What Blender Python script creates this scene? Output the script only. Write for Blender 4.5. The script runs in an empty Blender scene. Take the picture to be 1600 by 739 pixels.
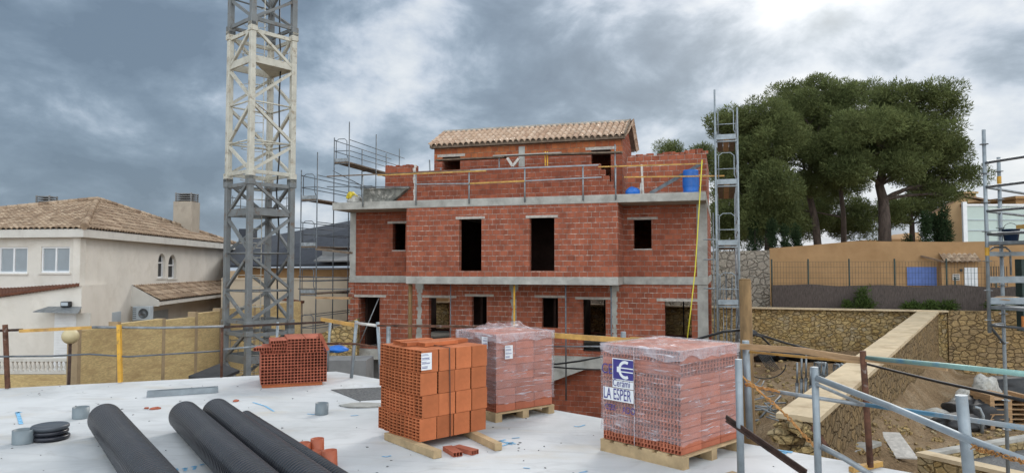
import bpy, bmesh, math, random
from mathutils import Vector, Matrix, noise as mnoise
import numpy as np
R = math.radians
sc = bpy.context.scene
# ------------------------------------------------------------------ camera
FPX, CX, CY, YH, EYE = 1100.0, 800.0, 369.5, 418.0, 1.7
PITCH = math.atan((YH - CY) / FPX)
cam_d = bpy.data.cameras.new('camera'); cam = bpy.data.objects.new('camera', cam_d)
sc.collection.objects.link(cam); sc.camera = cam
cam_d.sensor_width = 36; cam_d.lens = 36 * FPX / 1600; cam_d.clip_start = 0.1; cam_d.clip_end = 3000
cam.location = (0, 0, EYE); cam.rotation_euler = (math.pi / 2 + PITCH, 0, 0)
# ------------------------------------------------------------------ world, sun, exposure
SUN_AZ, SUN_EL = R(24), R(34)          # azimuth measured from +Y towards +X
w = bpy.data.worlds.new('World'); sc.world = w; w.use_nodes = True
nt = w.node_tree; nt.nodes.clear(); L = nt.links.new
def nd(t, tree=None, **k):
    n = (tree or nt).nodes.new(t)
    for a, b in k.items(): setattr(n, a, b)
    return n
def ramp(tree, stops, interp='LINEAR'):
    n = tree.nodes.new('ShaderNodeValToRGB'); n.color_ramp.interpolation = interp
    e = n.color_ramp.elements
    while len(e) < len(stops): e.new(0.5)
    for i, (p, c) in enumerate(stops):
        e[i].position = p; e[i].color = (c, c, c, 1) if isinstance(c, (int, float)) else (*c, 1)
    return n
sky = nd('ShaderNodeTexSky', sky_type='NISHITA', sun_disc=False, sun_elevation=SUN_EL, sun_rotation=SUN_AZ)
sky.air_density = 1.2; sky.dust_density = 1.5
tc = nd('ShaderNodeTexCoord'); sep = nd('ShaderNodeSeparateXYZ'); L(tc.outputs['Generated'], sep.inputs[0])
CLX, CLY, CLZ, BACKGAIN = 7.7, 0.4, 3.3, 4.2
def mth(op, a, b=None, tree=None, c=None, clamp=False):
    if isinstance(b, bpy.types.NodeTree): b, tree = None, b
    t = tree or nt; n = t.nodes.new('ShaderNodeMath'); n.operation = op; n.use_clamp = clamp
    for i, v in enumerate((a, b, c)):
        if v is None: continue
        if isinstance(v, (int, float)): n.inputs[i].default_value = v
        else: t.links.new(v, n.inputs[i])
    return n.outputs[0]
zz = mth('ADD', mth('ABSOLUTE', sep.outputs[2]), 0.16)
cu = nd('ShaderNodeCombineXYZ')
L(mth('DIVIDE', sep.outputs[0], zz), cu.inputs[0]); L(mth('DIVIDE', sep.outputs[1], zz), cu.inputs[1])
cu.inputs[2].default_value = 3.7
def nz(vec, scale, detail, rough=0.55, dist=0.0, tree=None):
    n = (tree or nt).nodes.new('ShaderNodeTexNoise')
    n.inputs['Scale'].default_value = scale; n.inputs['Detail'].default_value = detail
    n.inputs['Roughness'].default_value = rough; n.inputs['Distortion'].default_value = dist
    (tree or nt).links.new(vec, n.inputs['Vector']); return n.outputs[0]
mp = nd('ShaderNodeMapping'); mp.inputs['Scale'].default_value = (1.0, 1.0, 1.75); mp.inputs['Location'].default_value = (CLX, CLY, CLZ); mp.inputs['Rotation'].default_value = (0, R(-16), 0)
L(tc.outputs['Generated'], mp.inputs[0])
n1 = nz(mp.outputs[0], 2.1, 12, 0.55, 0.25)
n2 = nz(mp.outputs[0], 6.0, 12, 0.58, 0.25)
n3 = nz(cu.outputs[0], 1.1, 6, 0.5, 0.3)
sd = Vector((math.sin(SUN_AZ) * math.cos(R(22)), math.cos(SUN_AZ) * math.cos(R(22)), math.sin(R(22))))
dt = nd('ShaderNodeVectorMath', operation='DOT_PRODUCT'); L(tc.outputs['Generated'], dt.inputs[0]); dt.inputs[1].default_value = sd
dpos = mth('MAXIMUM', dt.outputs['Value'], 0)
glow = mth('POWER', dpos, 26); glow2 = mth('POWER', dpos, 220); wide = mth('POWER', dpos, 7)
v = mth('ADD', mth('MULTIPLY', mth('SUBTRACT', n1, 0.5), 2.0), mth('MULTIPLY', mth('SUBTRACT', n2, 0.5), 1.7))
v = mth('ADD', v, mth('MULTIPLY', mth('SUBTRACT', n3, 0.5), 0.5))
v = mth('ADD', v, mth('MULTIPLY', wide, 0.09)); v = mth('ADD', v, mth('MULTIPLY', glow, 0.07)); v = mth('ADD', v, mth('MULTIPLY_ADD', sep.outputs[0], 0.15, None, 0.385))
cr = ramp(nt, [(0.05, (0.112, 0.155, 0.208)), (0.28, (0.155, 0.208, 0.270)), (0.44, (0.24, 0.30, 0.370)), (0.58, (0.38, 0.43, 0.50)), (0.74, (0.48, 0.515, 0.55)), (1.0, (0.60, 0.62, 0.64))], 'B_SPLINE')
L(v, cr.inputs[0])
gl = nd('ShaderNodeMix', data_type='RGBA', blend_type='ADD'); gl.inputs[0].default_value = 1.0
L(cr.outputs[0], gl.inputs[6])
gm = nd('ShaderNodeCombineColor'); gv = mth('ADD', mth('MULTIPLY', glow, 0.06), mth('MULTIPLY', glow2, 0.25))
for i, k_ in enumerate((1.0, 0.95, 0.82)): L(mth('MULTIPLY', gv, k_), gm.inputs[i])
L(gm.outputs[0], gl.inputs[7])
BG = 0.10
backb = mth('MULTIPLY_ADD', mth('SMOOTH_MIN', mth('MAXIMUM', mth('SUBTRACT', 0.25, sep.outputs[1]), 0), 1.0, None, 0.2), BACKGAIN, None, 1.0)     # added fill: sky behind the camera made brighter to light the facades
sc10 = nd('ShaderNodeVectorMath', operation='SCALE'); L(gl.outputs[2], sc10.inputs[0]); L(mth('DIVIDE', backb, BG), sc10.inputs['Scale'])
warm = nd('ShaderNodeMix', data_type='RGBA', blend_type='MULTIPLY'); L(mth('MULTIPLY', mth('SUBTRACT', backb, 1.0, clamp=True), 1.0), warm.inputs[0]); L(sc10.outputs[0], warm.inputs[6]); warm.inputs[7].default_value = (1.12, 0.99, 0.86, 1)  # warm tint on the added fill sky behind the camera
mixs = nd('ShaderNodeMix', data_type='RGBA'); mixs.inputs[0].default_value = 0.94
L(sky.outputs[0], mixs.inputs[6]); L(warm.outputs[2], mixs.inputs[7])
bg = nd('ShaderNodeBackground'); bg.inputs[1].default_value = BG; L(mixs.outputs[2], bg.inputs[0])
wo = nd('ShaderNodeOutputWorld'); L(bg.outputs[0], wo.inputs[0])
sl = bpy.data.lights.new('sun', 'SUN'); sl.energy = 1.1; sl.angle = R(22); sl.color = (1.0, 0.955, 0.89)
so = bpy.data.objects.new('sun', sl); sc.collection.objects.link(so)
so.rotation_euler = Vector((-math.sin(SUN_AZ) * math.cos(SUN_EL), -math.cos(SUN_AZ) * math.cos(SUN_EL), -math.sin(SUN_EL))).to_track_quat('-Z', 'Y').to_euler()
vs = sc.view_settings; vs.view_transform = 'Standard'; vs.look = 'None'; vs.gamma = 1; vs.use_curve_mapping = False; vs.exposure = 0.55

# ------------------------------------------------------------------ pixel helpers (points in the world at a chosen depth or level)
def ray(px, py):
    x = (px - CX) / FPX; y = -(py - CY) / FPX
    return Vector((x, math.cos(PITCH) - y * math.sin(PITCH), math.sin(PITCH) + y * math.cos(PITCH)))
def P(px, py, Y):
    d = ray(px, py); k = Y / d.y; return Vector((d.x * k, Y, EYE + d.z * k))
def G(px, py, z=0.0):
    d = ray(px, py); k = (z - EYE) / d.z; return Vector((d.x * k, d.y * k, z))
def ZA(py, Y): return P(800, py, Y).z
class Frame:
    def __init__(s, ox, oy, th): s.o = Vector((ox, oy)); s.th = th; s.u = Vector((math.cos(th), -math.sin(th))); s.v = Vector((math.sin(th), math.cos(th)))
    def W(s, a, t, z): p = s.o + s.u * a + s.v * t; return Vector((p.x, p.y, z))
    def hit(s, px, py, t):
        d = ray(px, py); d2 = Vector((d.x, d.y)); k = ((s.o.dot(s.v)) + t) / d2.dot(s.v)
        q = d2 * k - s.o; return q.dot(s.u), EYE + d.z * k
# ------------------------------------------------------------------ mesh helpers
T = {}
def tag(o, label=None, cat=None, group=None, kind=None):
    if label: o['label'] = label
    if cat: o['category'] = cat
    if group: o['group'] = group
    if kind: o['kind'] = kind
    return o
def empty(name, loc, rz=0, label=None, cat=None, group=None):
    o = bpy.data.objects.new(name, None); sc.collection.objects.link(o); o.empty_display_size = 0.2
    o.location = loc; o.rotation_euler = (0, 0, rz); T[o] = Matrix.Translation(Vector(loc)) @ Matrix.Rotation(rz, 4, 'Z')
    return tag(o, label, cat, group)
def orth(d):
    d = d.normalized(); a = Vector((0, 0, 1)) if abs(d.z) < 0.9 else Vector((1, 0, 0))
    x = d.cross(a).normalized(); return x, d.cross(x).normalized()
class MB:
    def __init__(s): s.v = []; s.f = []; s.m = []; s.sm = []
    def add(s, vs, fs, mi=0, smooth=False):
        b = len(s.v); s.v += [Vector(p) for p in vs]
        for f in fs: s.f.append([b + i for i in f]); s.m.append(mi); s.sm.append(smooth)
        return s
    def hexa(s, p, mi=0):    # 8 pts: bottom 0-3 ccw, top 4-7
        return s.add(p, [(3, 2, 1, 0), (4, 5, 6, 7), (0, 1, 5, 4), (1, 2, 6, 5), (2, 3, 7, 6), (3, 0, 4, 7)], mi)
    def box(s, a, b, mi=0):
        x0, y0, z0 = a; x1, y1, z1 = b
        return s.hexa([(x0, y0, z0), (x1, y0, z0), (x1, y1, z0), (x0, y1, z0), (x0, y0, z1), (x1, y0, z1), (x1, y1, z1), (x0, y1, z1)], mi)
    def fbox(s, fr, s0, s1, t0, t1, z0, z1, mi=0):
        return s.hexa([fr.W(s0, t0, z0), fr.W(s1, t0, z0), fr.W(s1, t1, z0), fr.W(s0, t1, z0), fr.W(s0, t0, z1), fr.W(s1, t0, z1), fr.W(s1, t1, z1), fr.W(s0, t1, z1)], mi)
    def bar(s, p0, p1, w, h, mi=0, upv=None):
        p0, p1 = Vector(p0), Vector(p1); d = (p1 - p0).normalized()
        if upv is None:
            x, y = orth(d)
        else:
            x = d.cross(Vector(upv)).normalized(); y = x.cross(d).normalized()
        x = x * w / 2; y = y * h / 2
        return s.hexa([p0 - x - y, p0 + x - y, p1 + x - y, p1 - x - y, p0 - x + y, p0 + x + y, p1 + x + y, p1 - x + y], mi)
    def tube(s, pts, r, n=8, mi=0, cap=True):
        pts = [Vector(p) for p in pts]; rs = r if isinstance(r, (list, tuple)) else [r] * len(pts)
        b = len(s.v); x = None
        for i, p in enumerate(pts):
            d = (pts[min(i + 1, len(pts) - 1)] - pts[max(i - 1, 0)]).normalized()
            if x is None: x, y = orth(d)
            else: x = (x - d * x.dot(d)).normalized(); y = d.cross(x)
            for k in range(n):
                a = 2 * math.pi * k / n; s.v.append(p + (x * math.cos(a) + y * math.sin(a)) * rs[i])
        for i in range(len(pts) - 1):
            for k in range(n):
                k2 = (k + 1) % n; s.f.append([b + i * n + k, b + i * n + k2, b + (i + 1) * n + k2, b + (i + 1) * n + k]); s.m.append(mi); s.sm.append(True)
        if cap:
            s.f.append([b + k for k in range(n)][::-1]); s.m.append(mi); s.sm.append(False)
            s.f.append([b + (len(pts) - 1) * n + k for k in range(n)]); s.m.append(mi); s.sm.append(False)
        return s
    def lathe(s, c, prof, n=20, mi=0, axis=None, smooth=True):
        c = Vector(c); b = len(s.v)
        if axis is None: X, Y, Z = Vector((1, 0, 0)), Vector((0, 1, 0)), Vector((0, 0, 1))
        else: Z = Vector(axis).normalized(); X, Y = orth(Z)
        for (r, z) in prof:
            for k in range(n):
                a = 2 * math.pi * k / n; s.v.append(c + X * r * math.cos(a) + Y * r * math.sin(a) + Z * z)
        for i in range(len(prof) - 1):
            for k in range(n):
                k2 = (k + 1) % n; s.f.append([b + i * n + k, b + i * n + k2, b + (i + 1) * n + k2, b + (i + 1) * n + k]); s.m.append(mi); s.sm.append(smooth)
        return s
    def prism(s, poly, z0, z1, mi=0):
        n = len(poly); f = lambda z, i: z[i] if isinstance(z, (list, tuple)) else z
        vs = [(p[0], p[1], f(z0, i)) for i, p in enumerate(poly)] + [(p[0], p[1], f(z1, i)) for i, p in enumerate(poly)]
        return s.add(vs, [tuple(range(n))[::-1], tuple(range(n, 2 * n))] + [(i, (i + 1) % n, n + (i + 1) % n, n + i) for i in range(n)], mi)
    def grid(s, rows, mi=0, smooth=True):
        b = len(s.v); m = len(rows[0])
        for r_ in rows: s.v += [Vector(p) for p in r_]
        for i in range(len(rows) - 1):
            for j in range(m - 1):
                s.f.append([b + i * m + j, b + i * m + j + 1, b + (i + 1) * m + j + 1, b + (i + 1) * m + j]); s.m.append(mi); s.sm.append(smooth)
        return s
    def build(s, name, mats, parent=None, loc=None, bevel=0, **tg):
        if not isinstance(mats, (list, tuple)): mats = [mats]
        if parent is not None: M = T[parent]
        else: M = Matrix.Translation(Vector(loc) if loc is not None else Vector((0, 0, 0)))
        I = M.inverted(); me = bpy.data.meshes.new(name)
        me.from_pydata([I @ p for p in s.v], [], s.f)
        for m in mats: me.materials.append(m)
        me.polygons.foreach_set('material_index', s.m); me.polygons.foreach_set('use_smooth', s.sm)
        me.update()
        o = bpy.data.objects.new(name, me); sc.collection.objects.link(o); T[o] = M
        if parent is not None: o.parent = parent
        else: o.location = M.translation
        if bevel:
            b = o.modifiers.new('bevel', 'BEVEL'); b.width = bevel; b.segments = 2; b.limit_method = 'ANGLE'
        return tag(o, **tg)
def base_of(mb): 
    n = len(mb.v); zmin = min(p.z for p in mb.v); return Vector((sum(p.x for p in mb.v) / n, sum(p.y for p in mb.v) / n, zmin))
def solo(mb, name, mats, label, cat, group=None, bevel=0, kind=None):
    return mb.build(name, mats, None, base_of(mb), bevel, label=label, cat=cat, group=group, kind=kind)
# ------------------------------------------------------------------ materials
def newmat(name):
    m = bpy.data.materials.new(name); m.use_nodes = True; t = m.node_tree; t.nodes.clear()
    b = t.nodes.new('ShaderNodeBsdfPrincipled'); o = t.nodes.new('ShaderNodeOutputMaterial'); t.links.new(b.outputs[0], o.inputs[0])
    return m, t, b
def coord(t, kind='Object', scale=(1, 1, 1), rot=(0, 0, 0), loc=(0, 0, 0)):
    c = t.nodes.new('ShaderNodeTexCoord'); m = t.nodes.new('ShaderNodeMapping')
    m.inputs['Scale'].default_value = scale; m.inputs['Rotation'].default_value = rot; m.inputs['Location'].default_value = loc
    t.links.new(c.outputs[kind], m.inputs[0]); return m.outputs[0]
def mixc(t, fac, a, b, blend='MIX'):
    n = t.nodes.new('ShaderNodeMix'); n.data_type = 'RGBA'; n.blend_type = blend
    for i, v_ in ((0, fac), (6, a), (7, b)):
        if isinstance(v_, (int, float)): n.inputs[i].default_value = v_
        elif isinstance(v_, tuple): n.inputs[i].default_value = (*v_, 1)
        else: t.links.new(v_, n.inputs[i])
    return n.outputs[2]
def bump(t, b, h, strength=0.4, dist=0.02):
    n = t.nodes.new('ShaderNodeBump'); n.inputs['Strength'].default_value = strength; n.inputs['Distance'].default_value = dist
    t.links.new(h, n.inputs['Height']); t.links.new(n.outputs[0], b.inputs['Normal']); return n
def ramp_rand(t, oi, k):
    r_ = ramp(t, [(0, 1 - k * .6), (1, 1 + k * .4)]); t.links.new(oi.outputs['Random'], r_.inputs[0]); return r_.outputs[0]
def plain(name, col, rough=0.6, metal=0.0, var=0.25, scale=4.0, dark=None, bmp=0.15, stretch=(1, 1, 1), spec=0.5, dirt=None, dscale=1.3, dthr=(0.55, 0.75), objrand=0):
    m, t, b = newmat(name); c = coord(t, scale=stretch)
    n = nz(c, scale, 8, 0.62, 0, t); d = dark or tuple(x * (1 - var * 1.6) for x in col); l = tuple(min(1, x * (1 + var)) for x in col)
    r_ = ramp(t, [(0.3, d), (0.7, l)]); t.links.new(n, r_.inputs[0]); out = r_.outputs[0]
    if dirt:
        k = ramp(t, [(dthr[0], 0.0), (dthr[1], 1.0)]); t.links.new(nz(coord(t, scale=stretch, loc=(3, 1, 7)), dscale, 7, 0.68, 0.3, t), k.inputs[0])
        out = mixc(t, k.outputs[0], out, dirt)
    if objrand:
        oi = t.nodes.new('ShaderNodeObjectInfo'); out = mixc(t, 1.0, out, mth('MULTIPLY_ADD', oi.outputs['Random'], objrand, t, 1 - objrand / 2) if False else ramp_rand(t, oi, objrand), 'MULTIPLY')
    t.links.new(out, b.inputs['Base Color']); b.inputs['Roughness'].default_value = rough; b.inputs['Metallic'].default_value = metal
    b.inputs['Specular IOR Level'].default_value = spec
    if bmp: bump(t, b, nz(c, scale * 4, 6, 0.6, 0, t), bmp, 0.01)
    return m
def brickmat(name, bw=0.31, bh=0.202, mort=0.010, c1=(0.345, 0.105, 0.058), c2=(0.235, 0.069, 0.040), mc=(0.62, 0.53, 0.46), offs=0.5, swap=False):
    m, t, b = newmat(name); tcn = t.nodes.new('ShaderNodeTexCoord'); sp = t.nodes.new('ShaderNodeSeparateXYZ'); t.links.new(tcn.outputs['Object'], sp.inputs[0])
    cb = t.nodes.new('ShaderNodeCombineXYZ'); wob = nz(tcn.outputs['Object'], 1.1, 3, 0.5, 0, t)
    t.links.new(mth('ADD', sp.outputs[0], sp.outputs[1], t), cb.inputs[0])
    t.links.new(mth('ADD', sp.outputs[2], mth('MULTIPLY', wob, 0.03, t), t), cb.inputs[1])
    br = t.nodes.new('ShaderNodeTexBrick'); t.links.new(cb.outputs[0], br.inputs['Vector'])
    br.inputs['Scale'].default_value = 1; br.inputs['Brick Width'].default_value = bw; br.inputs['Row Height'].default_value = bh
    br.inputs['Mortar Size'].default_value = mort; br.inputs['Mortar Smooth'].default_value = 0.2; br.inputs['Bias'].default_value = -0.1; br.offset = offs
    br.inputs['Color1'].default_value = (*c1, 1); br.inputs['Color2'].default_value = (*c2, 1); br.inputs['Mortar'].default_value = (0, 0, 0, 1)
    # thin joints: horizontals strong, verticals faint
    row = mth('FRACT', mth('DIVIDE', cb.outputs[0] if False else mth('ADD', sp.outputs[2], mth('MULTIPLY', wob, 0.03, t), t), bh, t), None, t)
    hj = mth('LESS_THAN', mth('ABSOLUTE', mth('SUBTRACT', mth('FRACT', mth('ADD', row, 0.5, t), None, t), 0.5, t), t), mort * 1.15 / bh, t)
    big = ramp(t, [(0.36, 0.4), (0.6, 1.0)]); t.links.new(nz(tcn.outputs['Object'], 0.9, 5, 0.6, 0, t), big.inputs[0])
    det = ramp(t, [(0.42, 0.1), (0.58, 0.9)]); t.links.new(nz(tcn.outputs['Object'], 7, 4, 0.6, 0, t), det.inputs[0])
    hm = mth('MULTIPLY', hj, mth('MULTIPLY', det.outputs[0], big.outputs[0], t), t)
    vm = mth('MULTIPLY', br.outputs['Fac'], mth('MULTIPLY', big.outputs[0], 0.42, t), t)
    mm = mth('MAXIMUM', hm, vm, t)
    # smears of mortar
    sm = ramp(t, [(0.69, 0.0), (0.74, 0.8)]); t.links.new(nz(coord(t, scale=(1, 1, 1.6), loc=(5, 2, 1)), 2.6, 8, 0.72, 0.2, t), sm.inputs[0])
    mm = mth('MAXIMUM', mm, mth('MULTIPLY', sm.outputs[0], 0.55, t), t)
    col = mixc(t, 1.0, br.outputs['Color'], (1, 1, 1), 'MULTIPLY')
    jn = mth('SUBTRACT', 1.0, mth('MULTIPLY', mth('MAXIMUM', hj, br.outputs['Fac'], t), 1.0, t), t)
    base = mixc(t, jn, (0.13, 0.045, 0.03), br.outputs['Color'])
    tone = ramp(t, [(0.3, 0.72), (0.7, 1.22)]); t.links.new(nz(coord(t, loc=(9, 9, 9)), 3.2, 5, 0.6, 0, t), tone.inputs[0])
    base = mixc(t, 1.0, base, tone.outputs[0], 'MULTIPLY')
    out = mixc(t, mm, base, mc)
    t.links.new(out, b.inputs['Base Color']); b.inputs['Roughness'].default_value = 0.9; b.inputs['Specular IOR Level'].default_value = 0.25
    rib = t.nodes.new('ShaderNodeTexWave'); rib.bands_direction = 'X'; rib.inputs['Scale'].default_value = 12; t.links.new(cb.outputs[0], rib.inputs[0])
    hgt = mth('ADD', mth('MULTIPLY', jn, 1.0, t), mth('MULTIPLY', rib.outputs['Fac'], 0.12, t), t)
    hgt = mth('ADD', hgt, mth('MULTIPLY', hm, 0.9, t), t)
    bump(t, b, hgt, 0.7, 0.02); return m
def rubble(name, cols, mc, scale=2.6, gap=0.05, st=(1, 1, 1.25), dirt=(0.12, 0.08, 0.04), rnd=0.9, amt=0.5):
    m, t, b = newmat(name); c0 = coord(t, scale=st)
    wn = t.nodes.new('ShaderNodeTexNoise'); wn.inputs['Scale'].default_value = 2.5; wn.inputs['Detail'].default_value = 4; t.links.new(c0, wn.inputs['Vector'])
    va = t.nodes.new('ShaderNodeVectorMath'); va.operation = 'MULTIPLY_ADD'; t.links.new(wn.outputs['Color'], va.inputs[0]); va.inputs[1].default_value = (0.22, 0.22, 0.22); t.links.new(c0, va.inputs[2])
    def vor(feat):
        n = t.nodes.new('ShaderNodeTexVoronoi'); n.feature = feat; n.inputs['Scale'].default_value = scale; n.inputs['Randomness'].default_value = rnd
        t.links.new(va.outputs[0], n.inputs['Vector']); return n
    e = vor('DISTANCE_TO_EDGE'); f = vor('F1')
    rr = ramp(t, [(i / max(1, len(cols) - 1), c) for i, c in enumerate(cols)]); sp = t.nodes.new('ShaderNodeSeparateColor'); t.links.new(f.outputs['Color'], sp.inputs[0]); t.links.new(sp.outputs[0], rr.inputs[0])
    tone = ramp(t, [(0.3, 0.6), (0.7, 1.3)]); t.links.new(nz(c0, 9, 8, 0.7, 0, t), tone.inputs[0])
    col = mixc(t, 1.0, rr.outputs[0], tone.outputs[0], 'MULTIPLY')
    dd = ramp(t, [(0.5, 0.0), (0.7, amt)]); t.links.new(nz(coord(t, scale=(1, 1, 0.6), loc=(2, 8, 4)), 0.8, 7, 0.65, 0, t), dd.inputs[0])
    col = mixc(t, dd.outputs[0], col, dirt)
    k = ramp(t, [(0.0, 0.0), (gap, 1.0)]); t.links.new(e.outputs[0], k.inputs[0])
    t.links.new(mixc(t, k.outputs[0], mc, col), b.inputs['Base Color']); b.inputs['Roughness'].default_value = 0.95; b.inputs['Specular IOR Level'].default_value = 0.2
    h = ramp(t, [(0.0, 0.0), (gap * 3.5, 1.0)]); t.links.new(e.outputs[0], h.inputs[0])
    hh = mth('ADD', h.outputs[0], mth('MULTIPLY', sp.outputs[1], 0.7, t), t); bump(t, b, mth('ADD', hh, mth('MULTIPLY', nz(c0, 9, 7, 0.75, 0, t), 0.9, t), t), 1.0, 0.09); return m
M = {}
M['concrete'] = plain('concrete', (0.40, 0.39, 0.36), 0.9, 0, 0.18, 2.2, dirt=(0.22, 0.21, 0.19), dthr=(0.5, 0.75), bmp=0.3, spec=0.2)
M['concrete_dark'] = plain('concrete_dark', (0.20, 0.20, 0.20), 0.9, 0, 0.2, 1.5, bmp=0.3, spec=0.2)
M['brick'] = brickmat('brick_wall')
M['brick_old'] = brickmat('brick_wall_worn', mort=0.008, c1=(0.31, 0.092, 0.050), c2=(0.215, 0.060, 0.035), mc=(0.52, 0.40, 0.34))
M['brick_orange'] = brickmat('brick_wall_orange', bw=0.26, bh=0.235, mort=0.010, c1=(0.40, 0.13, 0.05), c2=(0.28, 0.075, 0.035), mc=(0.5, 0.36, 0.22))
M['lintel'] = plain('raw_lintel', (0.44, 0.40, 0.36), 0.95, 0, 0.2, 8)
M['inside'] = plain('shade_toned_partition', (0.06, 0.036, 0.03), 0.95, 0, 0.2, 3, spec=0.1)  # near-black: shade of the unlit rooms is put into the partition colour
M['mortar'] = plain('mortar_white', (0.55, 0.52, 0.48), 0.95, 0, 0.2, 8)
M['plaster'] = plain('cream_plaster', (0.64, 0.605, 0.55), 0.95, 0, 0.06, 0.7, dirt=(0.53, 0.49, 0.43), dthr=(0.5, 0.8), bmp=0.1, spec=0.15)
M['chimney'] = plain('beige_chimney_render', (0.36, 0.31, 0.25), 0.95, 0, 0.08, 1.5, dirt=(0.25, 0.21, 0.17))
M['fascia'] = plain('white_fascia', (0.55, 0.53, 0.49), 0.8, 0, 0.06, 1.5, dirt=(0.36, 0.33, 0.29), dthr=(0.55, 0.8), bmp=0.05)
M['white'] = plain('white_paint', (0.70, 0.71, 0.72), 0.5, 0, 0.06, 3, bmp=0.03)
M['shutter'] = plain('grey_shutter', (0.38, 0.43, 0.47), 0.6, 0, 0.05, 2, bmp=0)
M['black'] = plain('black_plastic', (0.02, 0.02, 0.022), 0.5, 0, 0.3, 8)
M['galv'] = plain('galvanised_steel', (0.25, 0.27, 0.285), 0.5, 0.55, 0.25, 9, dirt=(0.18, 0.16, 0.14), dthr=(0.6, 0.75), dscale=6, bmp=0.08)
M['galv_light'] = plain('galvanised_tube', (0.27, 0.305, 0.33), 0.5, 0.35, 0.18, 5, dirt=(0.22, 0.22, 0.22), dthr=(0.6, 0.8), dscale=9, bmp=0.08)
M['galv_dark'] = plain('dull_scaffold_steel', (0.12, 0.135, 0.15), 0.55, 0.4, 0.3, 7, dirt=(0.10, 0.05, 0.03), dthr=(0.6, 0.75), dscale=5)
M['rust'] = plain('rusty_steel', (0.12, 0.052, 0.03), 0.85, 0.2, 0.5, 9, dirt=(0.24, 0.20, 0.18), dthr=(0.58, 0.66), dscale=8)
M['rust_dark'] = plain('dark_rusty_bar', (0.055, 0.03, 0.022), 0.75, 0.3, 0.4, 12)
M['yellow'] = plain('yellow_paint', (0.58, 0.31, 0.03), 0.6, 0, 0.2, 5, dirt=(0.14, 0.09, 0.05), dthr=(0.58, 0.7), dscale=9)
M['hose'] = plain('yellow_hose', (0.70, 0.62, 0.06), 0.4, 0, 0.05, 3, bmp=0)
M['wood'] = plain('raw_wood', (0.40, 0.25, 0.13), 0.85, 0, 0.25, 4, stretch=(1, 1, 8), dirt=(0.20, 0.12, 0.06))
M['wood_pale'] = plain('pale_pine_wood', (0.47, 0.34, 0.19), 0.85, 0, 0.22, 5, dirt=(0.25, 0.17, 0.09), dthr=(0.52, 0.72))
M['board'] = plain('yellow_formwork_board', (0.52, 0.30, 0.08), 0.75, 0, 0.25, 6, dirt=(0.28, 0.16, 0.08), dthr=(0.5, 0.7), dscale=4)
M['log'] = plain('timber_post', (0.22, 0.135, 0.06), 0.95, 0, 0.35, 4, stretch=(3, 3, 0.7), dirt=(0.11, 0.07, 0.035), bmp=0.5)
M['plank'] = plain('old_plank', (0.17, 0.125, 0.09), 0.95, 0, 0.3, 5, bmp=0.2)
M['crane_white'] = plain('cream_crane_paint', (0.50, 0.48, 0.41), 0.55, 0, 0.12, 3, dirt=(0.26, 0.21, 0.15), dthr=(0.54, 0.68), dscale=5)
M['crane_grey'] = plain('grey_crane_paint', (0.165, 0.175, 0.178), 0.55, 0.1, 0.15, 3, dirt=(0.13, 0.095, 0.07), dthr=(0.54, 0.68), dscale=6)
M['slate'] = plain('dark_slate', (0.035, 0.04, 0.052), 0.8, 0, 0.2, 3)
M['reed'] = plain('reed_screen', (0.58, 0.435, 0.21), 0.95, 0, 0.22, 9, stretch=(1, 1, 5), dirt=(0.38, 0.26, 0.12), dthr=(0.45, 0.7), dscale=1.2, bmp=0.8)
M['reed_brown'] = plain('brown_reed_screen', (0.088, 0.070, 0.062), 0.95, 0, 0.4, 10, stretch=(5, 5, 0.5), dirt=(0.07, 0.055, 0.048), bmp=0.6)
M['ochre'] = plain('ochre_render', (0.36, 0.22, 0.11), 0.95, 0, 0.10, 1.0, dirt=(0.28, 0.16, 0.075), dthr=(0.5, 0.8), dscale=0.5, bmp=0.1, spec=0.15)
M['cream'] = plain('pale_yellow_render', (0.52, 0.36, 0.20), 0.95, 0, 0.06, 1.0, bmp=0.05)
M['beige'] = plain('beige_boundary_render', (0.48, 0.40, 0.30), 0.95, 0, 0.10, 0.6, dirt=(0.30, 0.25, 0.19), dthr=(0.55, 0.75), dscale=0.5)
M['blue_panel'] = plain('faded_blue_panel', (0.10, 0.16, 0.40), 0.7, 0, 0.1, 4)
M['blue'] = plain('blue_plastic', (0.01, 0.13, 0.50), 0.38, 0, 0.15, 2, bmp=0.05)
M['bluepaint'] = plain('blue_chalk', (0.20, 0.46, 0.70), 0.9, 0, 0.3, 20)
M['green_dark'] = plain('dark_green_metal', (0.012, 0.03, 0.024), 0.6, 0, 0.2, 5)
M['yellow_bag'] = plain('yellow_bag', (0.60, 0.46, 0.02), 0.5, 0, 0.3, 9)
M['sack'] = plain('white_sack', (0.42, 0.41, 0.38), 0.7, 0, 0.3, 9, dirt=(0.3, 0.27, 0.2))
M['skip'] = plain('mortar_tub_steel', (0.19, 0.19, 0.17), 0.8, 0.2, 0.35, 5, dirt=(0.42, 0.40, 0.36), dthr=(0.52, 0.62), dscale=4)
M['pvc'] = plain('grey_pvc', (0.17, 0.205, 0.225), 0.45, 0, 0.08, 4, dirt=(0.33, 0.33, 0.32), dthr=(0.62, 0.72), dscale=9, bmp=0)
M['orange_pvc'] = plain('orange_brown_pvc', (0.40, 0.10, 0.045), 0.5, 0, 0.1, 6, bmp=0)
M['pipe'] = plain('black_corrugated_pipe', (0.016, 0.018, 0.026), 0.30, 0, 0.3, 1.5, dirt=(0.035, 0.036, 0.04), dthr=(0.55, 0.7), dscale=2.2, bmp=0)
M['clay'] = plain('orange_clay', (0.47, 0.15, 0.062), 0.9, 0, 0.14, 5, dirt=(0.40, 0.12, 0.05), dthr=(0.5, 0.7), dscale=3, bmp=0.1, spec=0.2, objrand=0.30)
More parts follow.
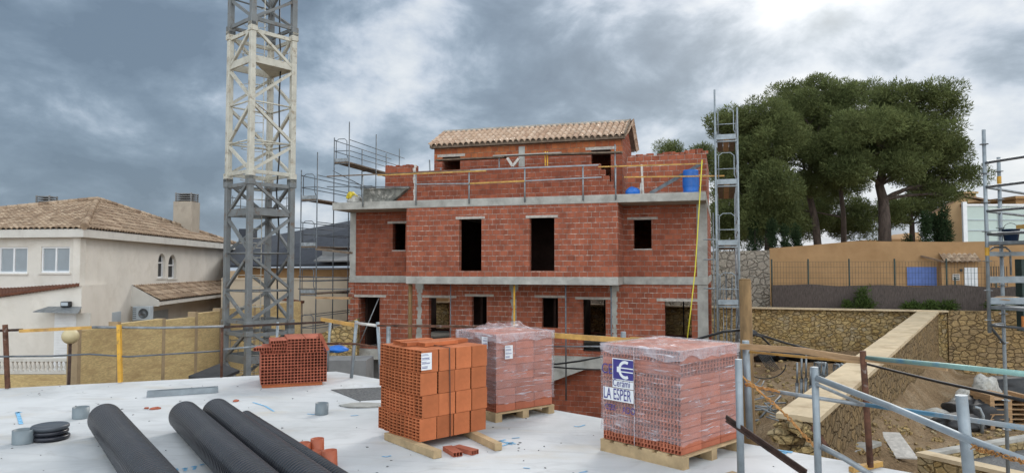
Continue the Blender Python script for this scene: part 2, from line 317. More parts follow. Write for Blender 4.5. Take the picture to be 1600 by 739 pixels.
M['clay_red'] = plain('red_clay', (0.42, 0.13, 0.08), 0.9, 0, 0.16, 5, dirt=(0.26, 0.075, 0.045), dthr=(0.5, 0.7), dscale=3, bmp=0.1, spec=0.2, objrand=0.30)
M['clay_pink'] = plain('pink_clay', (0.42, 0.14, 0.082), 0.9, 0, 0.16, 5, dirt=(0.36, 0.115, 0.07), dthr=(0.5, 0.7), dscale=3, bmp=0.1, spec=0.2, objrand=0.30)
M['stone_a'] = rubble('yellow_rubble', [(0.56, 0.39, 0.16), (0.48, 0.35, 0.18), (0.62, 0.46, 0.22), (0.43, 0.29, 0.12), (0.55, 0.45, 0.29)], (0.32, 0.235, 0.12), 4.2, 0.03, st=(1, 1, 1.5), amt=0.3)
M['stone_b'] = rubble('brown_rubble', [(0.42, 0.29, 0.14), (0.49, 0.34, 0.165), (0.35, 0.25, 0.14), (0.46, 0.31, 0.15)], (0.12, 0.085, 0.048), 3.0, 0.032, st=(1, 1, 1.6), amt=0.35, rnd=0.8)
M['stone_c'] = rubble('dark_brown_rubble', [(0.33, 0.23, 0.12), (0.38, 0.26, 0.13), (0.28, 0.20, 0.115), (0.35, 0.25, 0.135)], (0.10, 0.07, 0.04), 3.4, 0.035, amt=0.6, dirt=(0.17, 0.12, 0.065))
M['block'] = rubble('grey_blockwork', [(0.38, 0.34, 0.28), (0.34, 0.30, 0.25)], (0.30, 0.27, 0.22), 2.5, 0.02, amt=0.2, dirt=(0.2, 0.17, 0.13))
M['cap'] = plain('beige_coping', (0.58, 0.46, 0.30), 0.9, 0, 0.12, 1.2, dirt=(0.36, 0.26, 0.15), dthr=(0.5, 0.7))
M['gravel'] = plain('grey_gravel', (0.13, 0.13, 0.13), 0.95, 0, 0.4, 30, bmp=0.5)
M['bark'] = plain('pine_bark', (0.085, 0.062, 0.05), 0.95, 0, 0.4, 3, stretch=(2, 2, 0.6), bmp=0.8)
M['cable'] = plain('black_cable', (0.012, 0.012, 0.013), 0.5, 0, 0.2, 4, bmp=0)
M['green_tube'] = plain('green_stained_tube', (0.24, 0.40, 0.36), 0.5, 0.3, 0.25, 3, dirt=(0.05, 0.22, 0.42), dthr=(0.55, 0.65), dscale=1.5)
M['blue_tube'] = plain('blue_stained_tube', (0.10, 0.28, 0.42), 0.5, 0.3, 0.25, 3, dirt=(0.3, 0.32, 0.33), dthr=(0.5, 0.6), dscale=1.3)
M['rope'] = plain('orange_wire', (0.42, 0.20, 0.06), 0.85, 0, 0.3, 30)
M['paper'] = plain('white_label', (0.72, 0.74, 0.76), 0.5, 0, 0.03, 5, bmp=0)
M['ink'] = plain('blue_ink', (0.045, 0.04, 0.21), 0.5, 0, 0.08, 8, bmp=0)
M['orange_tag'] = plain('orange_board', (0.55, 0.20, 0.05), 0.7, 0, 0.1, 6)
M['tarp'] = plain('dark_green_tarp', (0.01, 0.028, 0.025), 0.6, 0, 0.4, 3)
M['hoard'] = plain('pale_green_glazing', (0.42, 0.50, 0.46), 0.35, 0, 0.06, 0.6, bmp=0)
def slabmat():
    m, t, b = newmat('pale_screed'); c = coord(t)
    r1 = ramp(t, [(0.25, (0.42, 0.43, 0.43)), (0.5, (0.56, 0.57, 0.575)), (0.75, (0.67, 0.68, 0.69))]); t.links.new(nz(c, 0.55, 9, 0.62, 0.3, t), r1.inputs[0])
    st = ramp(t, [(0.56, 0.0), (0.72, 0.7)]); t.links.new(nz(coord(t, scale=(1, 2.2, 1), loc=(3.3, 1.2, 0)), 0.8, 7, 0.6, 0.4, t), st.inputs[0])
    col = mixc(t, st.outputs[0], r1.outputs[0], (0.50, 0.45, 0.37))
    sp = ramp(t, [(0.70, 0.0), (0.74, 1.0)]); t.links.new(nz(coord(t, loc=(1.7, 4, 0)), 9, 3, 0.6, 0, t), sp.inputs[0])
    md = ramp(t, [(0.5, 0.0), (0.6, 0.75)]); t.links.new(nz(c, 1.6, 3, 0.6, 0, t), md.inputs[0])
    col = mixc(t, mth('MULTIPLY', sp.outputs[0], md.outputs[0], t), col, (0.16, 0.155, 0.15))
    pd = ramp(t, [(0.58, 0.0), (0.64, 0.35)]); t.links.new(nz(coord(t, loc=(8, 1, 0)), 0.42, 6, 0.55, 0.6, t), pd.inputs[0])
    col = mixc(t, pd.outputs[0], col, (0.30, 0.32, 0.34))
    wv = ramp(t, [(0.47, 0.0), (0.5, 0.28), (0.53, 0.0)]); t.links.new(nz(coord(t, scale=(0.5, 1.8, 1), rot=(0, 0, 0.5), loc=(0, 3, 0)), 1.1, 4, 0.5, 0.5, t), wv.inputs[0])
    col = mixc(t, wv.outputs[0], col, (0.36, 0.36, 0.36))
    wet = ramp(t, [(0.60, 0.0), (0.68, 0.35)]); t.links.new(nz(coord(t, loc=(21, 7, 0)), 1.5, 9, 0.7, 0.8, t), wet.inputs[0])
    col = mixc(t, wet.outputs[0], col, (0.30, 0.29, 0.27))
    t.links.new(col, b.inputs['Base Color']); b.inputs['Roughness'].default_value = 0.75; b.inputs['Specular IOR Level'].default_value = 0.3
    bump(t, b, nz(c, 18, 8, 0.7, 0, t), 0.25, 0.01); return m
M['slab'] = slabmat()
def groundmat():
    m, t, b = newmat('dirt_ground'); c = coord(t)
    r1 = ramp(t, [(0.25, (0.18, 0.115, 0.065)), (0.5, (0.28, 0.195, 0.115)), (0.75, (0.40, 0.31, 0.21))]); t.links.new(nz(c, 0.7, 10, 0.7, 0.3, t), r1.inputs[0])
    r2 = ramp(t, [(0.35, 0.6), (0.65, 1.35)]); t.links.new(nz(c, 14, 6, 0.75, 0, t), r2.inputs[0])
    t.links.new(mixc(t, 1.0, r1.outputs[0], r2.outputs[0], 'MULTIPLY'), b.inputs['Base Color']); b.inputs['Roughness'].default_value = 1; b.inputs['Specular IOR Level'].default_value = 0.1
    bump(t, b, nz(c, 6, 10, 0.75, 0, t), 0.9, 0.1); return m
M['ground'] = groundmat()
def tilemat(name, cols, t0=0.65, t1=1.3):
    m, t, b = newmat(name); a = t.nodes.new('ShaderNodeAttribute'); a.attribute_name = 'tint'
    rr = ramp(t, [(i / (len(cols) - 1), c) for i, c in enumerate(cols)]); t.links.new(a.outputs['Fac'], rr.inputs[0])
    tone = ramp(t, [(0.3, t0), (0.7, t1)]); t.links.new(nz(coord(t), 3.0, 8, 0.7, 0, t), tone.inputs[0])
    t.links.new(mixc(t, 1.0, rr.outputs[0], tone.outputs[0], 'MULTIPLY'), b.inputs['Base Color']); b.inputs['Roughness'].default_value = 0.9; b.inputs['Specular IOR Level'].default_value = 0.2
    return m
M['tile_old'] = tilemat('weathered_roof_tile', [(0.21, 0.145, 0.10), (0.31, 0.225, 0.155), (0.42, 0.32, 0.23), (0.26, 0.18, 0.12)])
M['tile_new'] = tilemat('pale_roof_tile', [(0.42, 0.295, 0.21), (0.49, 0.355, 0.26), (0.55, 0.42, 0.32), (0.38, 0.25, 0.175)], 0.82, 1.15)
M['tile_red'] = tilemat('red_brown_roof_tile', [(0.13, 0.055, 0.035), (0.2, 0.09, 0.06), (0.25, 0.13, 0.08)])
def film(name, lo, hi, zs=1.0):
    m, t, b = newmat(name); out = [n for n in t.nodes if n.type == 'OUTPUT_MATERIAL'][0]
    b.inputs['Base Color'].default_value = (0.72, 0.68, 0.73, 1); b.inputs['Roughness'].default_value = 0.28; b.inputs['Specular IOR Level'].default_value = 0.6
    tr = t.nodes.new('ShaderNodeBsdfTransparent'); mx = t.nodes.new('ShaderNodeMixShader')
    c = coord(t, scale=(1, 1, zs)); n_ = nz(c, 5, 7, 0.65, 0.8, t); k = ramp(t, [(0.35, lo), (0.58, lo + (hi - lo) * 0.35), (0.72, hi)]); t.links.new(n_, k.inputs[0])
    fine = ramp(t, [(0.58, 0.0), (0.68, 0.6)]); t.links.new(nz(coord(t, scale=(1.2, 1.2, 14)), 3.2, 6, 0.6, 0.6, t), fine.inputs[0])
    t.links.new(mth('ADD', k.outputs[0], fine.outputs[0], t, clamp=True), mx.inputs[0]); t.links.new(tr.outputs[0], mx.inputs[1]); t.links.new(b.outputs[0], mx.inputs[2]); t.links.new(mx.outputs[0], out.inputs[0])
    bump(t, b, mth('ADD', n_, mth('MULTIPLY', nz(coord(t, scale=(1, 1, 9)), 4, 5, 0.6, 1, t), 0.6, t), t), 0.9, 0.03); return m
M['film'] = film('stretch_film', 0.11, 0.38, 1.0)
M['film_top'] = film('thick_stretch_film', 0.22, 0.85, 1.0)
def leafmat(name, a, c):
    m, t, b = newmat(name); n_ = nz(coord(t), 0.55, 6, 0.6, 0, t); rr = ramp(t, [(0.3, a), (0.7, c)]); t.links.new(n_, rr.inputs[0])
    at = t.nodes.new('ShaderNodeAttribute'); at.attribute_name = 'tint'; k = ramp(t, [(0, 0.6), (1, 1.45)]); t.links.new(at.outputs['Fac'], k.inputs[0])
    col = mixc(t, 1.0, rr.outputs[0], k.outputs[0], 'MULTIPLY')
    t.links.new(col, b.inputs['Base Color']); b.inputs['Roughness'].default_value = 0.8; b.inputs['Specular IOR Level'].default_value = 0.15
    out = [n for n in t.nodes if n.type == 'OUTPUT_MATERIAL'][0]
    tl = t.nodes.new('ShaderNodeBsdfTranslucent'); t.links.new(col, tl.inputs[0]); mx = t.nodes.new('ShaderNodeMixShader'); mx.inputs[0].default_value = 0.3
    t.links.new(b.outputs[0], mx.inputs[1]); t.links.new(tl.outputs[0], mx.inputs[2]); t.links.new(mx.outputs[0], out.inputs[0]); return m
M['pine'] = leafmat('pine_needles', (0.078, 0.098, 0.036), (0.155, 0.178, 0.066))
M['cypress'] = leafmat('cypress_leaves', (0.022, 0.042, 0.018), (0.04, 0.065, 0.028))
M['weed'] = leafmat('weed_leaves', (0.045, 0.075, 0.018), (0.075, 0.11, 0.03))

# ------------------------------------------------------------------ tiled roofs
def tile_roof(name, O, U, Wd, lu, lw, mat, parent, clips=(), per=0.24, row=0.38, amp=0.045, seed=1, **tg):
    rnd = random.Random(seed); O, U, Wd = Vector(O), Vector(U).normalized(), Vector(Wd).normalized(); N = U.cross(Wd).normalized()
    if N.z < 0: N = -N
    I = T[parent].inverted(); bm = bmesh.new(); lay = bm.faces.layers.float.new('tint')
    nu = int(math.ceil(lu / per)); nr = int(math.ceil(lw / row)); seg = 6; us = [(i + k / seg) * per for i in range(nu) for k in range(seg)] + [nu * per]
    tn = {}
    prof = lambda u: amp * (abs(math.cos(math.pi * u / per)) ** 0.8 * 2 - 1)
    for r_ in range(nr):
        jit = [rnd.uniform(-0.004, 0.006) for _ in range(nu + 2)]
        lines = []
        for wv, h in ((r_ * row, 0.03), ((r_ + 1) * row, 0.0)):
            lines.append([bm.verts.new(I @ (O + U * u + Wd * wv + N * (prof(u) + h + jit[int(u / per + 0.5) % (nu + 2)]))) for u in us])
        low = [bm.verts.new(I @ (O + U * u + Wd * (r_ * row) + N * (prof(u) - 0.01))) for u in us]
        for i in range(len(us) - 1):
            tid = (r_, int(us[i] / per + 0.5 + 1e-6)); tv = tn.setdefault(tid, rnd.random())
            f = bm.faces.new((lines[0][i], lines[0][i + 1], lines[1][i + 1], lines[1][i])); f[lay] = tv; f.smooth = True
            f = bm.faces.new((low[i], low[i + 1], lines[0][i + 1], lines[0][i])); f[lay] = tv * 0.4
    R3 = T[parent].to_3x3().inverted()
    for (cp, cn) in clips:
        bmesh.ops.bisect_plane(bm, geom=bm.verts[:] + bm.edges[:] + bm.faces[:], plane_co=I @ Vector(cp), plane_no=(R3 @ Vector(cn)).normalized(), clear_outer=True)
    me = bpy.data.meshes.new(name); bm.to_mesh(me); bm.free(); me.materials.append(mat)
    o = bpy.data.objects.new(name, me); sc.collection.objects.link(o); o.parent = parent; T[o] = T[parent]; return tag(o, **tg)
def ridge_tiles(name, p0, p1, mat, parent, r=0.11, step=0.38):
    p0, p1 = Vector(p0), Vector(p1); d = (p1 - p0); n = max(1, int(d.length / step)); mb = MB(); dn = d.normalized()
    for i in range(n):
        a = p0 + d * (i / n); b = p0 + d * ((i + 1.12) / n); mb.tube([a, b], [r * 1.08, r * 0.9], 10)
    o = mb.build(name, mat, parent)
    at = o.data.attributes.new('tint', 'FLOAT', 'FACE'); rnd = random.Random(3); vals = []
    for i in range(n): vals += [rnd.random()] * 12
    at.data.foreach_set('value', vals[:len(o.data.polygons)]); return o
def wall_boxes(mb, fr, s0, s1, t0, t1, z0, z1, holes, mi=0):
    xs = sorted({s0, s1} | {h[0] for h in holes if s0 < h[0] < s1} | {h[1] for h in holes if s0 < h[1] < s1})
    for a, b in zip(xs[:-1], xs[1:]):
        mid = (a + b) / 2; hs = sorted([(h[2], h[3]) for h in holes if h[0] < mid < h[1]]); z = z0
        for (h0, h1) in hs:
            if h0 > z: mb.fbox(fr, a, b, t0, t1, z, h0, mi)
            z = max(z, h1)
        if z < z1: mb.fbox(fr, a, b, t0, t1, z, z1, mi)
    return mb
def text_mesh(name, txt, size, mat, parent, Mx, sx=1.0, ext=0.001):
    c = bpy.data.curves.new(name, 'FONT'); c.body = txt; c.size = size; c.extrude = ext; c.align_x = 'LEFT'
    o = bpy.data.objects.new(name, c); sc.collection.objects.link(o)
    dg = bpy.context.evaluated_depsgraph_get(); me = bpy.data.meshes.new_from_object(o.evaluated_get(dg))
    bpy.data.objects.remove(o); me.transform(T[parent].inverted() @ Mx @ Matrix.Diagonal((sx, 1, 1, 1)))
    me.materials.clear(); me.materials.append(mat)
    o = bpy.data.objects.new(name, me); sc.collection.objects.link(o); o.parent = parent; T[o] = T[parent]; return o
# ================================================================== THE SETTING
def sstep(a, b, x): x = max(0, min(1, (x - a) / (b - a))); return x * x * (3 - 2 * x)
WALL0 = Vector((20.2, 33.0)); WU = Vector((0.958, -0.287)); WN = Vector((0.287, 0.958))   # back retaining wall line
S0, S1 = Vector((6.0, 14.0)), Vector((19.9, 33.0)); SD = (S1 - S0).normalized(); SN = Vector((SD.y, -SD.x))   # sloping wall
def gz(x, y):
    p = Vector((x, y)); z = -2.35
    right = (p - S0).dot(SN)
    z += -0.85 * sstep(-0.2, 0.9, right) * sstep(2, 6, x)
    dig = sstep(-9.5, -8.0, x) * (1 - sstep(5.2, 7.0, x)) * sstep(8, 10, y) * (1 - sstep(40, 42, y)); z = z * (1 - dig) + -4.7 * dig
    z += 0.16 * mnoise.noise(Vector((x * 0.7, y * 0.7, 0))) + 0.09 * mnoise.noise(Vector((x * 1.9, y * 1.9, 3)))
    behind = (p - WALL0).dot(WN)
    if x > -13 and behind > 0.3: z = -0.55 + 0.9 * sstep(3, 14, behind) + 0.06 * mnoise.noise(Vector((x, y, 0)))
    return z
def build_ground():
    mb = MB(); xs = [-400, -150, -60] + [-34 + i * 0.5 for i in range(0, 76)] + [3.75 + i * 0.25 for i in range(0, 80)] + [24 + i * 0.5 for i in range(0, 90)] + [70, 150, 400]
    ys = [-60, -10] + [4 + i * 0.33 for i in range(0, 182)] + [75, 120, 300, 900]
    mb.grid([[(x, y, gz(x, y)) for x in xs] for y in ys])
    return mb.build('ground', M['ground'], None, kind='structure')
build_ground()
# the roof slab the pallets stand on
e1 = G(525, 580); e0 = G(0, 606.5); e2 = G(1430, 739); dl = (e0 - e1).normalized(); dr = (e2 - e1).normalized()
slab_poly = [e1 + dr * 14.5, e1, e1 + dl * 16, e1 + dl * 16 + Vector((-1, -16, 0)), e1 + dr * 14.5 + Vector((-3, -10, 0))]
mb = MB(); mb.prism([(p.x, p.y) for p in slab_poly], -0.28, 0.0); roof_slab = mb.build('roof_slab', M['slab'], None, kind='structure')
mb = MB(); c_ = sum((Vector(p) for p in slab_poly), Vector()) / 5
mb.prism([(c_.x + (p.x - c_.x) * 0.975, c_.y + (p.y - c_.y) * 0.975) for p in slab_poly], -4.8, -0.283); mb.build('slab_underbuild', M['concrete_dark'], None, kind='structure')

# ================================================================== UNFINISHED BRICK BUILDING
TH = R(16.7); o_ = P(800, 434, 27.0); FB = Frame(o_.x, o_.y, TH)
bld = empty('unfinished_building', (o_.x, o_.y, -4.7), -TH, 'three storey hollow red brick house under construction with grey concrete slabs', 'building')
def B(px, py, t): return FB.hit(px, py, t)
sL = B(519, 320, 0)[0]; sR = B(1103, 310, 0)[0]
zs_top = B(820, 308, 0)[1]; zs_bot = B(820, 320.5, 0)[1]
zb_top = B(800, 432.5, 0)[1]; zb_bot = B(800, 444.5, 0)[1]
zg = B(900, 557, 1.3)[1]; REC = 1.5; DEP = 10.5
cL, cR = B(634.5, 400, 0)[0], B(965.5, 400, 0)[0]
pL1 = B(556, 400, REC)[0]; pR0 = B(1089, 400, REC)[0]
def hole(x0, x1, y0, y1, t): a = B(x0, (y0 + y1) / 2, t)[0]; b = B(x1, (y0 + y1) / 2, t)[0]; return (a, b, B((x0 + x1) / 2, y1, t)[1], B((x0 + x1) / 2, y0, t)[1])
# slabs
mb = MB(); mb.fbox(FB, sL, sR, 0, DEP, zs_bot, zs_top); mb.build('roof_slab_edge', M['concrete'], bld, bevel=0.02)
mb = MB(); mb.fbox(FB, sL, cL + 0.0, REC - 0.06, DEP, zb_bot, zb_top); mb.fbox(FB, cL, cR, -0.02, DEP, zb_bot, zb_top + 0.002); mb.fbox(FB, cR, sR, REC - 0.06, DEP, zb_bot, zb_top); mb.build('first_floor_slab', M['concrete'], bld, bevel=0.015)
mb = MB(); mb.fbox(FB, sL - 0.15, sR, 1.2, DEP, zg - 0.42, zg); mb.build('ground_floor_slab', M['concrete'], bld, bevel=0.015)
# first floor walls
fl_h = [hole(717, 752, 342, 423, 0), hole(827, 866, 340, 423, 0)]
mb = MB(); wall_boxes(mb, FB, cL, cR, 0.02, 0.28, zb_top, zs_bot, fl_h); mb.fbox(FB, cL, cL + 0.24, 0.28, REC, zb_top, zs_bot); mb.fbox(FB, cR - 0.24, cR, 0.28, REC, zb_top, zs_bot)
mb.build('front_wall', M['brick'], bld)
hl = [hole(613.5, 633.4, 349, 391, REC)]
mb = MB(); wall_boxes(mb, FB, pL1, cL + 0.1, REC, REC + 0.24, zb_top, zs_bot, hl); mb.build('recessed_wall', M['brick_old'], bld)
hr = [hole(990, 1018, 343, 389, REC)]
mb = MB(); wall_boxes(mb, FB, cR - 0.1, pR0, REC, REC + 0.24, zb_top, zs_bot, hr); mb.build('recessed_wall', M['brick'], bld)
# ground floor wall with five openings
gh = [hole(560, 593, 464, 541, REC), hole(670, 702.5, 465, 536, REC), hole(737, 760.5, 463, 508.5, REC), hole(846.5, 872, 465, 512, REC), hole(910.5, 946.5, 467.6, 549.5, REC), hole(1039, 1081, 470.6, 550, REC)]
mb = MB(); wall_boxes(mb, FB, pL1 - 0.05, pR0, REC, REC + 0.24, zg, zb_bot, gh); mb.build('ground_floor_wall', M['brick'], bld)
# lintels and sills
def lint(h, ex, t, hh=0.10, proud=0.015):
    mb = MB(); mb.fbox(FB, h[0] - ex, h[1] + ex, t - proud, t + 0.2, h[3] - 0.005, h[3] + hh * .9); mb.build('lintel', M['lintel'], bld)
for h in fl_h: lint(h, 0.14, 0.02, 0.10)
for h in hl + hr: lint(h, 0.24, REC, 0.10)
for h in gh: lint(h, 0.30, REC, 0.10)
for h, t in [(hl[0], REC), (hr[0], REC)]:
    mb = MB(); mb.fbox(FB, h[0] - 0.02, h[1] + 0.02, t - 0.01, t + 0.2, h[2] - 0.03, h[2] + 0.003); mb.build('sill', M['mortar'], bld)
# columns
def col(s0, s1, t0, t1, z0, z1, mat='concrete'): mb = MB(); mb.fbox(FB, s0, s1, t0, t1, z0, z1); return mb.build('column', M[mat], bld, bevel=0.01)
col(sL, pL1, REC - 0.02, REC + 0.33, zb_top, zs_bot); col(pR0, sR, REC - 0.02, REC + 0.33, zb_top, zs_bot)
col(sL + 0.02, pL1 - 0.08, REC - 0.02, REC + 0.33, zg, zb_bot); col(pR0, sR, REC - 0.02, REC + 0.33, zg, zb_bot)
# jagged teeth of mortar/brick next to the column and central column
rnd = random.Random(5); mb = MB(); z = zg + 0.02; k = 0
while z < zb_bot - 0.15:
    mb.fbox(FB, pL1 - 0.24 - (0.10 if k % 2 else 0), pL1 - 0.06, REC - 0.024, REC + 0.1, z, z + 0.21); z += 0.235; k += 1
mb.build('wall_toothing', M['brick'], bld)
for px in (655.5, 803, 960):
    s = B(px, 490, REC)[0]; mb = MB(); z = zg + 0.3
    while z < zb_bot - 0.1:
        wv = rnd.uniform(0.05, 0.13); mb.fbox(FB, s - wv + rnd.uniform(-.04, .04), s + wv, REC - rnd.uniform(0.006, 0.02), REC + 0.02, z, z + rnd.uniform(0.12, 0.2)); z += rnd.uniform(0.09, 0.12)
    mb.build('mortar_joint', M['concrete'], bld)
    mb = MB(); mb.fbox(FB, s - 0.17, s + 0.19, REC - 0.05, REC - 0.003, zb_bot - 0.26, zb_bot - 0.002); mb.build('column_head', M['concrete'], bld)
# side and back walls (back ground floor is open between columns)
mb = MB(); mb.fbox(FB, sL + 0.02, sL + 0.26, REC + 0.33, DEP, zb_top, zs_bot); mb.fbox(FB, sR - 0.26, sR - 0.02, REC + 0.33, DEP, zb_top, zs_bot); mb.fbox(FB, sL + 0.02, sL + 0.26, REC + 0.33, DEP, zg, zb_bot); mb.fbox(FB, sR - 0.26, sR - 0.02, REC + 0.33, DEP, zg, zb_bot)
mb.build('side_wall', M['brick'], bld)
bh_ = [(B(722, 400, 0)[0] - 0.4, B(722, 400, 0)[0] + 0.8, zb_top + 0.3, zb_top + 2.0), (B(1010, 380, REC)[0] - .1, B(1010, 380, REC)[0] + .9, zb_top + .9, zb_top + 2.2)]
mb = MB(); wall_boxes(mb, FB, sL + 0.26, sR - 0.26, DEP - 0.24, DEP, zb_top, zs_bot, bh_); mb.build('back_wall', M['brick_old'], bld)
def visb(px): # s where the sight line through px meets the back
    return FB.hit(px, 500, DEP)[0]
b1, b2 = visb(655) - 0.6, visb(716) + 0.8; b3, b4 = visb(895) - 0.6, visb(965) + 0.5; b5, b6 = visb(1020) - 0.3, min(visb(1098), sR - .3)
mb = MB(); wall_boxes(mb, FB, sL + 0.26, sR - 0.26, DEP - 0.24, DEP, zg, zb_bot, [(b1, b2, zg + .1, zb_bot - .12), (b3, b4, zg + .1, zb_bot - .12), (b5, b6, zg + .1, zb_bot - .12)]); mb.build('back_wall', M['brick_old'], bld)
for a, b in ((b1, b2), (b3, b4), (b5, b6)):
    mb = MB()
    for i in (1, 2): mb.fbox(FB, a + (b - a) * i / 3 - .03, a + (b - a) * i / 3 + .03, DEP - 0.1, DEP - 0.04, zg, zb_bot)
    mb.fbox(FB, a, b, DEP - .1, DEP - .04, zg + 1.9, zg + 2.0)
    mb.build('back_opening_frame', M['black'], bld)
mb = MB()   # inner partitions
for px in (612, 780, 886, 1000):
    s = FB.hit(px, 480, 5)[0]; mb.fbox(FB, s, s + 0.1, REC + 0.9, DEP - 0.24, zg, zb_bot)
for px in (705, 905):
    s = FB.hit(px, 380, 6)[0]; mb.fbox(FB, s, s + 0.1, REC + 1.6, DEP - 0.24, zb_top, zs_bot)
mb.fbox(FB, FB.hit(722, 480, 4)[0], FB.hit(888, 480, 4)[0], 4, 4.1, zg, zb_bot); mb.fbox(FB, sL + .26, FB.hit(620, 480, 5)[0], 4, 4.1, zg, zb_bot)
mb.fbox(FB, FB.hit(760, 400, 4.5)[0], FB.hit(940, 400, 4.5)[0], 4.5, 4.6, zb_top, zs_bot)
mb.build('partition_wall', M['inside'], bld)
# basement
sb0, sb1 = B(640, 570, 1.5)[0], B(1110, 600, 1.5)[0]
mb = MB(); mb.fbox(FB, B(848, 600, 1.5)[0], sb1, 1.45, 1.7, -4.7, zg - 0.42); mb.build('basement_wall', M['brick_old'], bld)
mb = MB(); mb.fbox(FB, sL - 0.1, sL + 0.3, 1.3, 1.7, -4.7, zg - 0.42); mb.build('basement_column', M['concrete'], bld)
mb = MB(); mb.fbox(FB, sL + .3, B(848, 600, 1.5)[0], 2.1, 2.3, -4.7, zg - .42); mb.build('basement_wall', M['concrete_dark'], bld)
# sloping concrete underside by the ramp
a, b = B(843, 590, 1.0)[0], B(890, 578, 1.0)[0]; mb = MB()
mb.hexa([FB.W(a - .3, .9, zg - 1.15), FB.W(a, .9, zg - 1.15), FB.W(a, 1.44, zg - 1.15), FB.W(a - .3, 1.44, zg - 1.15), FB.W(a - .3, .9, zg - .43), FB.W(b + .6, .9, zg - .43), FB.W(b + .6, 1.44, zg - .43), FB.W(a - .3, 1.44, zg - .43)]); mb.build('concrete_haunch', M['concrete'], bld)
# ---- roof level: parapet
tp = 0.4
def Bs(px, py, t): return B(px, py, t)
mb = MB(); zp = B(800, 261.5, tp)[1]
s0 = B(602, 280, tp)[0]; s1 = B(650, 280, tp)[0]; s2 = B(938, 280, tp)[0]
z_l = B(625, 260, tp)[1]
mb.fbox(FB, s0, s1, tp, tp + .24, zs_top, z_l); mb.fbox(FB, s1, s2, tp, tp + .24, zs_top, zp)
x = s1; 
for px, py in ((945, 265), (951.5, 274.5), (958, 284), (962, 294)):
    s3, z3 = B(px, py, tp); mb.fbox(FB, s2, s3, tp, tp + .24, zs_top, z3); s2 = s3
mb.build('parapet_wall', M['brick_old'], bld)
mb = MB()
for i in range(9): 
    a = s0 + (s1 - s0) * i / 9; mb.fbox(FB, a, a + (s1 - s0) / 11, tp + 0.01, tp + .2, z_l, z_l + rnd.uniform(-.0, .06) + .01)
mb.fbox(FB, s0 - .02, s0 + .0, tp + .03, tp + 3.0, zs_top, z_l - 0.03)
mb.build('parapet_top_course', M['brick_old'], bld)
mb = MB(); s = B(648, 290, tp)[0]; z = zs_top
while z < z_l: mb.fbox(FB, s - rnd.uniform(.02, .09), s + rnd.uniform(.02, .09), tp - .012, tp + .02, z, z + .12); z += .125
mb.build('mortar_joint', M['mortar'], bld)
# parapet by the back on the left + right wall
sr0 = B(981, 270, REC)[0]; zr = B(1040, 243, REC)[1]
mb = MB(); mb.fbox(FB, cR + .15, sR, REC, REC + .24, zs_top, zr); mb.fbox(FB, sR - .24, sR, REC + .24, 6, zs_top, zr - .02)
for i in range(14):
    a = cR + .3 + (sR - cR - .3) * i / 14; mb.fbox(FB, a, a + .27, REC + .005, REC + .22, zr + .002, zr + rnd.choice([.03, .09, .14, .16]) * (0.6 + i / 20))
mb.build('terrace_wall', M['brick'], bld)
# ---- stair tower with tiled roof
t1, t2, t3 = 2.2, 3.7, 5.2
a0 = B(678.5, 240, t1)[0]; a1 = B(972, 240, t1)[0]; ze = B(825, 221, t1)[1]; zrdg = B(830, 197.5, t2)[1]; zrdg -= 0.05
h1 = hole(691, 719, 245, 272, t1); h2 = hole(923.5, 954.5, 234, 290, t1)
h1 = (h1[0], h1[1], h1[3] - 1.2, h1[3]); h2 = (h2[0], h2[1], zs_top, h2[3])
mb = MB(); wall_boxes(mb, FB, a0, a1, t1, t1 + .24, zs_top, ze - .62, [h1, h2]); mb.build('tower_wall', M['brick_old'], bld)
mb = MB(); wall_boxes(mb, FB, a0, a1, t1, t1 + .24, ze - .62, ze - .06, [h1, h2]); mb.build('tower_wall_top', M['brick_orange'], bld)
for h in (h1, h2): lint(h, 0.22, t1, 0.12)
mb = MB(); mb.fbox(FB, a1 - .24, a1 + .0, t1 + .24, t3, zs_top, ze - .06)
mb.add([FB.W(a1 + .002, t1, ze - .06), FB.W(a1 + .002, t3, ze - .06), FB.W(a1 + .002, t2, zrdg - .12), FB.W(a1 - .24, t1, ze - .06), FB.W(a1 - .24, t3, ze - .06), FB.W(a1 - .24, t2, zrdg - .12)], [(0, 1, 2), (5, 4, 3), (0, 2, 5, 3), (1, 4, 5, 2), (0, 3, 4, 1)])
mb.fbox(FB, a0, a0 + .24, t1 + .24, t3, zs_top, ze - .06); mb.fbox(FB, a0 + .24, a1 - .24, t3 - .24, t3, zs_top, ze - .06)
mb.build('tower_side_wall', M['brick_old'], bld)
for px, t in ((815, t1),): 
    s = B(px, 240, t)[0]; mb = MB(); mb.fbox(FB, s - .12, s + .14, t1 - .02, t1 + .1, zs_top, ze - .2); mb.build('column', M['concrete'], bld)
mb = MB(); mb.fbox(FB, a0 - .12, a1 + .12, t1 - .22, t1 + .05, ze - .12, ze - .03); mb.build('eaves_board', M['plank'], bld)
U3 = Vector((FB.u.x, FB.u.y, 0)); V3 = Vector((FB.v.x, FB.v.y, 0))
E = FB.W(a0 - .15, t1 - .28, ze); Rg = FB.W(a0 - .15, t2, zrdg); Wd = (Rg - E); lw = Wd.length; lu = a1 - a0 + .32
mb = MB()
for sg in (0,):
    q = [FB.W(a0 - .12, t1 - .24, ze - .04), FB.W(a1 + .12, t1 - .24, ze - .04), FB.W(a1 + .12, t2, zrdg - .06), FB.W(a0 - .12, t2, zrdg - .06)]
    mb.hexa(q + [p + Vector((0, 0, .03)) for p in q])
    q = [FB.W(a0 - .12, t2, zrdg - .06), FB.W(a1 + .12, t2, zrdg - .06), FB.W(a1 + .12, t3 + .2, ze - .14), FB.W(a0 - .12, t3 + .2, ze - .14)]
    mb.hexa(q + [p + Vector((0, 0, .03)) for p in q])
mb.build('roof_deck', M['plank'], bld)
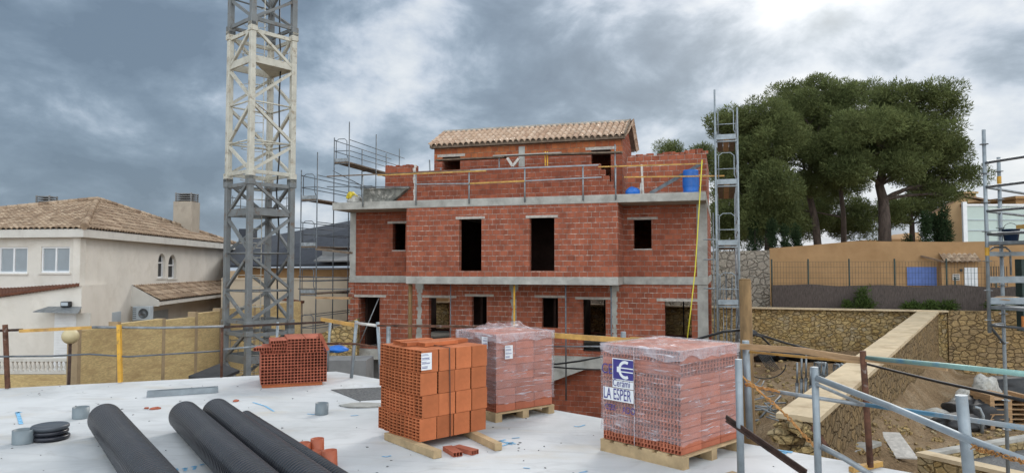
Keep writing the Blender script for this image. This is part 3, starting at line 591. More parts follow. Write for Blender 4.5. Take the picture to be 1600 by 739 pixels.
rf = tile_roof('roof', E, U3, Wd, lu, lw, M['tile_new'], bld, per=0.245, row=0.42, amp=0.062, seed=3)
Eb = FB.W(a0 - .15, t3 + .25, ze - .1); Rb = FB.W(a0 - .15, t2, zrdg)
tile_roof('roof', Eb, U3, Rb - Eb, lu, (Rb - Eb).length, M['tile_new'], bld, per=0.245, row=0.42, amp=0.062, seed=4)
mb = MB(); mb.fbox(FB, a0 - .15, a1 + .17, t2 - .07, t2 + .07, zrdg - .02, zrdg + .09); mb.build('ridge_bed', M['concrete'], bld)
mb = MB(); q = [FB.W(a1 + .13, t1 - .28, ze - .06), FB.W(a1 + .17, t1 - .28, ze - .06), FB.W(a1 + .17, t2, zrdg - .04), FB.W(a1 + .13, t2, zrdg - .04)]
mb.bar(FB.W(a1 + .15, t1 - .28, ze + .0), FB.W(a1 + .15, t2, zrdg + .04), .05, .16, upv=(0, 0, 1)); mb.bar(FB.W(a1 + .15, t2, zrdg + .04), FB.W(a1 + .15, t3 + .25, ze - .04), .05, .16, upv=(0, 0, 1)); mb.build('verge_board', M['plank'], bld)

# ---- guard rail along the roof slab edge
gr = empty('edge_guard_rail', FB.W(0, -0.05, zs_bot), -TH, 'boards and tubes on slim white posts along the roof slab edge of the brick house', 'guard rail')
def tubeo(name, p0, p1, r, mat, parent, n=8): mb = MB(); mb.tube([p0, p1], r, n); return mb.build(name, M[mat], parent)
def baro(name, p0, p1, w_, h_, mat, parent): mb = MB(); mb.bar(p0, p1, w_, h_, upv=(0, 0, 1)); return mb.build(name, M[mat], parent)
for px in (567, 650, 733, 820, 911, 962):
    s = B(px, 290, -.05)[0]; tubeo('post', FB.W(s, -.05, zs_bot + .1), FB.W(s, -.05, zs_top + 1.1), .028, 'galv_light', gr)
for (x0, y0, x1, y1, m_, th) in ((511, 276, 735, 266, 'plank', .05), (590, 274, 760, 267, 'board', .06), (735, 266, 935, 258, 'galv_light', .05), (935, 261, 1098, 256, 'board', .045), (648, 288, 735, 287, 'galv', .05), (733, 287, 820, 283, 'board', .06), (820, 283, 940, 277, 'galv_light', .045), (975, 277, 1132, 275, 'board', .05), (511, 292, 640, 292, 'galv_dark', .035)):
    a = B(x0, y0, -.09); b = B(x1, y1, -.09); baro('rail', FB.W(a[0], -.1, a[1]), FB.W(b[0], -.1, b[1]), .03, th, m_, gr)
# slim steel props in front of the ground floor
def prop_at(px, y0, mat, r, name, label, t=0.25, cat='prop', grp=None, extra=None):
    s = B(px, 480, t)[0]; mb = MB(); mb.tube([FB.W(s, t, zg - 1.5), FB.W(s, t, zb_bot - .012)], r, 10)
    return solo(mb, name, M[mat], label, cat, grp)
prop_at(641, 445, 'log', .085, 'timber_post', 'round brown timber post holding the slab left of the first barred opening', t=.3, cat='post')
G1 = 'slim steel props under the first floor slab'
prop_at(704, 445, 'galv_dark', .022, 'steel_prop', 'thin dark steel prop at the right edge of the first see-through opening', grp=G1)
prop_at(803.5, 445, 'yellow', .04, 'steel_prop', 'yellow steel prop under the slab above the wrapped brick pallet', grp=G1)
prop_at(884, 445, 'galv_dark', .03, 'steel_prop', 'thin dark prop between the small dark window and the tall opening', grp=G1)
prop_at(955, 445, 'galv_dark', .03, 'steel_prop', 'thin dark prop right of the tall opening with railings', grp=G1)
a = B(575, 520, .8); b = B(591, 466, 1.3); mb = MB(); mb.tube([FB.W(B(562, 534, .9)[0], .9, B(562, 536, .9)[1]), FB.W(B(592, 466, 1.3)[0], 1.3, B(592, 466, 1.3)[1])], .025); solo(mb, 'brace_tube', M['galv'], 'thin grey tube leaning across the leftmost dark doorway', 'tube')
# things on the roof slab
def frame_obj(px, py, t): s, z = B(px, py, t); return s, z
s0, _ = B(567, 305, .25); s1, _ = B(640, 305, .25); zt = B(600, 294.5, .25)[1]
mb = MB(); z0 = zs_top + .002
def trap(mb, sa0, sa1, sb0, sb1, t0, t1, z0, z1, ins=.06, m=0):
    mb.hexa([FB.W(sa0, t0 + ins, z0), FB.W(sa1, t0 + ins, z0), FB.W(sa1, t1 - ins, z0), FB.W(sa0, t1 - ins, z0), FB.W(sb0, t0, z1), FB.W(sb1, t0, z1), FB.W(sb1, t1, z1), FB.W(sb0, t1, z1)], m)
sk = empty('mortar_skip', FB.W(s0, .2, z0), -TH, 'mortar-splashed steel tub with sloping end on the roof slab corner', 'skip')
trap(mb, s0 + .02, s1 - .75, s0, s1, .12, .95, z0, zt); mb.build('tub', M['skip'], sk, bevel=.01)
mb = MB(); mb.fbox(FB, s0 - .02, s1 + .03, .09, .13, zt - .05, zt + .005); mb.fbox(FB, s0 - .02, s1 + .03, .94, .98, zt - .05, zt + .005); mb.fbox(FB, s0 - .02, s0 + .02, .13, .94, zt - .05, zt + .005); mb.build('rim', M['skip'], sk)
mb = MB(); mb.fbox(FB, s0 - .05, s0 + .45, .1, .5, zt + .008, zt + .12); mb.build('crossbar', M['galv_dark'], sk)
def lumpy(name, c, rx, ry, rz, mat, seed, amp=.25, parent=None, sub=3, fl=True, **tg):
    bm = bmesh.new(); bmesh.ops.create_icosphere(bm, subdivisions=sub, radius=1)
    for v in bm.verts:
        n = mnoise.noise(v.co * 1.7 + Vector((seed, 0, 0))) * amp + mnoise.noise(v.co * 4.5 + Vector((seed, 5, 0))) * amp * .5
        v.co *= 1 + n; v.co = Vector((v.co.x * rx, v.co.y * ry, max(v.co.z * rz, -rz * .55) if fl else v.co.z * rz))
    zmin = min(v.co.z for v in bm.verts); me = bpy.data.meshes.new(name); 
    for v in bm.verts: v.co.z -= zmin
    bm.to_mesh(me); bm.free(); me.materials.append(M[mat])
    for p in me.polygons: p.use_smooth = True
    o = bpy.data.objects.new(name, me); sc.collection.objects.link(o)
    o.location = c; T[o] = Matrix.Translation(Vector(c))
    if parent is not None: o.parent = parent; o.matrix_parent_inverse = T[parent].inverted()
    return tag(o, **tg)
s, z = B(553, 300, .35); lumpy('sack', FB.W(s, .4, zs_top), .34, .28, .22, 'sack', 3, label='whitish crumpled big bag at the left corner of the roof slab', cat='sack')
s, z = B(551, 297, .35); lumpy('plastic_bag', FB.W(s - .03, .33, zs_top + .16), .22, .2, .2, 'yellow_bag', 8, amp=.4, label='bright yellow crumpled bag lying on the whitish sack', cat='bag')
def barrel(px, r, h, t, label, name='barrel', mat='blue', lying=False):
    s, _ = B(px, 300, t); c = FB.W(s, t, zs_top + .002); mb = MB()
    e = empty(name, c, 0, label, 'barrel')
    pr = [(0, 0), (r * .9, 0), (r * .97, .04), (r * .93, h * .12), (r, h * .3), (r * 1.02, h * .5), (r, h * .7), (r * .93, h * .86), (r * .97, h * .93), (r * .9, h), (r * .5, h), (r * .5, h - .02), (0, h - .02)]
    mb.lathe(c, pr, 24); mb.build('drum', M[mat], e)
    mb = MB(); mb.lathe(c, [(r * 1.03, h * .3 - .015), (r * 1.05, h * .3), (r * 1.03, h * .3 + .015)], 24); mb.lathe(c, [(r * 1.03, h * .7 - .015), (r * 1.05, h * .7), (r * 1.03, h * .7 + .015)], 24); mb.build('hoop', M[mat], e)
barrel(1079.5, .29, .84, .45, 'upright blue plastic drum at the right end of the roof slab')
s, _ = B(989, 300, .6); lumpy('blue_basin', FB.W(s, .5, zs_top), .27, .25, .20, 'blue', 4, amp=.15, label='low blue plastic bundle on the slab right of the tiled stair tower', cat='bundle')
a = B(1016, 300, .3); b = B(1098, 255, .9); mb = MB(); mb.bar(FB.W(a[0], .3, zs_top + .03), FB.W(b[0], .9, b[1]), .05, .13, upv=(0, 0, 1)); solo(mb, 'leaning_plank', M['galv_dark'], 'long grey plank leaning up to the right against the terrace wall', 'plank')
for px, lean, y1, lb in ((1005, -3, 257, 'pale upright board standing beside the leaning plank on the terrace'), (1000, 2, 286, 'short pale stick standing beside the low blue bundle')):
    a = B(px, 300, .7)[0]; b, zb = B(px + lean, y1, .7); mb = MB(); mb.bar(FB.W(a, .7, zs_top), FB.W(b, .75, zb), .07, .07); solo(mb, 'board', M['mortar'], lb, 'board')
# yellow hose hanging down the facade
pts = [B(1097, 250, -.15), B(1094, 300, -.15), B(1086.5, 420, -.1), B(1080, 480, -.1), B(1073, 536, -.1)]; mb = MB()
mb.tube([FB.W(s, -.16, z) for s, z in pts], .022, 6); solo(mb, 'hose', M['hose'], 'thin yellow hose hanging from the roof slab down the facade by the right column', 'hose')
# planks on trestles before the tower
ps = empty('plank_stage', FB.W(a0, 1.3, zs_top), -TH, 'run of old planks on yellow trestles in front of the tiled stair tower', 'staging')
for x0, y0, x1, y1, m_, w_ in ((683, 251, 790, 246, 'plank', .09), (772, 244.5, 878, 239.5, 'concrete', .07), (856, 242, 972, 238.5, 'plank', .10)):
    a = B(x0, y0, 1.3); b = B(x1, y1, 1.3); baro('plank', FB.W(a[0], 1.3, a[1]), FB.W(b[0], 1.3, b[1]), .35, w_ * .6, m_, ps)
for px in (852, 855.5): s = B(px, 250, 1.25)[0]; tubeo('trestle_leg', FB.W(s, 1.25, zs_top), FB.W(s, 1.25, B(px, 237, 1.25)[1]), .025, 'yellow', ps)
for px, l, y in ((674, 6, 250), (686, -6, 262), (780, 0, 246), (961, 0, 226)): a = B(px, 290, 1.2)[0]; b, zb = B(px - l * .5, y, 1.2); tubeo('trestle_leg', FB.W(a, 1.2, zs_top), FB.W(b, 1.2, zb), .028, 'galv', ps)
for x0, y0, x1, y1 in ((793, 247, 801, 260), (801, 260, 811, 248)): a = B(x0, y0, 1.2); b = B(x1, y1, 1.2); mb = MB(); mb.bar(FB.W(a[0], 1.2, a[1]), FB.W(b[0], 1.2, b[1]), .1, .1); mb.build('broken_bracket', M['mortar'], ps)

# ================================================================== SCAFFOLDS
def scaf(name, label, base, cat='scaffold'): return empty(name, base, -TH, label, cat)
# left, running back along the side of the house
sx0, sx1 = B(470, 350, 0)[0], B(495, 350, 0)[0]; zl = [B(485, y, 0)[1] for y in (468, 392, 311)]; zl = [zl[2] - 5.9, zl[2] - 3.95, zl[2] - 1.98, zl[2], zl[2] + 1.95]
sl_ = scaf('tube_scaffold', 'tall tube scaffold with plank decks running back along the left side of the brick house', FB.W(sx0, 0, -4.7))
ts = (0.0, 2.6, 5.2, 7.8); tops = [(B(470, 266, 0)[1], B(495, 238, 0)[1]), (B(530, 215, 2.6)[1], B(556, 190, 2.6)[1]), (B(573, 233, 5.2)[1], B(595, 210, 5.2)[1]), (B(612, 240, 7.8)[1], B(637, 232, 7.8)[1])]
for t, (ta, tb) in zip(ts, tops):
    for s, zt_ in ((sx0, ta), (sx1, tb)): tubeo('upright', FB.W(s, t, -4.6), FB.W(s, t, zt_), .026, 'galv_dark', sl_)
def gate(s0, s1, t, z, par, mat='galv'):
    mb = MB(); c = .12; w0, w1 = s0 + .1, s1 - .12
    mb.tube([FB.W(w0, t, z), FB.W(w0, t, z + .95), FB.W(w0 + c, t, z + 1.05), FB.W(w1 - c, t, z + 1.05), FB.W(w1, t, z + .95), FB.W(w1, t, z + .3), FB.W(w1 + .06, t, z + .15)], .018, 6)
    mb.tube([FB.W(s0, t, z + .5), FB.W(s1, t, z + .5)], .018, 6); mb.tube([FB.W(s0, t, z + 1.0), FB.W(w0, t, z + 1.0)], .018, 6); return mb.build('end_gate', M[mat], par)
for k, z in enumerate(zl):
    up = k == 4
    tA, tB = (2.6, 7.8) if up else (0, 7.8)
    mb = MB(); mb.fbox(FB, sx0 + .03, sx1 - .03, tA, tB, z - .06, z); mb.build('deck', M['plank'], sl_)
    mb = MB(); mb.fbox(FB, sx0 + .04, sx1 - .04, tA - .03, tA - .005, z + .002, z + .15); mb.build('toe_board', M['galv'], sl_)
    gate(sx0, sx1, tA, z, sl_, 'galv_dark')
    for t in ts:
        if t >= tA: tubeo('transom', FB.W(sx0, t, z - .09), FB.W(sx1, t, z - .09), .022, 'galv_dark', sl_)
    for hz in (.5, 1.0):
        for s in (sx0, sx1) if k >= 3 else (sx0, sx1): tubeo('guard_tube', FB.W(s, tA, z + hz), FB.W(s, tB + (0 if k < 3 else .6), z + hz), .018, 'galv_dark', sl_)
for (x0, y0, x1, y1, t) in ((520, 267, 565, 290, 1.2), (447, 355, 520, 360, -.4)):
    a = B(x0, y0, t); b = B(x1, y1, t + .8); tubeo('brace', FB.W(a[0], t, a[1]), FB.W(b[0], t + .8, b[1]), .02, 'galv_dark', sl_)
for (x0, y0, x1, y1) in ((495, 433, 546, 434), (466, 451, 548, 452), (466, 432, 500, 433)): a = B(x0, y0, -.05); b = B(x1, y1, -.05); tubeo('guard_tube', FB.W(a[0], -.05, a[1]), FB.W(b[0], -.05, b[1]), .02, 'galv_dark', sl_)
mb = MB(); a = B(494, 466, -.3); b = B(546, 467, -.3); mb.fbox(FB, a[0], b[0], -.35, -.05, a[1] - .02, a[1] + .07); mb.build('plank', M['wood'], sl_)
mb = MB(); a = B(494, 389, -.3); b = B(546, 395, -.3); mb.bar(FB.W(a[0], -.2, a[1]), FB.W(b[0], -.2, b[1]), .3, .08, upv=(0, 0, 1)); mb.build('plank', M['plank'], sl_)
# right, seen end-on
tf = -1.0; qx0, qx1 = B(1119, 340, tf)[0], B(1154, 340, tf)[0]; zr_ = [B(1136, y, tf)[1] for y in (475, 382, 287, 217)]
sr_ = scaf('tube_scaffold', 'narrow galvanised scaffold tower with round-cornered gates by the right corner of the brick house', FB.W(qx0, tf, -2.4))
for i, t in enumerate((tf, tf + 2.5, tf + 5.0, tf + 7.5)):
    for s, zt_ in ((qx0, B(1124, 140, tf)[1] if i == 0 else zr_[3] + 1.1), (qx1, B(1154, 168, tf)[1] if i == 0 else zr_[3] + 1.1)):
        zt_ = zt_ - (0 if i < 1 else 2.2 * (i > 1)); tubeo('upright', FB.W(s, t, -2.5), FB.W(s, t, zt_), .032 if i == 0 else .024, 'galv_light' if i == 0 else 'galv', sr_)
for k, z in enumerate(zr_ + [zr_[0] - 1.9]):
    tE = tf + (5.0 if k != 3 else 2.5)
    for j in range(3):
        a = qx0 + .06 + j * (qx1 - qx0 - .12) / 3; mb = MB(); mb.fbox(FB, a, a + (qx1 - qx0 - .16) / 3, tf + .03, tE, z - .05, z); mb.build('deck_plank', M['plank'] if j != 1 else M['wood'], sr_)
    mb = MB(); mb.fbox(FB, qx0 + .03, qx1 - .05, tf - .03, tf - .004, z - .02, z + .15); mb.build('toe_board', M['galv_light'], sr_)
    mb = MB(); mb.tube([FB.W(qx0 - .03, tf, z - .09), FB.W(qx1 + .03, tf, z - .09)], .028, 8); mb.build('transom', M['galv_light'], sr_)
    if k < 4: gate(qx0, qx1, tf, z, sr_, 'galv_light')
    for hz in (.5, 1.0):
        for s in (qx0, qx1): tubeo('guard_tube', FB.W(s, tf, z + hz), FB.W(s, tE, z + hz), .018, 'galv', sr_)
for z0_, z1_ in ((zr_[0] - 1.7, zr_[0] - .2), (zr_[0] + .1, zr_[1] - .2)): tubeo('brace', FB.W(qx1, tf + 2.5, z0_), FB.W(qx1, tf + 5, z1_), .02, 'galv', sr_)
for j in range(7):   # hanging loose tubes
    a = qx0 + .2 + j * .06; tubeo('spare_tube', FB.W(a, tf + 1 + .1 * j, zr_[0] - 2.5), FB.W(a + rnd.uniform(-.05, .3), tf + 2 + .1 * j, zr_[0] + rnd.uniform(.6, 1.2)), .015, 'galv_dark' if j % 2 else 'galv', sr_)
for z in (zr_[1] + .2, zr_[0] + .5, zr_[1] - .5): tubeo('tie_tube', FB.W(qx0 - .45, tf + .6, z), FB.W(qx0, tf + .6, z), .02, 'galv_light', sr_)
tubeo('upright', FB.W(qx0 - .12, tf + 1.6, -2), FB.W(qx0 - .12, tf + 1.6, zr_[1] + 1.2), .024, 'galv', sr_)
mb = MB(); s, z = B(1109, 530, REC + 1.5); mb.fbox(FB, sR + .005, sR + .10, REC + .34, REC + .8, zg, zb_bot); mb.build('corner_brick', M['brick_old'], bld)

# ================================================================== TOWER CRANE
CD = 20.0; cc = P(404.5, 400, CD); ca = R(3.5); half = 0.89
crane = empty('tower_crane', (cc.x, cc.y, -3.2), 0, 'tall lattice tower crane mast, cream between dull grey sections', 'crane')
cor = []
for k in range(4):
    a = ca + math.pi / 2 * k - math.pi / 2; cor.append(Vector((cc.x + half * math.cos(a), cc.y + half * math.sin(a))))
# order: 0 front, 1 right, 2 back, 3 left
zj = [ZA(510, CD) - 4.15, ZA(510, CD), ZA(283, CD), ZA(54, CD), ZA(54, CD) + 4.15]
csc = [('crane_grey', zj[0] + .4, zj[1]), ('crane_grey', zj[1], zj[2]), ('crane_white', zj[2], zj[3]), ('crane_grey', zj[3], zj[4])]
def c3(i, z): return Vector((cor[i % 4].x, cor[i % 4].y, z))
for mname, z0, z1 in csc:
    H = z1 - z0; secm = M[mname]
    sec = MB(); 
    for i in range(4):
        q = c3(i, 0); w_ = .074; an = ca + math.pi / 4 + math.pi / 2 * i
        d1 = (cor[(i + 1) % 4] - cor[i]).normalized() * w_; d2 = (cor[(i - 1) % 4] - cor[i]).normalized() * w_
        c0 = cor[i]; pl = [c0 - d1 - d2, c0 + d1 - d2, c0 + d1 + d2, c0 - d1 + d2]
        sec.prism([(p.x, p.y) for p in pl], z0 + .06, z1 - .06)
        for zc in (z0 + .07, z1 - .07): 
            pl2 = [c0 + (p - c0) * 1.35 for p in pl]; sec.prism([(p.x, p.y) for p in pl2], zc - .13, zc + .13)
    sec.build('mast_chords', secm, crane, bevel=.012)
    lv = [0, .245, .50, .755, 1.0]
    br = MB()
    for i in range(4):
        for k in range(4):
            za, zb = z0 + H * lv[k] + (.05 if k else .18), z0 + H * lv[k + 1] - .05
            inv = (i in (3, 2)) != (k % 2 == 0)
            p0, p1 = (c3(i, za), c3(i + 1, zb)) if inv else (c3(i + 1, za), c3(i, zb))
            br.bar(p0, p1, .075, .075)
            if k in (1, 2): br.tube([c3(i, z0 + H * lv[k]), c3(i + 1, z0 + H * lv[k])], .024, 6)
        br.bar(c3(i, z0 + .17), c3(i + 1, z0 + .17), .06, .10, upv=(0, 0, 1)); br.bar(c3(i, z1 - .17), c3(i + 1, z1 - .17), .06, .10, upv=(0, 0, 1))
    br.tube([c3(0, z0 + H * .5), c3(2, z0 + H * .5)], .02, 6); br.tube([c3(1, z0 + H * .25), c3(3, z0 + H * .25)], .02, 6)
    br.build('lattice_braces', secm, crane)
    zb = z0 + H * .775; bt = MB()
    for i in range(4): bt.bar(c3(i, zb), c3(i + 1, zb), .05, .20, upv=(0, 0, 1))
    bt.prism([(cor[i].x, cor[i].y) for i in (0, 1, 2)], zb - .06, zb - .03)
    bt.build('rest_platform', secm, crane)
    hr_ = MB()
    for hz in (.22, .45):
        for i in (1, 2): hr_.tube([c3(i, zb + hz) * .92 + Vector((cc.x, cc.y, zb + hz)) * .08, c3(i + 1, zb + hz) * .92 + Vector((cc.x, cc.y, zb + hz)) * .08], .012, 5)
    for i in (1, 2, 3):
        for f in (.85, .6): p = c3(i, zb) * f + Vector((cc.x, cc.y, zb)) * (1 - f); hr_.tube([p, p + Vector((0, 0, .5))], .012, 5)
    hr_.build('platform_rail', secm, crane)
mb = MB()
lc = Vector((cc.x - .22, cc.y + .35, 0)); z = zj[0] + .5
for sx in (-.16, .16): mb.tube([lc + Vector((sx, 0, zj[0] + .4)), lc + Vector((sx, 0, zj[4]))], .014, 5)
while z < zj[4]: mb.tube([lc + Vector((-.16, 0, z)), lc + Vector((.16, 0, z))], .011, 5); z += .28
for zz_ in np.arange(zj[0] + 2, zj[4], .9):
    mb.tube([lc + Vector((.33 * math.cos(a), -.33 + .33 * math.sin(a), zz_)) for a in np.linspace(R(60), R(-240), 9)], .009, 4, cap=False)
mb.build('ladder', M['crane_white'], crane)
cb_ = [(437, 0), (437, 60), (439, 90), (436, 160), (437, 240), (432, 300), (436, 360), (433, 420), (434, 520), (434, 600)]
mb = MB(); mb.tube([P(x, y, CD + .25) for x, y in cb_] , .022, 6); mb.tube([P(434, -120, CD + .25), P(437, 0, CD + .25)], .022, 6); mb.build('power_cable', M['cable'], crane)
mb = MB(); mb.prism([(cc.x - 1.6, cc.y - 1.6), (cc.x + 1.6, cc.y - 1.6), (cc.x + 1.6, cc.y + 1.6), (cc.x - 1.6, cc.y + 1.6)], -4.8, zj[0] + .5); mb.build('footing', M['concrete'], crane)

# ================================================================== CREAM HOUSE ON THE LEFT
HB = -2.4
A = P(126, 372, 26.0); A2 = Vector((A.x, A.y)); dR_ = Vector((-0.10, 1.0)).normalized(); dL_ = Vector((-math.cos(R(11)), math.sin(R(11))))
LB, LA = 17.5, 12.5
hz_e = ZA(371, 26.0)          # underside of the white fascia
house = empty('cream_house', (A.x, A.y, HB), 0, 'two storey cream rendered villa with hipped weathered tile roof', 'house')
Bc = A2 + dR_ * LB; Cc = A2 + dL_ * LA; Dc = Cc + dR_ * LB
nrmR = Vector((dR_.y, -dR_.x)); nrmL = Vector((dL_.y, -dL_.x)); 
if nrmL.y > 0: nrmL = -nrmL
class WF:   # wall frame: origin, along, inward depth
    def __init__(s, o, u, n): s.o = o; s.u = u; s.n = n
    def W(s, a, t, z): p = s.o + s.u * a - s.n * t; return Vector((p.x, p.y, z))
    def hit(s, px, py):
        d = ray(px, py); d2 = Vector((d.x, d.y)); k = s.o.dot(s.n) / d2.dot(s.n); q = d2 * k - s.o; return q.dot(s.u), EYE + d.z * k
FR_ = WF(A2, dR_, nrmR); FL_ = WF(A2, dL_, nrmL)
def whole(fr, x0, x1, y0, y1):
    a = fr.hit(x0, (y0 + y1) / 2)[0]; b = fr.hit(x1, (y0 + y1) / 2)[0]; xm = (x0 + x1) / 2
    return (min(a, b), max(a, b), fr.hit(xm, y1)[1], fr.hit(xm, y0)[1])
wl = [whole(FL_, 64, 109, 385.5, 426), whole(FL_, -2, 43, 386, 427)]
arch = [whole(FR_, 247, 258.5, 396, 434), whole(FR_, 263, 275.5, 398, 435)]
mb = MB(); wall_boxes(mb, FL_, 0, LA, 0, .25, HB, hz_e, wl)
wall_boxes(mb, FR_, 0, LB, 0, .25, HB, hz_e, arch)
mb.prism([tuple(Cc), tuple(Dc), tuple(Dc + nrmL * .25), tuple(Cc + nrmL * .0 + (A2 - Cc).normalized() * .25)], HB, hz_e); mb.prism([tuple(Bc), tuple(Dc), tuple(Dc - dR_ * .25), tuple(Bc - dR_ * .25)], HB, hz_e)
mb.build('wall', M['plaster'], house)
mb = MB(); inn = lambda p: (p.x, p.y); cxy = (A2 + Dc) / 2; mb.prism([inn(cxy + (p - cxy) * .93) for p in (A2, Bc, Dc, Cc)], HB, hz_e - .1); mb.build('interior_core', M['black'], house)
ov = .38; oc = [A2 + (nrmR + nrmL) * ov, Bc + (nrmR - nrmL) * ov, Dc - (nrmR + nrmL) * ov, Cc - (nrmR - nrmL) * ov]
mb = MB(); mb.prism([tuple(p) for p in oc], hz_e, hz_e + .30); mb.build('eaves_fascia', M['fascia'], house)
ez = hz_e + .34; apx = P(152, 313, 33.6); rf_parent = house
cs = [Vector((p.x, p.y, ez)) for p in [oc[0] + (nrmR + nrmL) * .06, oc[1], oc[2], oc[3]]]
def hip_face(p0, p1, apex, seed, mat, nm='roof'):
    U = (p1 - p0).normalized(); m = apex - p0; Wd = m - U * m.dot(U); lw = Wd.length
    ext = 0.0; c = []
    for q, sgn in ((p0, -1), (p1, 1)):
        h = apex - q; n = Vector((h.x, h.y, 0)).cross(Vector((0, 0, 1))).normalized()
        if n.dot(U) * sgn < 0: n = -n
        c.append((apex, n))
    return tile_roof(nm, p0, U, Wd, (p1 - p0).length, lw, mat, house, clips=c, per=.24, row=.40, amp=.04, seed=seed)
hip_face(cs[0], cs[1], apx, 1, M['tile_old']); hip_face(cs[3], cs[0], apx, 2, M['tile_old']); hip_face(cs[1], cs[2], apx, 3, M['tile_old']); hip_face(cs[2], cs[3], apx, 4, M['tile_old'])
for i in range(4): ridge_tiles('ridge_tiles', cs[i] + Vector((0, 0, .05)), apx + Vector((0, 0, .06)), M['tile_old'], house, r=.12)
# soffit trim strip of end tiles is in the roof mesh; windows
def slider(fr, h, par, shade='shutter'):
    fr_o = MB(); a, b, z0, z1 = h; w_ = .06
    for q in ((a, b, z0, z0 + w_), (a, b, z1 - w_, z1), (a, a + w_, z0 + w_, z1 - w_), (b - w_, b, z0 + w_, z1 - w_), ((a + b) / 2 - .035, (a + b) / 2 + .035, z0 + w_, z1 - w_)): fr_o.fbox(fr, q[0], q[1], .04, .12, q[2], q[3])
    wo_ = fr_o.build('window', M['white'], par)
    pn = MB(); n = 14
    for i in range(n):
        zz0 = z0 + w_ + (z1 - z0 - 2 * w_) * i / n; zz1 = z0 + w_ + (z1 - z0 - 2 * w_) * (i + 1) / n
        pn.add([fr.W(a + w_, .10, zz0), fr.W(b - w_, .10, zz0), fr.W(b - w_, .075, zz1), fr.W(a + w_, .075, zz1)], [(0, 1, 2, 3)])
    pn.build('roller_blind', M[shade], wo_)
    sl2 = MB(); sl2.fbox(fr, a - .06, b + .06, -.05, .06, z0 - .06, z0 - .003); sl2.build('sill', M['plaster'], wo_)
for h in wl: slider(FL_, h, house)
for h in arch:
    a, b, z0, z1 = h; m_ = MB(); zc = z1 - (b - a) / 2; n = 10
    # plaster corners making the round head, and dark glass with white frame
    for sgn, x_ in ((1, a), (-1, b)):
        vs = [FR_.W(x_, 0.001, z1 + .002)]; r = (b - a) / 2; mid = (a + b) / 2
        vs += [FR_.W(mid - sgn * r * math.cos(t_), 0.001, zc + r * math.sin(t_)) for t_ in np.linspace(0, math.pi / 2, n)]
        vb = [v + Vector((-nrmR.x, -nrmR.y, 0)) * .2 for v in vs]; k = len(vs)
        m_.add(vs + vb, [tuple(range(k)), tuple(range(k, 2 * k))[::-1]] + [(i, i + 1, k + i + 1, k + i) for i in range(1, k - 1)])
    m_.build('arch_head', M['plaster'], house)
    g = MB(); g.fbox(FR_, a, b, .17, .20, z0, z1); wo_ = g.build('window', M['black'], house)
    g = MB(); g.fbox(FR_, a, a + .10, .11, .168, z0, z1); g.fbox(FR_, b - .10, b, .11, .168, z0, z1); g.fbox(FR_, a + .1, b - .1, .11, .168, z0, z0 + .06); g.fbox(FR_, a + .1, b - .1, .11, .168, zc - .03, zc + .03); g.build('frame', M['white'], wo_)
    g = MB(); g.fbox(FR_, a - .12, b + .12, -.04, .05, z0 - .07, z0 - .003); g.build('sill', M['fascia'], wo_)
# chimneys
def chimney(c, w_, z0, z1, par, mat='chimney', w2=None):
    w2 = w2 or w_; mb = MB(); mb.box((c.x - w_ / 2, c.y - w2 / 2, z0), (c.x + w_ / 2, c.y + w2 / 2, z1)); ch = mb.build('chimney', M[mat], par)
    mb = MB(); 
    for i in range(4):
        z = z1 + .05 + i * .12; mb.box((c.x - w_ / 2 + .05, c.y - w2 / 2 + .05, z), (c.x + w_ / 2 - .05, c.y + w2 / 2 - .05, z + .05))
    for sx in (-1, 1):
        for sy in (-1, 1): mb.box((c.x + sx * (w_ / 2 - .09) - .03, c.y + sy * (w2 / 2 - .09) - .03, z1), (c.x + sx * (w_ / 2 - .09) + .03, c.y + sy * (w2 / 2 - .09) + .03, z1 + .5))
    mb.build('chimney_cowl', M['concrete_dark'], ch)
cp = P(291.5, 340, 39.5); chimney(cp, 1.02, P(291, 366, 39.5).z - .35, ZA(316, 39.5), house)
cp = P(73, 318, 37); chimney(cp, .85, cp.z - 2, ZA(321, 37), house, w2=.8)
# lean-to roof on the right facade with white side cheek
a0h = FR_.hit(206, 447); zt_ = a0h[1]; s_0 = a0h[0]; s_1 = FR_.hit(352, 440)[0] + 1.2
oute = 1.15; zlo = zt_ - .62
Ee = FR_.W(s_0, -oute, zlo); Et = FR_.W(s_0, -.0, zt_)
tile_roof('lean_to_roof', Ee, Vector((dR_.x, dR_.y, 0)), Et - Ee, s_1 - s_0, (Et - Ee).length, M['tile_old'], house, per=.24, row=.40, amp=.04, seed=9)
mb = MB(); mb.fbox(FR_, s_0, s_1, -oute + .05, -.002, zlo - .22, zlo - .06); mb.build('lean_to_fascia', M['fascia'], house)
mb = MB(); q = [FR_.W(s_0 - .05, -.002, zlo - .25), FR_.W(s_0 - .05, -oute, zlo - .25), FR_.W(s_0 - .05, -oute, zlo), FR_.W(s_0 - .05, -.002, zt_ + .04)]; q2 = [p + Vector((dR_.x, dR_.y, 0)) * .06 for p in q]
mb.add(q + q2, [(0, 1, 2, 3), (7, 6, 5, 4), (0, 4, 5, 1), (1, 5, 6, 2), (2, 6, 7, 3), (3, 7, 4, 0)]); mb.build('cheek_wall', M['fascia'], house)
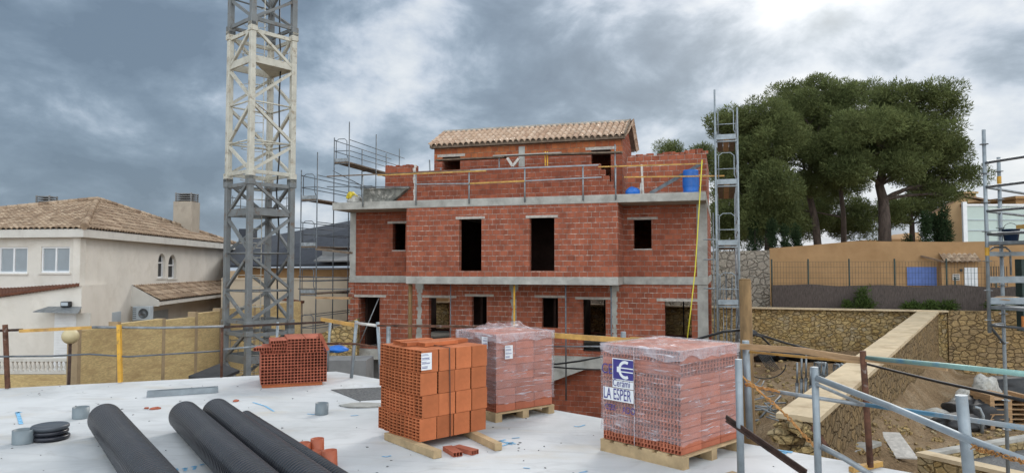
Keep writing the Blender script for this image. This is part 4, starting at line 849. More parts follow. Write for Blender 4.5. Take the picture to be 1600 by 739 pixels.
# air conditioner under the lean-to (hangs on the wall)
s_ac, z_ac = FR_.hit(206, 488); ac = empty('air_conditioner', FR_.W(s_ac, -.05, z_ac - .35), 0, 'white outdoor air conditioner unit with round fan on the cream villa wall', 'air conditioner')
ax = FR_.W(s_ac, -.04, z_ac)
c = FR_.W(s_0 - .02, -.35, z_ac); acx0, acy0 = c.x - .05, c.y - .45
mb = MB(); mb.box((acx0 - .02, acy0, z_ac - .30), (acx0 + .72, acy0 + .32, z_ac + .28)); mb.build('casing', M['shutter'], ac, bevel=.02)
mb = MB(); cf = (acx0 + .45, acy0 - .004, z_ac - .01)
mb.lathe(cf, [(.21, 0), (.21, .012), (.19, .014), (.19, .001), (.06, .001), (.05, .02), (0, .02)], 24, axis=(0, -1, 0)); mb.build('fan_grille', M['galv_dark'], ac)
mb = MB()
for i in range(6): mb.box((acx0 + .0, acy0 - .012, z_ac - .22 + i * .08), (acx0 + .15, acy0 - .001, z_ac - .19 + i * .08))
mb.build('louvre', M['galv_dark'], ac)
mb = MB(); mb.box((acx0 - .05, acy0 + .02, z_ac - .37), (acx0 + .74, acy0 + .5, z_ac - .31)); mb.build('bracket', M['galv'], ac)
# shutters / doors below, canopy and wall lamp
for (x0, x1, y0, y1, nm) in ((86, 118, 489, 552, 'shutter_door'), (120, 140, 489, 545, 'door'), (142, 188, 489, 520, 'shutter_window'), (228, 262, 485, 520, 'shutter_window')):
    h = whole(FR_, x0, x1, y0, y1) if x0 > 130 else None
    if h is None:
        fr = FR_; h = whole(FR_, max(x0, 127.5), max(x1, 129), y0, y1)
        a = P(x0, y0, 25.35); b = P(x1, y1, 25.35); mb = MB(); n = 16
        mb.box((a.x, 25.33, b.z - .6), (b.x, 25.396, a.z)); 
        if nm == 'shutter_door':
            for i in range(24): mb.box((a.x + .05, 25.31, a.z - .1 - i * .095), (b.x - .05, 25.328, a.z - .045 - i * .095))
        mb.build(nm, M['white' if nm == 'shutter_door' else 'fascia'], house); continue
    n = 14; mb = MB(); a, b, z0, z1 = h
    for i in range(n): mb.fbox(fr, a, b, -.02, .0, z0 + (z1 - z0) * i / n, z0 + (z1 - z0) * (i + .85) / n)
    mb.fbox(fr, (a + b) / 2 - .03, (a + b) / 2 + .03, -.03, -.021, z0, z1); mb.build(nm, M['shutter'], house)
mb = MB(); a = P(82, 481, 25.6); b = P(146, 489, 25.6)
mb.hexa([(a.x - .1, 24.7, a.z - .10), (b.x, 24.7, a.z - .14), (b.x - .3, 25.39, a.z + .03), (a.x, 25.39, a.z + .04), (a.x - .1, 24.7, a.z - .07), (b.x, 24.7, a.z - .11), (b.x - .3, 25.39, a.z + .06), (a.x, 25.39, a.z + .07)]); mb.build('door_canopy', M['galv'], house)
a = P(105, 475, 25.35); mb = MB(); mb.box((a.x - .16, 25.2, a.z - .1), (a.x + .16, 25.39, a.z + .1)); wl_ = mb.build('wall_lamp', M['black'], house, bevel=.03)
mb = MB(); mb.box((a.x - .12, 25.185, a.z - .05), (a.x + .12, 25.198, a.z + .07)); mb.build('lamp_glass', M['shutter'], wl_)
# projecting lower block on the left with dark tiled slope
lb = MB(); y_ = 25.4; a = P(122, 446, y_); b = P(-60, 474, y_)
lb.add([(b.x, y_, HB), (P(128, 440, y_).x, y_, HB), (P(128, 440, y_).x, y_, a.z), (b.x, y_, b.z)] + [(b.x, 28.2, HB), (A.x - .02, 28.2, HB), (A.x - .02, 28.2, a.z), (b.x, 28.2, b.z)], [(0, 1, 2, 3), (7, 6, 5, 4), (0, 4, 5, 1), (1, 5, 6, 2), (2, 6, 7, 3), (3, 7, 4, 0)]); lb.build('lower_wing_wall', M['plaster'], house)
rows = []
for j in range(9):
    row = []
    for i in range(121):
        f = i / 120; lo_ = P(-60 + 184 * f, 469 - 25 * f, y_ - .12); hi_ = P(-60 + 184 * f, 442.5, 27.9); p_ = lo_.lerp(hi_, j / 8 * (1 if j < 8 else 1)); p_.z += .035 * abs(math.sin(i * .9)) + (.02 if j % 2 else 0); row.append(p_)
    rows.append(row)
mb = MB(); mb.grid(rows); mb.grid([[p - Vector((0, 0, .09)) for p in rows[0]], rows[0]]); mb.build('lower_wing_roof', M['tile_red'], house)
for p_ in (house,):
    pass
# terrace wall, balustrade, reed clad fence wall, globe lamp
mb = MB(); a = P(-80, 585, 21.6); b = P(122, 582, 21.6); mb.box((a.x, 21.6, -3.2), (b.x, 21.85, ZA(585, 21.6))); solo(mb, 'reed_clad_wall', M['reed'], 'low reed-clad wall carrying the cream balustrade on the left', 'wall')
bal = empty('balustrade', (a.x, 21.7, ZA(585, 21.6)), 0, 'cream balustrade with turned balusters in front of the cream villa', 'balustrade')
zb0, zb1 = ZA(584.5, 21.6), ZA(560, 21.6)
mb = MB(); mb.box((a.x, 21.62, zb0 + .003), (b.x, 21.83, zb0 + .09)); mb.build('plinth', M['fascia'], bal)
mb = MB(); mb.box((a.x, 21.6, zb1 - .09), (b.x, 21.85, zb1)); mb.build('handrail', M['fascia'], bal)
bp = None; x = a.x + .1; hb = zb1 - .09 - zb0 - .09
while x < b.x - .05:
    if bp is None:
        mb = MB(); c = Vector((x, 21.72, zb0 + .09)); pr = [(.035, 0), (.035, .03), (.02, .05), (.045, hb * .3), (.05, hb * .38), (.018, hb * .7), (.022, hb * .85), (.035, hb * .9), (.035, hb)]; mb.lathe(c, pr, 10)
        bp = mb.build('baluster', M['fascia'], bal); x0b = x
    else:
        o = bp.copy(); sc.collection.objects.link(o); o.parent = bal; o.location = (x - x0b, 0, 0)
    x += .135
M['pier'] = plain('brown_pier', (.34, .25, .15), .95, 0, .15, 4)
# stepped fence wall with reed screening
fp = [(124, 517, 15.2), (186, 508, 16.6), (256, 500.5, 18.3), (307, 491.5, 19.6), (345, 484, 20.8), (398, 480, 22.6), (470, 476, 26.0)]
fw = empty('reed_screen_fence', P(124, 600, 15.2) * Vector((1, 1, 0)) + Vector((0, 0, -3.0)) if False else (P(124, 600, 15.2).x, 15.2, -3.0), 0, 'stepped boundary wall clad in yellow reed screening with pale piers', 'fence')
for i, ((x0, y0, d0), (x1, y1, d1)) in enumerate(zip(fp[:-1], fp[1:])):
    p0, p1 = P(x0, y0, d0), P(x1, y1, d1); z = (p0.z + p1.z) / 2; z = p0.z + (.03 if i % 2 else 0)
    d = Vector((p1.x - p0.x, p1.y - p0.y, 0)); n = Vector((-d.y, d.x, 0)).normalized() * .18; e_ = d.normalized()
    q0, q1 = p0 + e_ * .0, p1
    mb = MB(); mb.hexa([(q0.x, q0.y, -3), (q1.x, q1.y, -3), (q1.x + n.x, q1.y + n.y, -3), (q0.x + n.x, q0.y + n.y, -3), (q0.x, q0.y, z), (q1.x, q1.y, z), (q1.x + n.x, q1.y + n.y, z), (q0.x + n.x, q0.y + n.y, z)])
    mb.build('reed_panel', M['reed'], fw)
    mb = MB(); pw = e_ * .06; o2 = -n * .15
    c0 = Vector((q0.x, q0.y, 0)) - n * .06
    mb.hexa([tuple(c0 - pw + Vector((0, 0, -3))), tuple(c0 + pw + Vector((0, 0, -3))), tuple(c0 + pw + n * 1.3 + Vector((0, 0, -3))), tuple(c0 - pw + n * 1.3 + Vector((0, 0, -3))), tuple(c0 - pw + Vector((0, 0, z + .05))), tuple(c0 + pw + Vector((0, 0, z + .05))), tuple(c0 + pw + n * 1.3 + Vector((0, 0, z + .05))), tuple(c0 - pw + n * 1.3 + Vector((0, 0, z + .05)))])
    mb.build('pier', M['pier'], fw)
gl_ = P(110, 525, 14.0); lampo = empty('garden_lamp', (gl_.x, 14, -2.3), 0, 'cream globe lamp on a thin dark pole beside the reed fence', 'lamp')
mb = MB(); mb.tube([(gl_.x - .02, 14, -2.3), (gl_.x, 14, gl_.z - .14)], .03, 10); mb.build('pole', M['rust_dark'], lampo)
mb = MB(); mb.lathe(gl_, [(.155 * math.sin(t_), -.155 * math.cos(t_)) for t_ in np.linspace(0.01, math.pi - .01, 16)], 24); M['globe'] = plain('yellowed_globe', (0.55, 0.46, 0.27), .4, 0, .06, 3, bmp=0); mb.build('globe', M['globe'], lampo)
# dark sheet leaning behind the fence
mb = MB(); a = P(305, 588, 14.5); b = P(345, 575, 15.0); mb.hexa([(a.x, 14.2, a.z), (a.x + .5, 14.2, a.z - .1), (b.x + .4, 15, b.z - .1), (b.x, 15, b.z + .05), (a.x, 14.2, a.z + .06), (a.x + .5, 14.2, a.z - .04), (b.x + .4, 15, b.z - .04), (b.x, 15, b.z + .11)]); solo(mb, 'folded_sheet', M['black'], 'black folded sheet leaning at the foot of the reed fence by the crane', 'sheet')

# ================================================================== DARK ROOFED HOUSE BEHIND THE CRANE
dh = empty('dark_roof_house', P(470, 440, 44) * Vector((1, 1, 0)) + Vector((0, 0, -1)), 0, 'low house with a long dark slate roof behind the crane and scaffold', 'house')
def quad_thick(pts, th): 
    q = [Vector(p) for p in pts]; return q + [p + Vector((0, 0, th)) for p in q]
mb = MB(); e0_, e1_ = P(352, 418, 40), P(700, 412, 40); r0_, r1_ = P(357, 384, 46), P(640, 330, 46)
mb.hexa(quad_thick([e0_, e1_, r1_, r0_], .12)); mb.build('roof', M['slate'], dh)
mb = MB(); r2_ = P(700, 412, 52); r3_ = P(352, 418, 52); mb.hexa(quad_thick([r0_, r1_, Vector((r2_.x, 52, e1_.z)), Vector((r3_.x, 52, e0_.z))], .12)); mb.build('roof', M['slate'], dh)
mb = MB(); mb.box((e0_.x + .5, 40.6, -2.5), (e1_.x, 51, e0_.z - .02)); mb.build('wall', M['ochre'], dh)
cp = P(387, 372, 47); mb = MB(); mb.box((cp.x - .45, 46.6, cp.z - 2), (cp.x + .45, 47.5, ZA(358, 47))); mb.build('chimney', M['slate'], dh)
mb = MB(); mb.box((P(506, 0, 40).x, 40.3, ZA(412, 40.3)), (P(545, 0, 40).x, 41.5, ZA(385, 40.3))); mb.hexa(quad_thick([P(490, 409, 38.9), P(560, 409, 38.9), P(560, 399, 41), P(505, 399, 41)], .08)); mb.build('dormer', M['concrete_dark'], dh)
mb = MB(); a = P(346, 437, 34); b = P(560, 437, 34); mb.box((a.x, 34, -4.5), (b.x, 34.25, a.z)); mb.box((a.x, 33.95, a.z), (b.x, 34.3, a.z + .08)); solo(mb, 'boundary_wall', M['beige'], 'tall beige rendered boundary wall behind the left scaffold', 'wall')
mb = MB(); a = P(447, 455, 30); b = P(470, 470, 30); mb.box((a.x - .6, 30, -3), (b.x, 30.3, ZA(472, 30))); mb.bar(P(440, 467, 29.9), P(474, 472, 29.9), .3, .1, upv=(0, 0, 1), mi=1); solo(mb, 'garden_hut', [M['beige'], M['tile_red']], 'small beige hut end with red tiled edge behind the crane mast', 'hut')
mb = MB(); a = P(468, 520, 30); b = P(560, 500, 30)
mb.hexa([(a.x, 29.8, -4.5), (b.x, 29.8, -4.5), (b.x, 30.3, -4.5), (a.x, 30.3, -4.5), (a.x, 29.8, ZA(535, 30)), (b.x, 29.8, ZA(497, 30)), (b.x, 30.3, ZA(497, 30)), (a.x, 30.3, ZA(535, 30))]); solo(mb, 'rubble_wall', M['stone_a'], 'sloping yellow rubble wall left of the brick house', 'wall')

# ================================================================== RIGHT HAND WALLS
def lw_pt(k, dz=0, off=0): p = WALL0 + WU * k + WN * off; return Vector((p.x, p.y, dz))
def linehit(px):  # param k along the back wall line for pixel column px
    d = ray(px, 430); d2 = Vector((d.x, d.y)); kk = WALL0.dot(WN) / d2.dot(WN); return (d2 * kk - WALL0).dot(WU)
def wallseg(name, k0, k1, z0, z1a, z1b, off, th, mat, label, bev=0):
    mb = MB(); a, b = lw_pt(k0, 0, off), lw_pt(k1, 0, off); c, d = lw_pt(k1, 0, off + th), lw_pt(k0, 0, off + th)
    mb.hexa([(a.x, a.y, z0), (b.x, b.y, z0), (c.x, c.y, z0), (d.x, d.y, z0), (a.x, a.y, z1a), (b.x, b.y, z1b), (c.x, c.y, z1b), (d.x, d.y, z1a)])
    return solo(mb, name, M[mat], label, 'wall', bevel=bev)
def wz(px, py, off=0):  # z of pixel on wall plane
    d = ray(px, py); d2 = Vector((d.x, d.y)); kk = (WALL0.dot(WN) + off) / d2.dot(WN); return EYE + d.z * kk
kA = linehit(1478); kL = linehit(1060) - 26
wallseg('retaining_wall', kL, kA, -4.8, wz(1165, 479), wz(1478, 487), 0, .5, 'stone_a', 'long yellow rubble retaining wall behind the brick house and dirt yard', )
mb = MB(); a, b = lw_pt(linehit(1060) - 26, 0, -.06), lw_pt(kA, 0, -.06); zc0, zc1 = wz(1165, 479), wz(1478, 487)
mb.bar(Vector((a.x, a.y, zc0 + .03)), Vector((b.x, b.y, zc1 + .03)), .42, .07, upv=(0, 0, 1)); solo(mb, 'wall_coping', M['cap'], 'thin beige coping along the top of the yellow rubble retaining wall', 'coping')
wallseg('retaining_wall', kA + .02, linehit(1600) + 14, -4.8, wz(1490, 485.5), wz(1600, 486), -.10, .55, 'stone_b', 'brown rubble retaining wall on the far right behind the scaffold')
# block wall
kb0, kb1 = linehit(1105) - 8, linehit(1204); off_b = 2.0
def lh(px, off): d = ray(px, 430); d2 = Vector((d.x, d.y)); kk = (WALL0.dot(WN) + off) / d2.dot(WN); return (d2 * kk - WALL0).dot(WU)
wallseg('block_wall', lh(1105, 2) - 9, lh(1203, 2), -.6, wz(1110, 398, 2), wz(1203, 391, 2), 2.0, .2, 'block', 'grey block wall with rough mortar between the brick house and the ochre wall')
# ochre wall behind with sagging top
og = empty('ochre_garden_wall', lw_pt(lh(1203, 5), -.3, 5), -math.atan2(.287, .958), 'long ochre rendered wall with small tiled porch, behind the mesh fence', 'wall')
tops_ = [(1203, 388), (1262, 383.5), (1330, 377.5), (1352, 376.5), (1400, 377.5), (1500, 378), (1600, 376), (1720, 376)]
mb = MB(); vs = []
for px, py in tops_:
    k = lh(px, 5); a = lw_pt(k, 0, 5); b = lw_pt(k, 0, 5.25); z = wz(px, py, 5); vs += [(a.x, a.y, -.6), (a.x, a.y, z), (b.x, b.y, z), (b.x, b.y, -.6)]
fs = []
for i in range(len(tops_) - 1):
    for j in range(4): fs.append((i * 4 + j, i * 4 + (j + 1) % 4, i * 4 + 4 + (j + 1) % 4, i * 4 + 4 + j))
fs += [(0, 1, 2, 3), tuple(range(len(vs) - 4, len(vs)))[::-1]]; mb.add(vs, [f[::-1] for f in fs]); mb.build('wall', M['ochre'], og)
def op(px0, px1, py0, py1, t0, t1, name, mat, par=og, offb=5):
    k0, k1 = lh(px0, offb), lh(px1, offb); z0, z1 = wz((px0 + px1) / 2, py1, offb), wz((px0 + px1) / 2, py0, offb); mb = MB()
    a, b, c, d = lw_pt(k0, 0, offb + t0), lw_pt(k1, 0, offb + t0), lw_pt(k1, 0, offb + t1), lw_pt(k0, 0, offb + t1)
    mb.hexa([(a.x, a.y, z0), (b.x, b.y, z0), (c.x, c.y, z0), (d.x, d.y, z0), (a.x, a.y, z1), (b.x, b.y, z1), (c.x, c.y, z1), (d.x, d.y, z1)]); return mb.build(name, M[mat], par)
op(1417, 1463, 417, 446, -.06, -.003, 'shutter_panel', 'blue_panel')
op(1466, 1532, 408, 470, -.55, -.003, 'porch_wall', 'ochre')
dr_ = op(1501, 1521.5, 418, 447, -.60, -.553, 'door', 'white')
for x in (1506, 1511, 1516): op(x, x + .5, 419, 446, -.61, -.602, 'door_groove', 'shutter', par=dr_)
v_ = op(1483, 1494, 428, 437.5, -.58, -.553, 'vent', 'mortar')
for i in range(3): op(1484, 1493, 429.2 + i * 3, 430.4 + i * 3, -.59, -.582, 'vent_slat', 'black', par=v_)
op(1494.5, 1498, 420, 424, -.65, -.553, 'lamp_box', 'black')
for i in range(8): x = 1537 + i * 4; op(x, x + .8, 416, 447, -.7, -.65, 'gate_bar', 'black')
pu = Vector((WU.x, WU.y, 0)); pn_ = Vector((WN.x, WN.y, 0))
k0 = lh(1441, 4.2); O_ = lw_pt(k0 + 1.0, wz(1485, 409, 4.2), 4.1); top = lw_pt(k0 + 1.0, wz(1485, 397, 5), 5.0)
tile_roof('porch_roof', O_, pu, top - O_, lh(1531, 4.2) - k0 - 1.0, (top - O_).length, M['tile_old'], og, per=.24, row=.4, amp=.04, seed=21)
mb = MB(); mb.bar(lw_pt(lh(1440, 5), wz(1440, 400, 5), 4.95), O_, .15, .08); mb.build('porch_hip', M['tile_old'], og)
# reed screen + mesh fence
off_f = 1.3
mf = empty('mesh_fence', lw_pt(lh(1206, off_f), -.4, off_f), -math.atan2(.287, .958), 'dark green welded mesh fence with slim posts above the rubble wall', 'fence')
zf1 = wz(1400, 408, off_f); zf0 = wz(1400, 482, off_f)
for px in (1206, 1263, 1327, 1398, 1479, 1492, 1556):
    k = lh(px, off_f); a = lw_pt(k, zf0 - .1, off_f); tubeo('post', a, a + Vector((0, 0, zf1 - zf0 + .1 + (.12 if px < 1480 else -.8))), .04, 'green_dark', mf)
k0, k1 = lh(1206, off_f), lh(1560, off_f); mb = MB(); nwi = int((k1 - k0) / .14)
for i in range(nwi): a = lw_pt(k0 + (k1 - k0) * i / nwi, zf0, off_f); mb.box((a.x - .004, a.y - .004, a.z), (a.x + .004, a.y + .004, zf1 - .02))
for z in np.linspace(zf0 + .1, zf1 - .02, 9): a, b = lw_pt(k0, z, off_f), lw_pt(k1, z, off_f); mb.bar(a, b, .008, .010 if True else 0, upv=(0, 0, 1))
mb.build('mesh_panel', M['green_dark'], mf)
rs_top = wz(1400, 446, off_f)
mb = MB(); n = 60; rows = []
for j, zz_ in enumerate((zf0 - .2, None)):
    rows.append([]); 
    for i in range(n + 1):
        k = k0 + (lh(1590, off_f) - k0) * i / n; a = lw_pt(k, 0, off_f - .08); z = (zf0 - .2) if j == 0 else rs_top + .07 * mnoise.noise(Vector((k * .6, 0, 0))) * 1.5
        rows[-1].append((a.x, a.y, z))
rb = [[tuple(Vector(p) + pn_ * .04) for p in r_] for r_ in rows]
mb.grid(rows, smooth=False); mb.grid([rb[1], rb[0]], smooth=False); mb.grid([rows[1], rb[1]], smooth=False)
solo(mb, 'reed_screen', M['reed_brown'], 'dark brown reed screen tied along the lower half of the mesh fence', 'screen')
mb = MB(); mb.box((P(1583, 0, 30).x, 30, -1), (P(1640, 0, 30).x, 30.4, ZA(405, 30))); 
solo(mb, 'dark_hedge_screen', M['tarp'], 'dark green screen at the far right edge behind the scaffold', 'screen')

# sloping wall with beige cap
z_e, z_t = -1.35, -.42; th = .73; thn = SN * (-th)
mb = MB()
a, b = S0, S1; q = [a, b, b + thn, a + thn]
mb.prism([tuple(p) for p in q], -4.6, [z_e, z_t, z_t, z_e]); sw = empty('sloping_wall', (S0.x, S0.y, -3.2), 0, 'rubble wall with broad beige sloping cap running down towards the roof slab', 'wall')
mb.build('stone_body', M['stone_c'], sw)
mb = MB(); a2, b2 = S0 + SN * .05 - SD * .02, S1 + SN * .05; q = [a2, b2, b2 - SN * (th + .1), a2 - SN * (th + .1)]
n = 24; top = []; bot = []
for i in range(n + 1):
    f = i / n; p = a2 + (b2 - a2) * f; pz = z_e + (z_t - z_e) * f
    r_ = []
    for g_ in (0, .25, .5, .75, 1.0): o2 = p - SN * (th + .1) * g_; r_.append((o2.x, o2.y, pz + .10 + .02 * mnoise.noise(Vector((f * 20, g_ * 3, 0)))))
    top.append(r_); bot.append((p.x, p.y, pz - .0)); 
mb.grid(top); mb.grid([[t_[0] for t_ in top], [(x, y, z) for x, y, z in bot]]); q_ = [p for p in top[0]]; mb.add(q_ + [(p[0], p[1], z_e) for p in q_], [(i, i + 1, 6 + i, 5 + i) for i in range(4)])
mb.build('coping', M['cap'], sw)
# rough stones at the end
end = MB(); rr = random.Random(2)
def rock(mb, c, r, rr, mi=0, sq=(1, 1, .7)):
    bm = bmesh.new(); bmesh.ops.create_icosphere(bm, subdivisions=2, radius=1); b0 = len(mb.v); sd_ = rr.uniform(0, 99); rot = Matrix.Rotation(rr.uniform(0, 6), 3, 'Z')
    for v in bm.verts:
        n_ = mnoise.noise(v.co * 1.3 + Vector((sd_, 0, 0))) * .45; p = v.co * (1 + n_); p = Vector((round(p.x * 3) / 3 * .4 + p.x * .6, round(p.y * 3) / 3 * .4 + p.y * .6, p.z)); mb.v.append(Vector(c) + rot @ Vector((p.x * r * sq[0], p.y * r * sq[1], p.z * r * sq[2])))
    for f in bm.faces: mb.f.append([b0 + v.index for v in f.verts]); mb.m.append(mi); mb.sm.append(False)
    bm.free()
for i in range(46):
    g_ = rr.uniform(-.05, 1.05); z = rr.uniform(-2.6, z_e - .08); p = S0 - SN * th * g_ - SD * rr.uniform(-.05, .10); rock(end, (p.x, p.y, z), rr.uniform(.09, .19), rr)
end.build('end_stones', M['stone_a'], sw)
# lower cap wall on the right of it
a = G(1302, 707, -2.55); 
mb = MB(); c0, c1, c2, c3_ = G(1318, 711, -2.5), G(1376, 690, -2.5), G(1347, 684, -2.5), G(1292, 705, -2.5); mb.prism([(p.x, p.y) for p in (c0, c1, c2, c3_)], -4.4, -2.6); lo = empty('low_stone_wall', (c0.x, c0.y, -3.2), 0, 'short low stone wall with flat pale cap at the foot of the sloping wall', 'wall'); mb.build('stone_body', M['stone_b'], lo)
mb = MB(); cc_ = (c0 + c1 + c2 + c3_) / 4; mb.prism([(cc_.x + (p.x - cc_.x) * 1.04, cc_.y + (p.y - cc_.y) * 1.04) for p in (c0, c1, c2, c3_)], -2.598, -2.5); mb.build('coping', M['concrete'], lo, bevel=.01)
# stone edged tank bottom right
zt2 = -2.1; p0, p1, p2 = G(1433, 706, zt2), G(1640, 752, zt2), G(1640, 668, zt2); p3 = p0 + (p2 - p1) * .55; tk = empty('stone_tank', (p0.x, p0.y, -3.2), 0, 'yellow stone edged basin filled with grey gravel at the lower right', 'tank')
p0 = Vector((p0.x, p0.y, 0)); u1 = (p1 - p0); u1.z = 0; u1.normalize(); pb = G(1572, 683, zt2); u2 = pb - p0; u2.z = 0; u2.normalize()
def par_wall(o, u, l, nrm, th_, z0, z1, mbb): q = [o, o + u * l, o + u * l + nrm * th_, o + nrm * th_]; 
def slabwall(o, u, l, n_, th_, z0, z1): mb = MB(); q = [o, o + u * l, o + u * l + n_ * th_, o + n_ * th_]; mb.prism([(p.x, p.y) for p in q], z0, z1); return mb
slabwall(p0, u1, 7, u2, .3, -4.4, zt2 - .08).build('stone_wall', M['stone_a'], tk); slabwall(p0 + u2 * .3, u2, 5, u1, .28, -4.4, zt2 - .08).build('stone_wall', M['stone_a'], tk)
slabwall(p0 - u1 * .02 - u2 * .02, u1, 7, u2, .34, zt2 - .078, zt2).build('coping', M['cap'], tk); slabwall(p0 + u2 * .325 - u1 * .02, u2, 5, u1, .2, zt2 - .078, zt2 - .003).build('coping', M['concrete'], tk)
slabwall(p0 + u1 * .2 + u2 * .3, u1, 8, u2, 5, -4.4, zt2 - .22).build('gravel_fill', M['gravel'], tk)
# house at the far right
fh = empty('yellow_house', P(1500, 400, 58) * Vector((1, 1, 0)) + Vector((0, 0, .2)), 0, 'pale yellow gabled house with tiled roof behind the ochre wall', 'house')
FY = 56.0; g0, g1, g2 = P(1462, 330, FY), P(1504, 308.5, FY), P(1560, 320, FY)
mb = MB(); pf = [(g0.x, FY, .1), (g2.x + .0, FY, .1), (g2.x, FY, g2.z), (g1.x, FY, g1.z), (g0.x, FY, g0.z)]; pbk = [(x + 9, FY + 12, z) for x, y, z in pf]
mb.add(pf + pbk, [(0, 1, 2, 3, 4), (9, 8, 7, 6, 5), (0, 5, 6, 1), (1, 6, 7, 2), (2, 7, 8, 3), (3, 8, 9, 4), (4, 9, 5, 0)]); mb.build('wall', M['cream'], fh)
mb = MB(); 
for qa, qb in ((g0 + Vector((-.5, -.3, -.22)), g1 + Vector((0, -.3, .05))), (g1 + Vector((0, -.3, .05)), g2 + Vector((.4, -.3, .02)))):
    q = [qa, qb, qb + Vector((9, 12.5, .4)), qa + Vector((9, 12.5, .4))]; mb.hexa([tuple(p) for p in q] + [tuple(p + Vector((0, 0, .13))) for p in q])
mb.build('roof', M['tile_old'], fh)
at = fh.children[-1].data.attributes.new('tint', 'FLOAT', 'FACE') if fh.children else None
cp = P(1512, 307, 57.5); mb = MB(); mb.box((cp.x - .95, 57, cp.z - 1.6), (cp.x + .4, 58, ZA(307.5, 57.5))); ch = mb.build('chimney', M['cream'], fh)
mb = MB(); z7 = ZA(307.5, 57.5)
for i in range(4): x = cp.x - .92 + i * .40; mb.box((x, 57.05, z7), (x + .12, 57.9, z7 + .22))
mb.box((cp.x - 1.05, 56.9, z7 + .222), (cp.x + .5, 58.1, z7 + .36)); mb.build('chimney_cap', M['cream'], ch)
mb = MB(); a = P(1587, 311, 50); mb.box((a.x, 50, .1), (a.x + 6, 56, a.z)); mb.box((a.x - .15, 49.8, a.z), (a.x + 6, 56.2, a.z + .2)); solo(mb, 'orange_house', M['ochre'], 'corner of an orange rendered house cut off by the right edge of the picture', 'house')
hd = empty('glazed_hoarding', (P(1497, 400, 43).x, 43, 0), 0, 'large pale green panelled screen with white frame above the ochre wall', 'screen')
x0, x1 = P(1501, 0, 43).x, P(1660, 0, 43).x; z0, z1 = ZA(385, 43), ZA(322, 43)
mb = MB(); mb.box((x0, 43.02, z0), (x1, 43.06, z1)); mb.build('panel', M['hoard'], hd)
mb = MB(); mb.box((x0 - .25, 42.95, z0), (x0, 43.1, z1 + .25)); mb.box((x0, 42.95, z1), (x1, 43.1, z1 + .12)); mb.box((P(1549, 0, 43).x, 42.93, z0), (P(1551, 0, 43).x, 43.01, z1)); mb.box((P(1594, 0, 43).x, 42.93, z0), (P(1595.5, 0, 43).x, 43.01, z1)); mb.build('frame', M['white'], hd)
mb = MB()
for y in (343.5, 360): mb.box((x0, 42.97, ZA(y + .6, 43)), (x1, 43.015, ZA(y - .6, 43)))
mb.build('rail', M['shutter'], hd)
mb = MB(); a = P(1352, 0, 75); mb.box((P(1345, 0, 75).x, 75, .2), (P(1372, 0, 75).x, 80, ZA(375, 75))); mb.hexa(quad_thick([P(1385, 378, 74), P(1440, 378, 74), P(1436, 367, 78), P(1395, 371, 78)], .3)); mb.box((P(1388, 0, 75).x, 74.5, .2), (P(1440, 0, 75).x, 79, ZA(378, 75))); 
solo(mb, 'distant_house', M['tile_red'] if False else M['ochre'], 'small red brown roof glimpsed far behind under the pines', 'house')
# ================================================================== TREES
NR = np.random.RandomState(7)
def leaf_cloud(name, centres, radii, per, size, mat, parent, squash=.72, jit=.35, **tg):
    """needle tufts scattered through many small clumps"""
    V = []; tint = []
    for (c, r) in zip(centres, radii):
        n = int(per * (r ** 2)); d = NR.normal(size=(n, 3)); d /= np.linalg.norm(d, axis=1)[:, None]
        rad = r * (0.45 + 0.62 * NR.rand(n) ** .6); pos = np.array(c) + d * rad[:, None] * np.array([1, 1, squash]) + NR.normal(size=(n, 3)) * .06
        dirn = d + NR.normal(size=(n, 3)) * .6 + np.array([0, 0, .45]); dirn /= np.linalg.norm(dirn, axis=1)[:, None]
        side = np.cross(dirn, NR.normal(size=(n, 3))); side /= np.linalg.norm(side, axis=1)[:, None] + 1e-9
        s_ = size * (.6 + .8 * NR.rand(n))[:, None]
        V.append(np.stack([pos - side * s_ * .2, pos + side * s_ * .2, pos + dirn * s_ * 1.35 + side * s_ * .08, pos + dirn * s_ * 1.25 - side * s_ * .1], 1)); tint.append(np.clip(NR.rand(n) * .5 + .6 * NR.rand() - .05, 0, 1))
    V = np.concatenate(V).reshape(-1, 3); n = len(V) // 4; o0 = np.array(T[parent].translation); V = V - o0
    me = bpy.data.meshes.new(name); me.vertices.add(len(V)); me.vertices.foreach_set('co', V.ravel())
    me.loops.add(n * 4); me.loops.foreach_set('vertex_index', np.arange(n * 4)); me.polygons.add(n); me.polygons.foreach_set('loop_start', np.arange(n) * 4)
    try: me.polygons.foreach_set('loop_total', np.full(n, 4))
    except Exception: pass
    at = me.attributes.new('tint', 'FLOAT', 'FACE'); at.data.foreach_set('value', np.concatenate(tint)); me.update(); me.validate()
    me.materials.append(mat); o = bpy.data.objects.new(name, me); sc.collection.objects.link(o); o.parent = parent; T[o] = T[parent]; return tag(o, **tg)
def limb(p0, p1, r0, r1, rnd, n=6, wob=.12):
    p0, p1 = Vector(p0), Vector(p1); pts = []; L_ = (p1 - p0).length
    for i in range(n + 1):
        f = i / n; p = p0.lerp(p1, f); k = math.sin(math.pi * f) * L_ * wob
        pts.append(p + Vector((rnd.uniform(-1, 1) * k * .5, rnd.uniform(-1, 1) * k * .5, k * .35)))
    return pts, [r0 + (r1 - r0) * (i / n) for i in range(n + 1)]
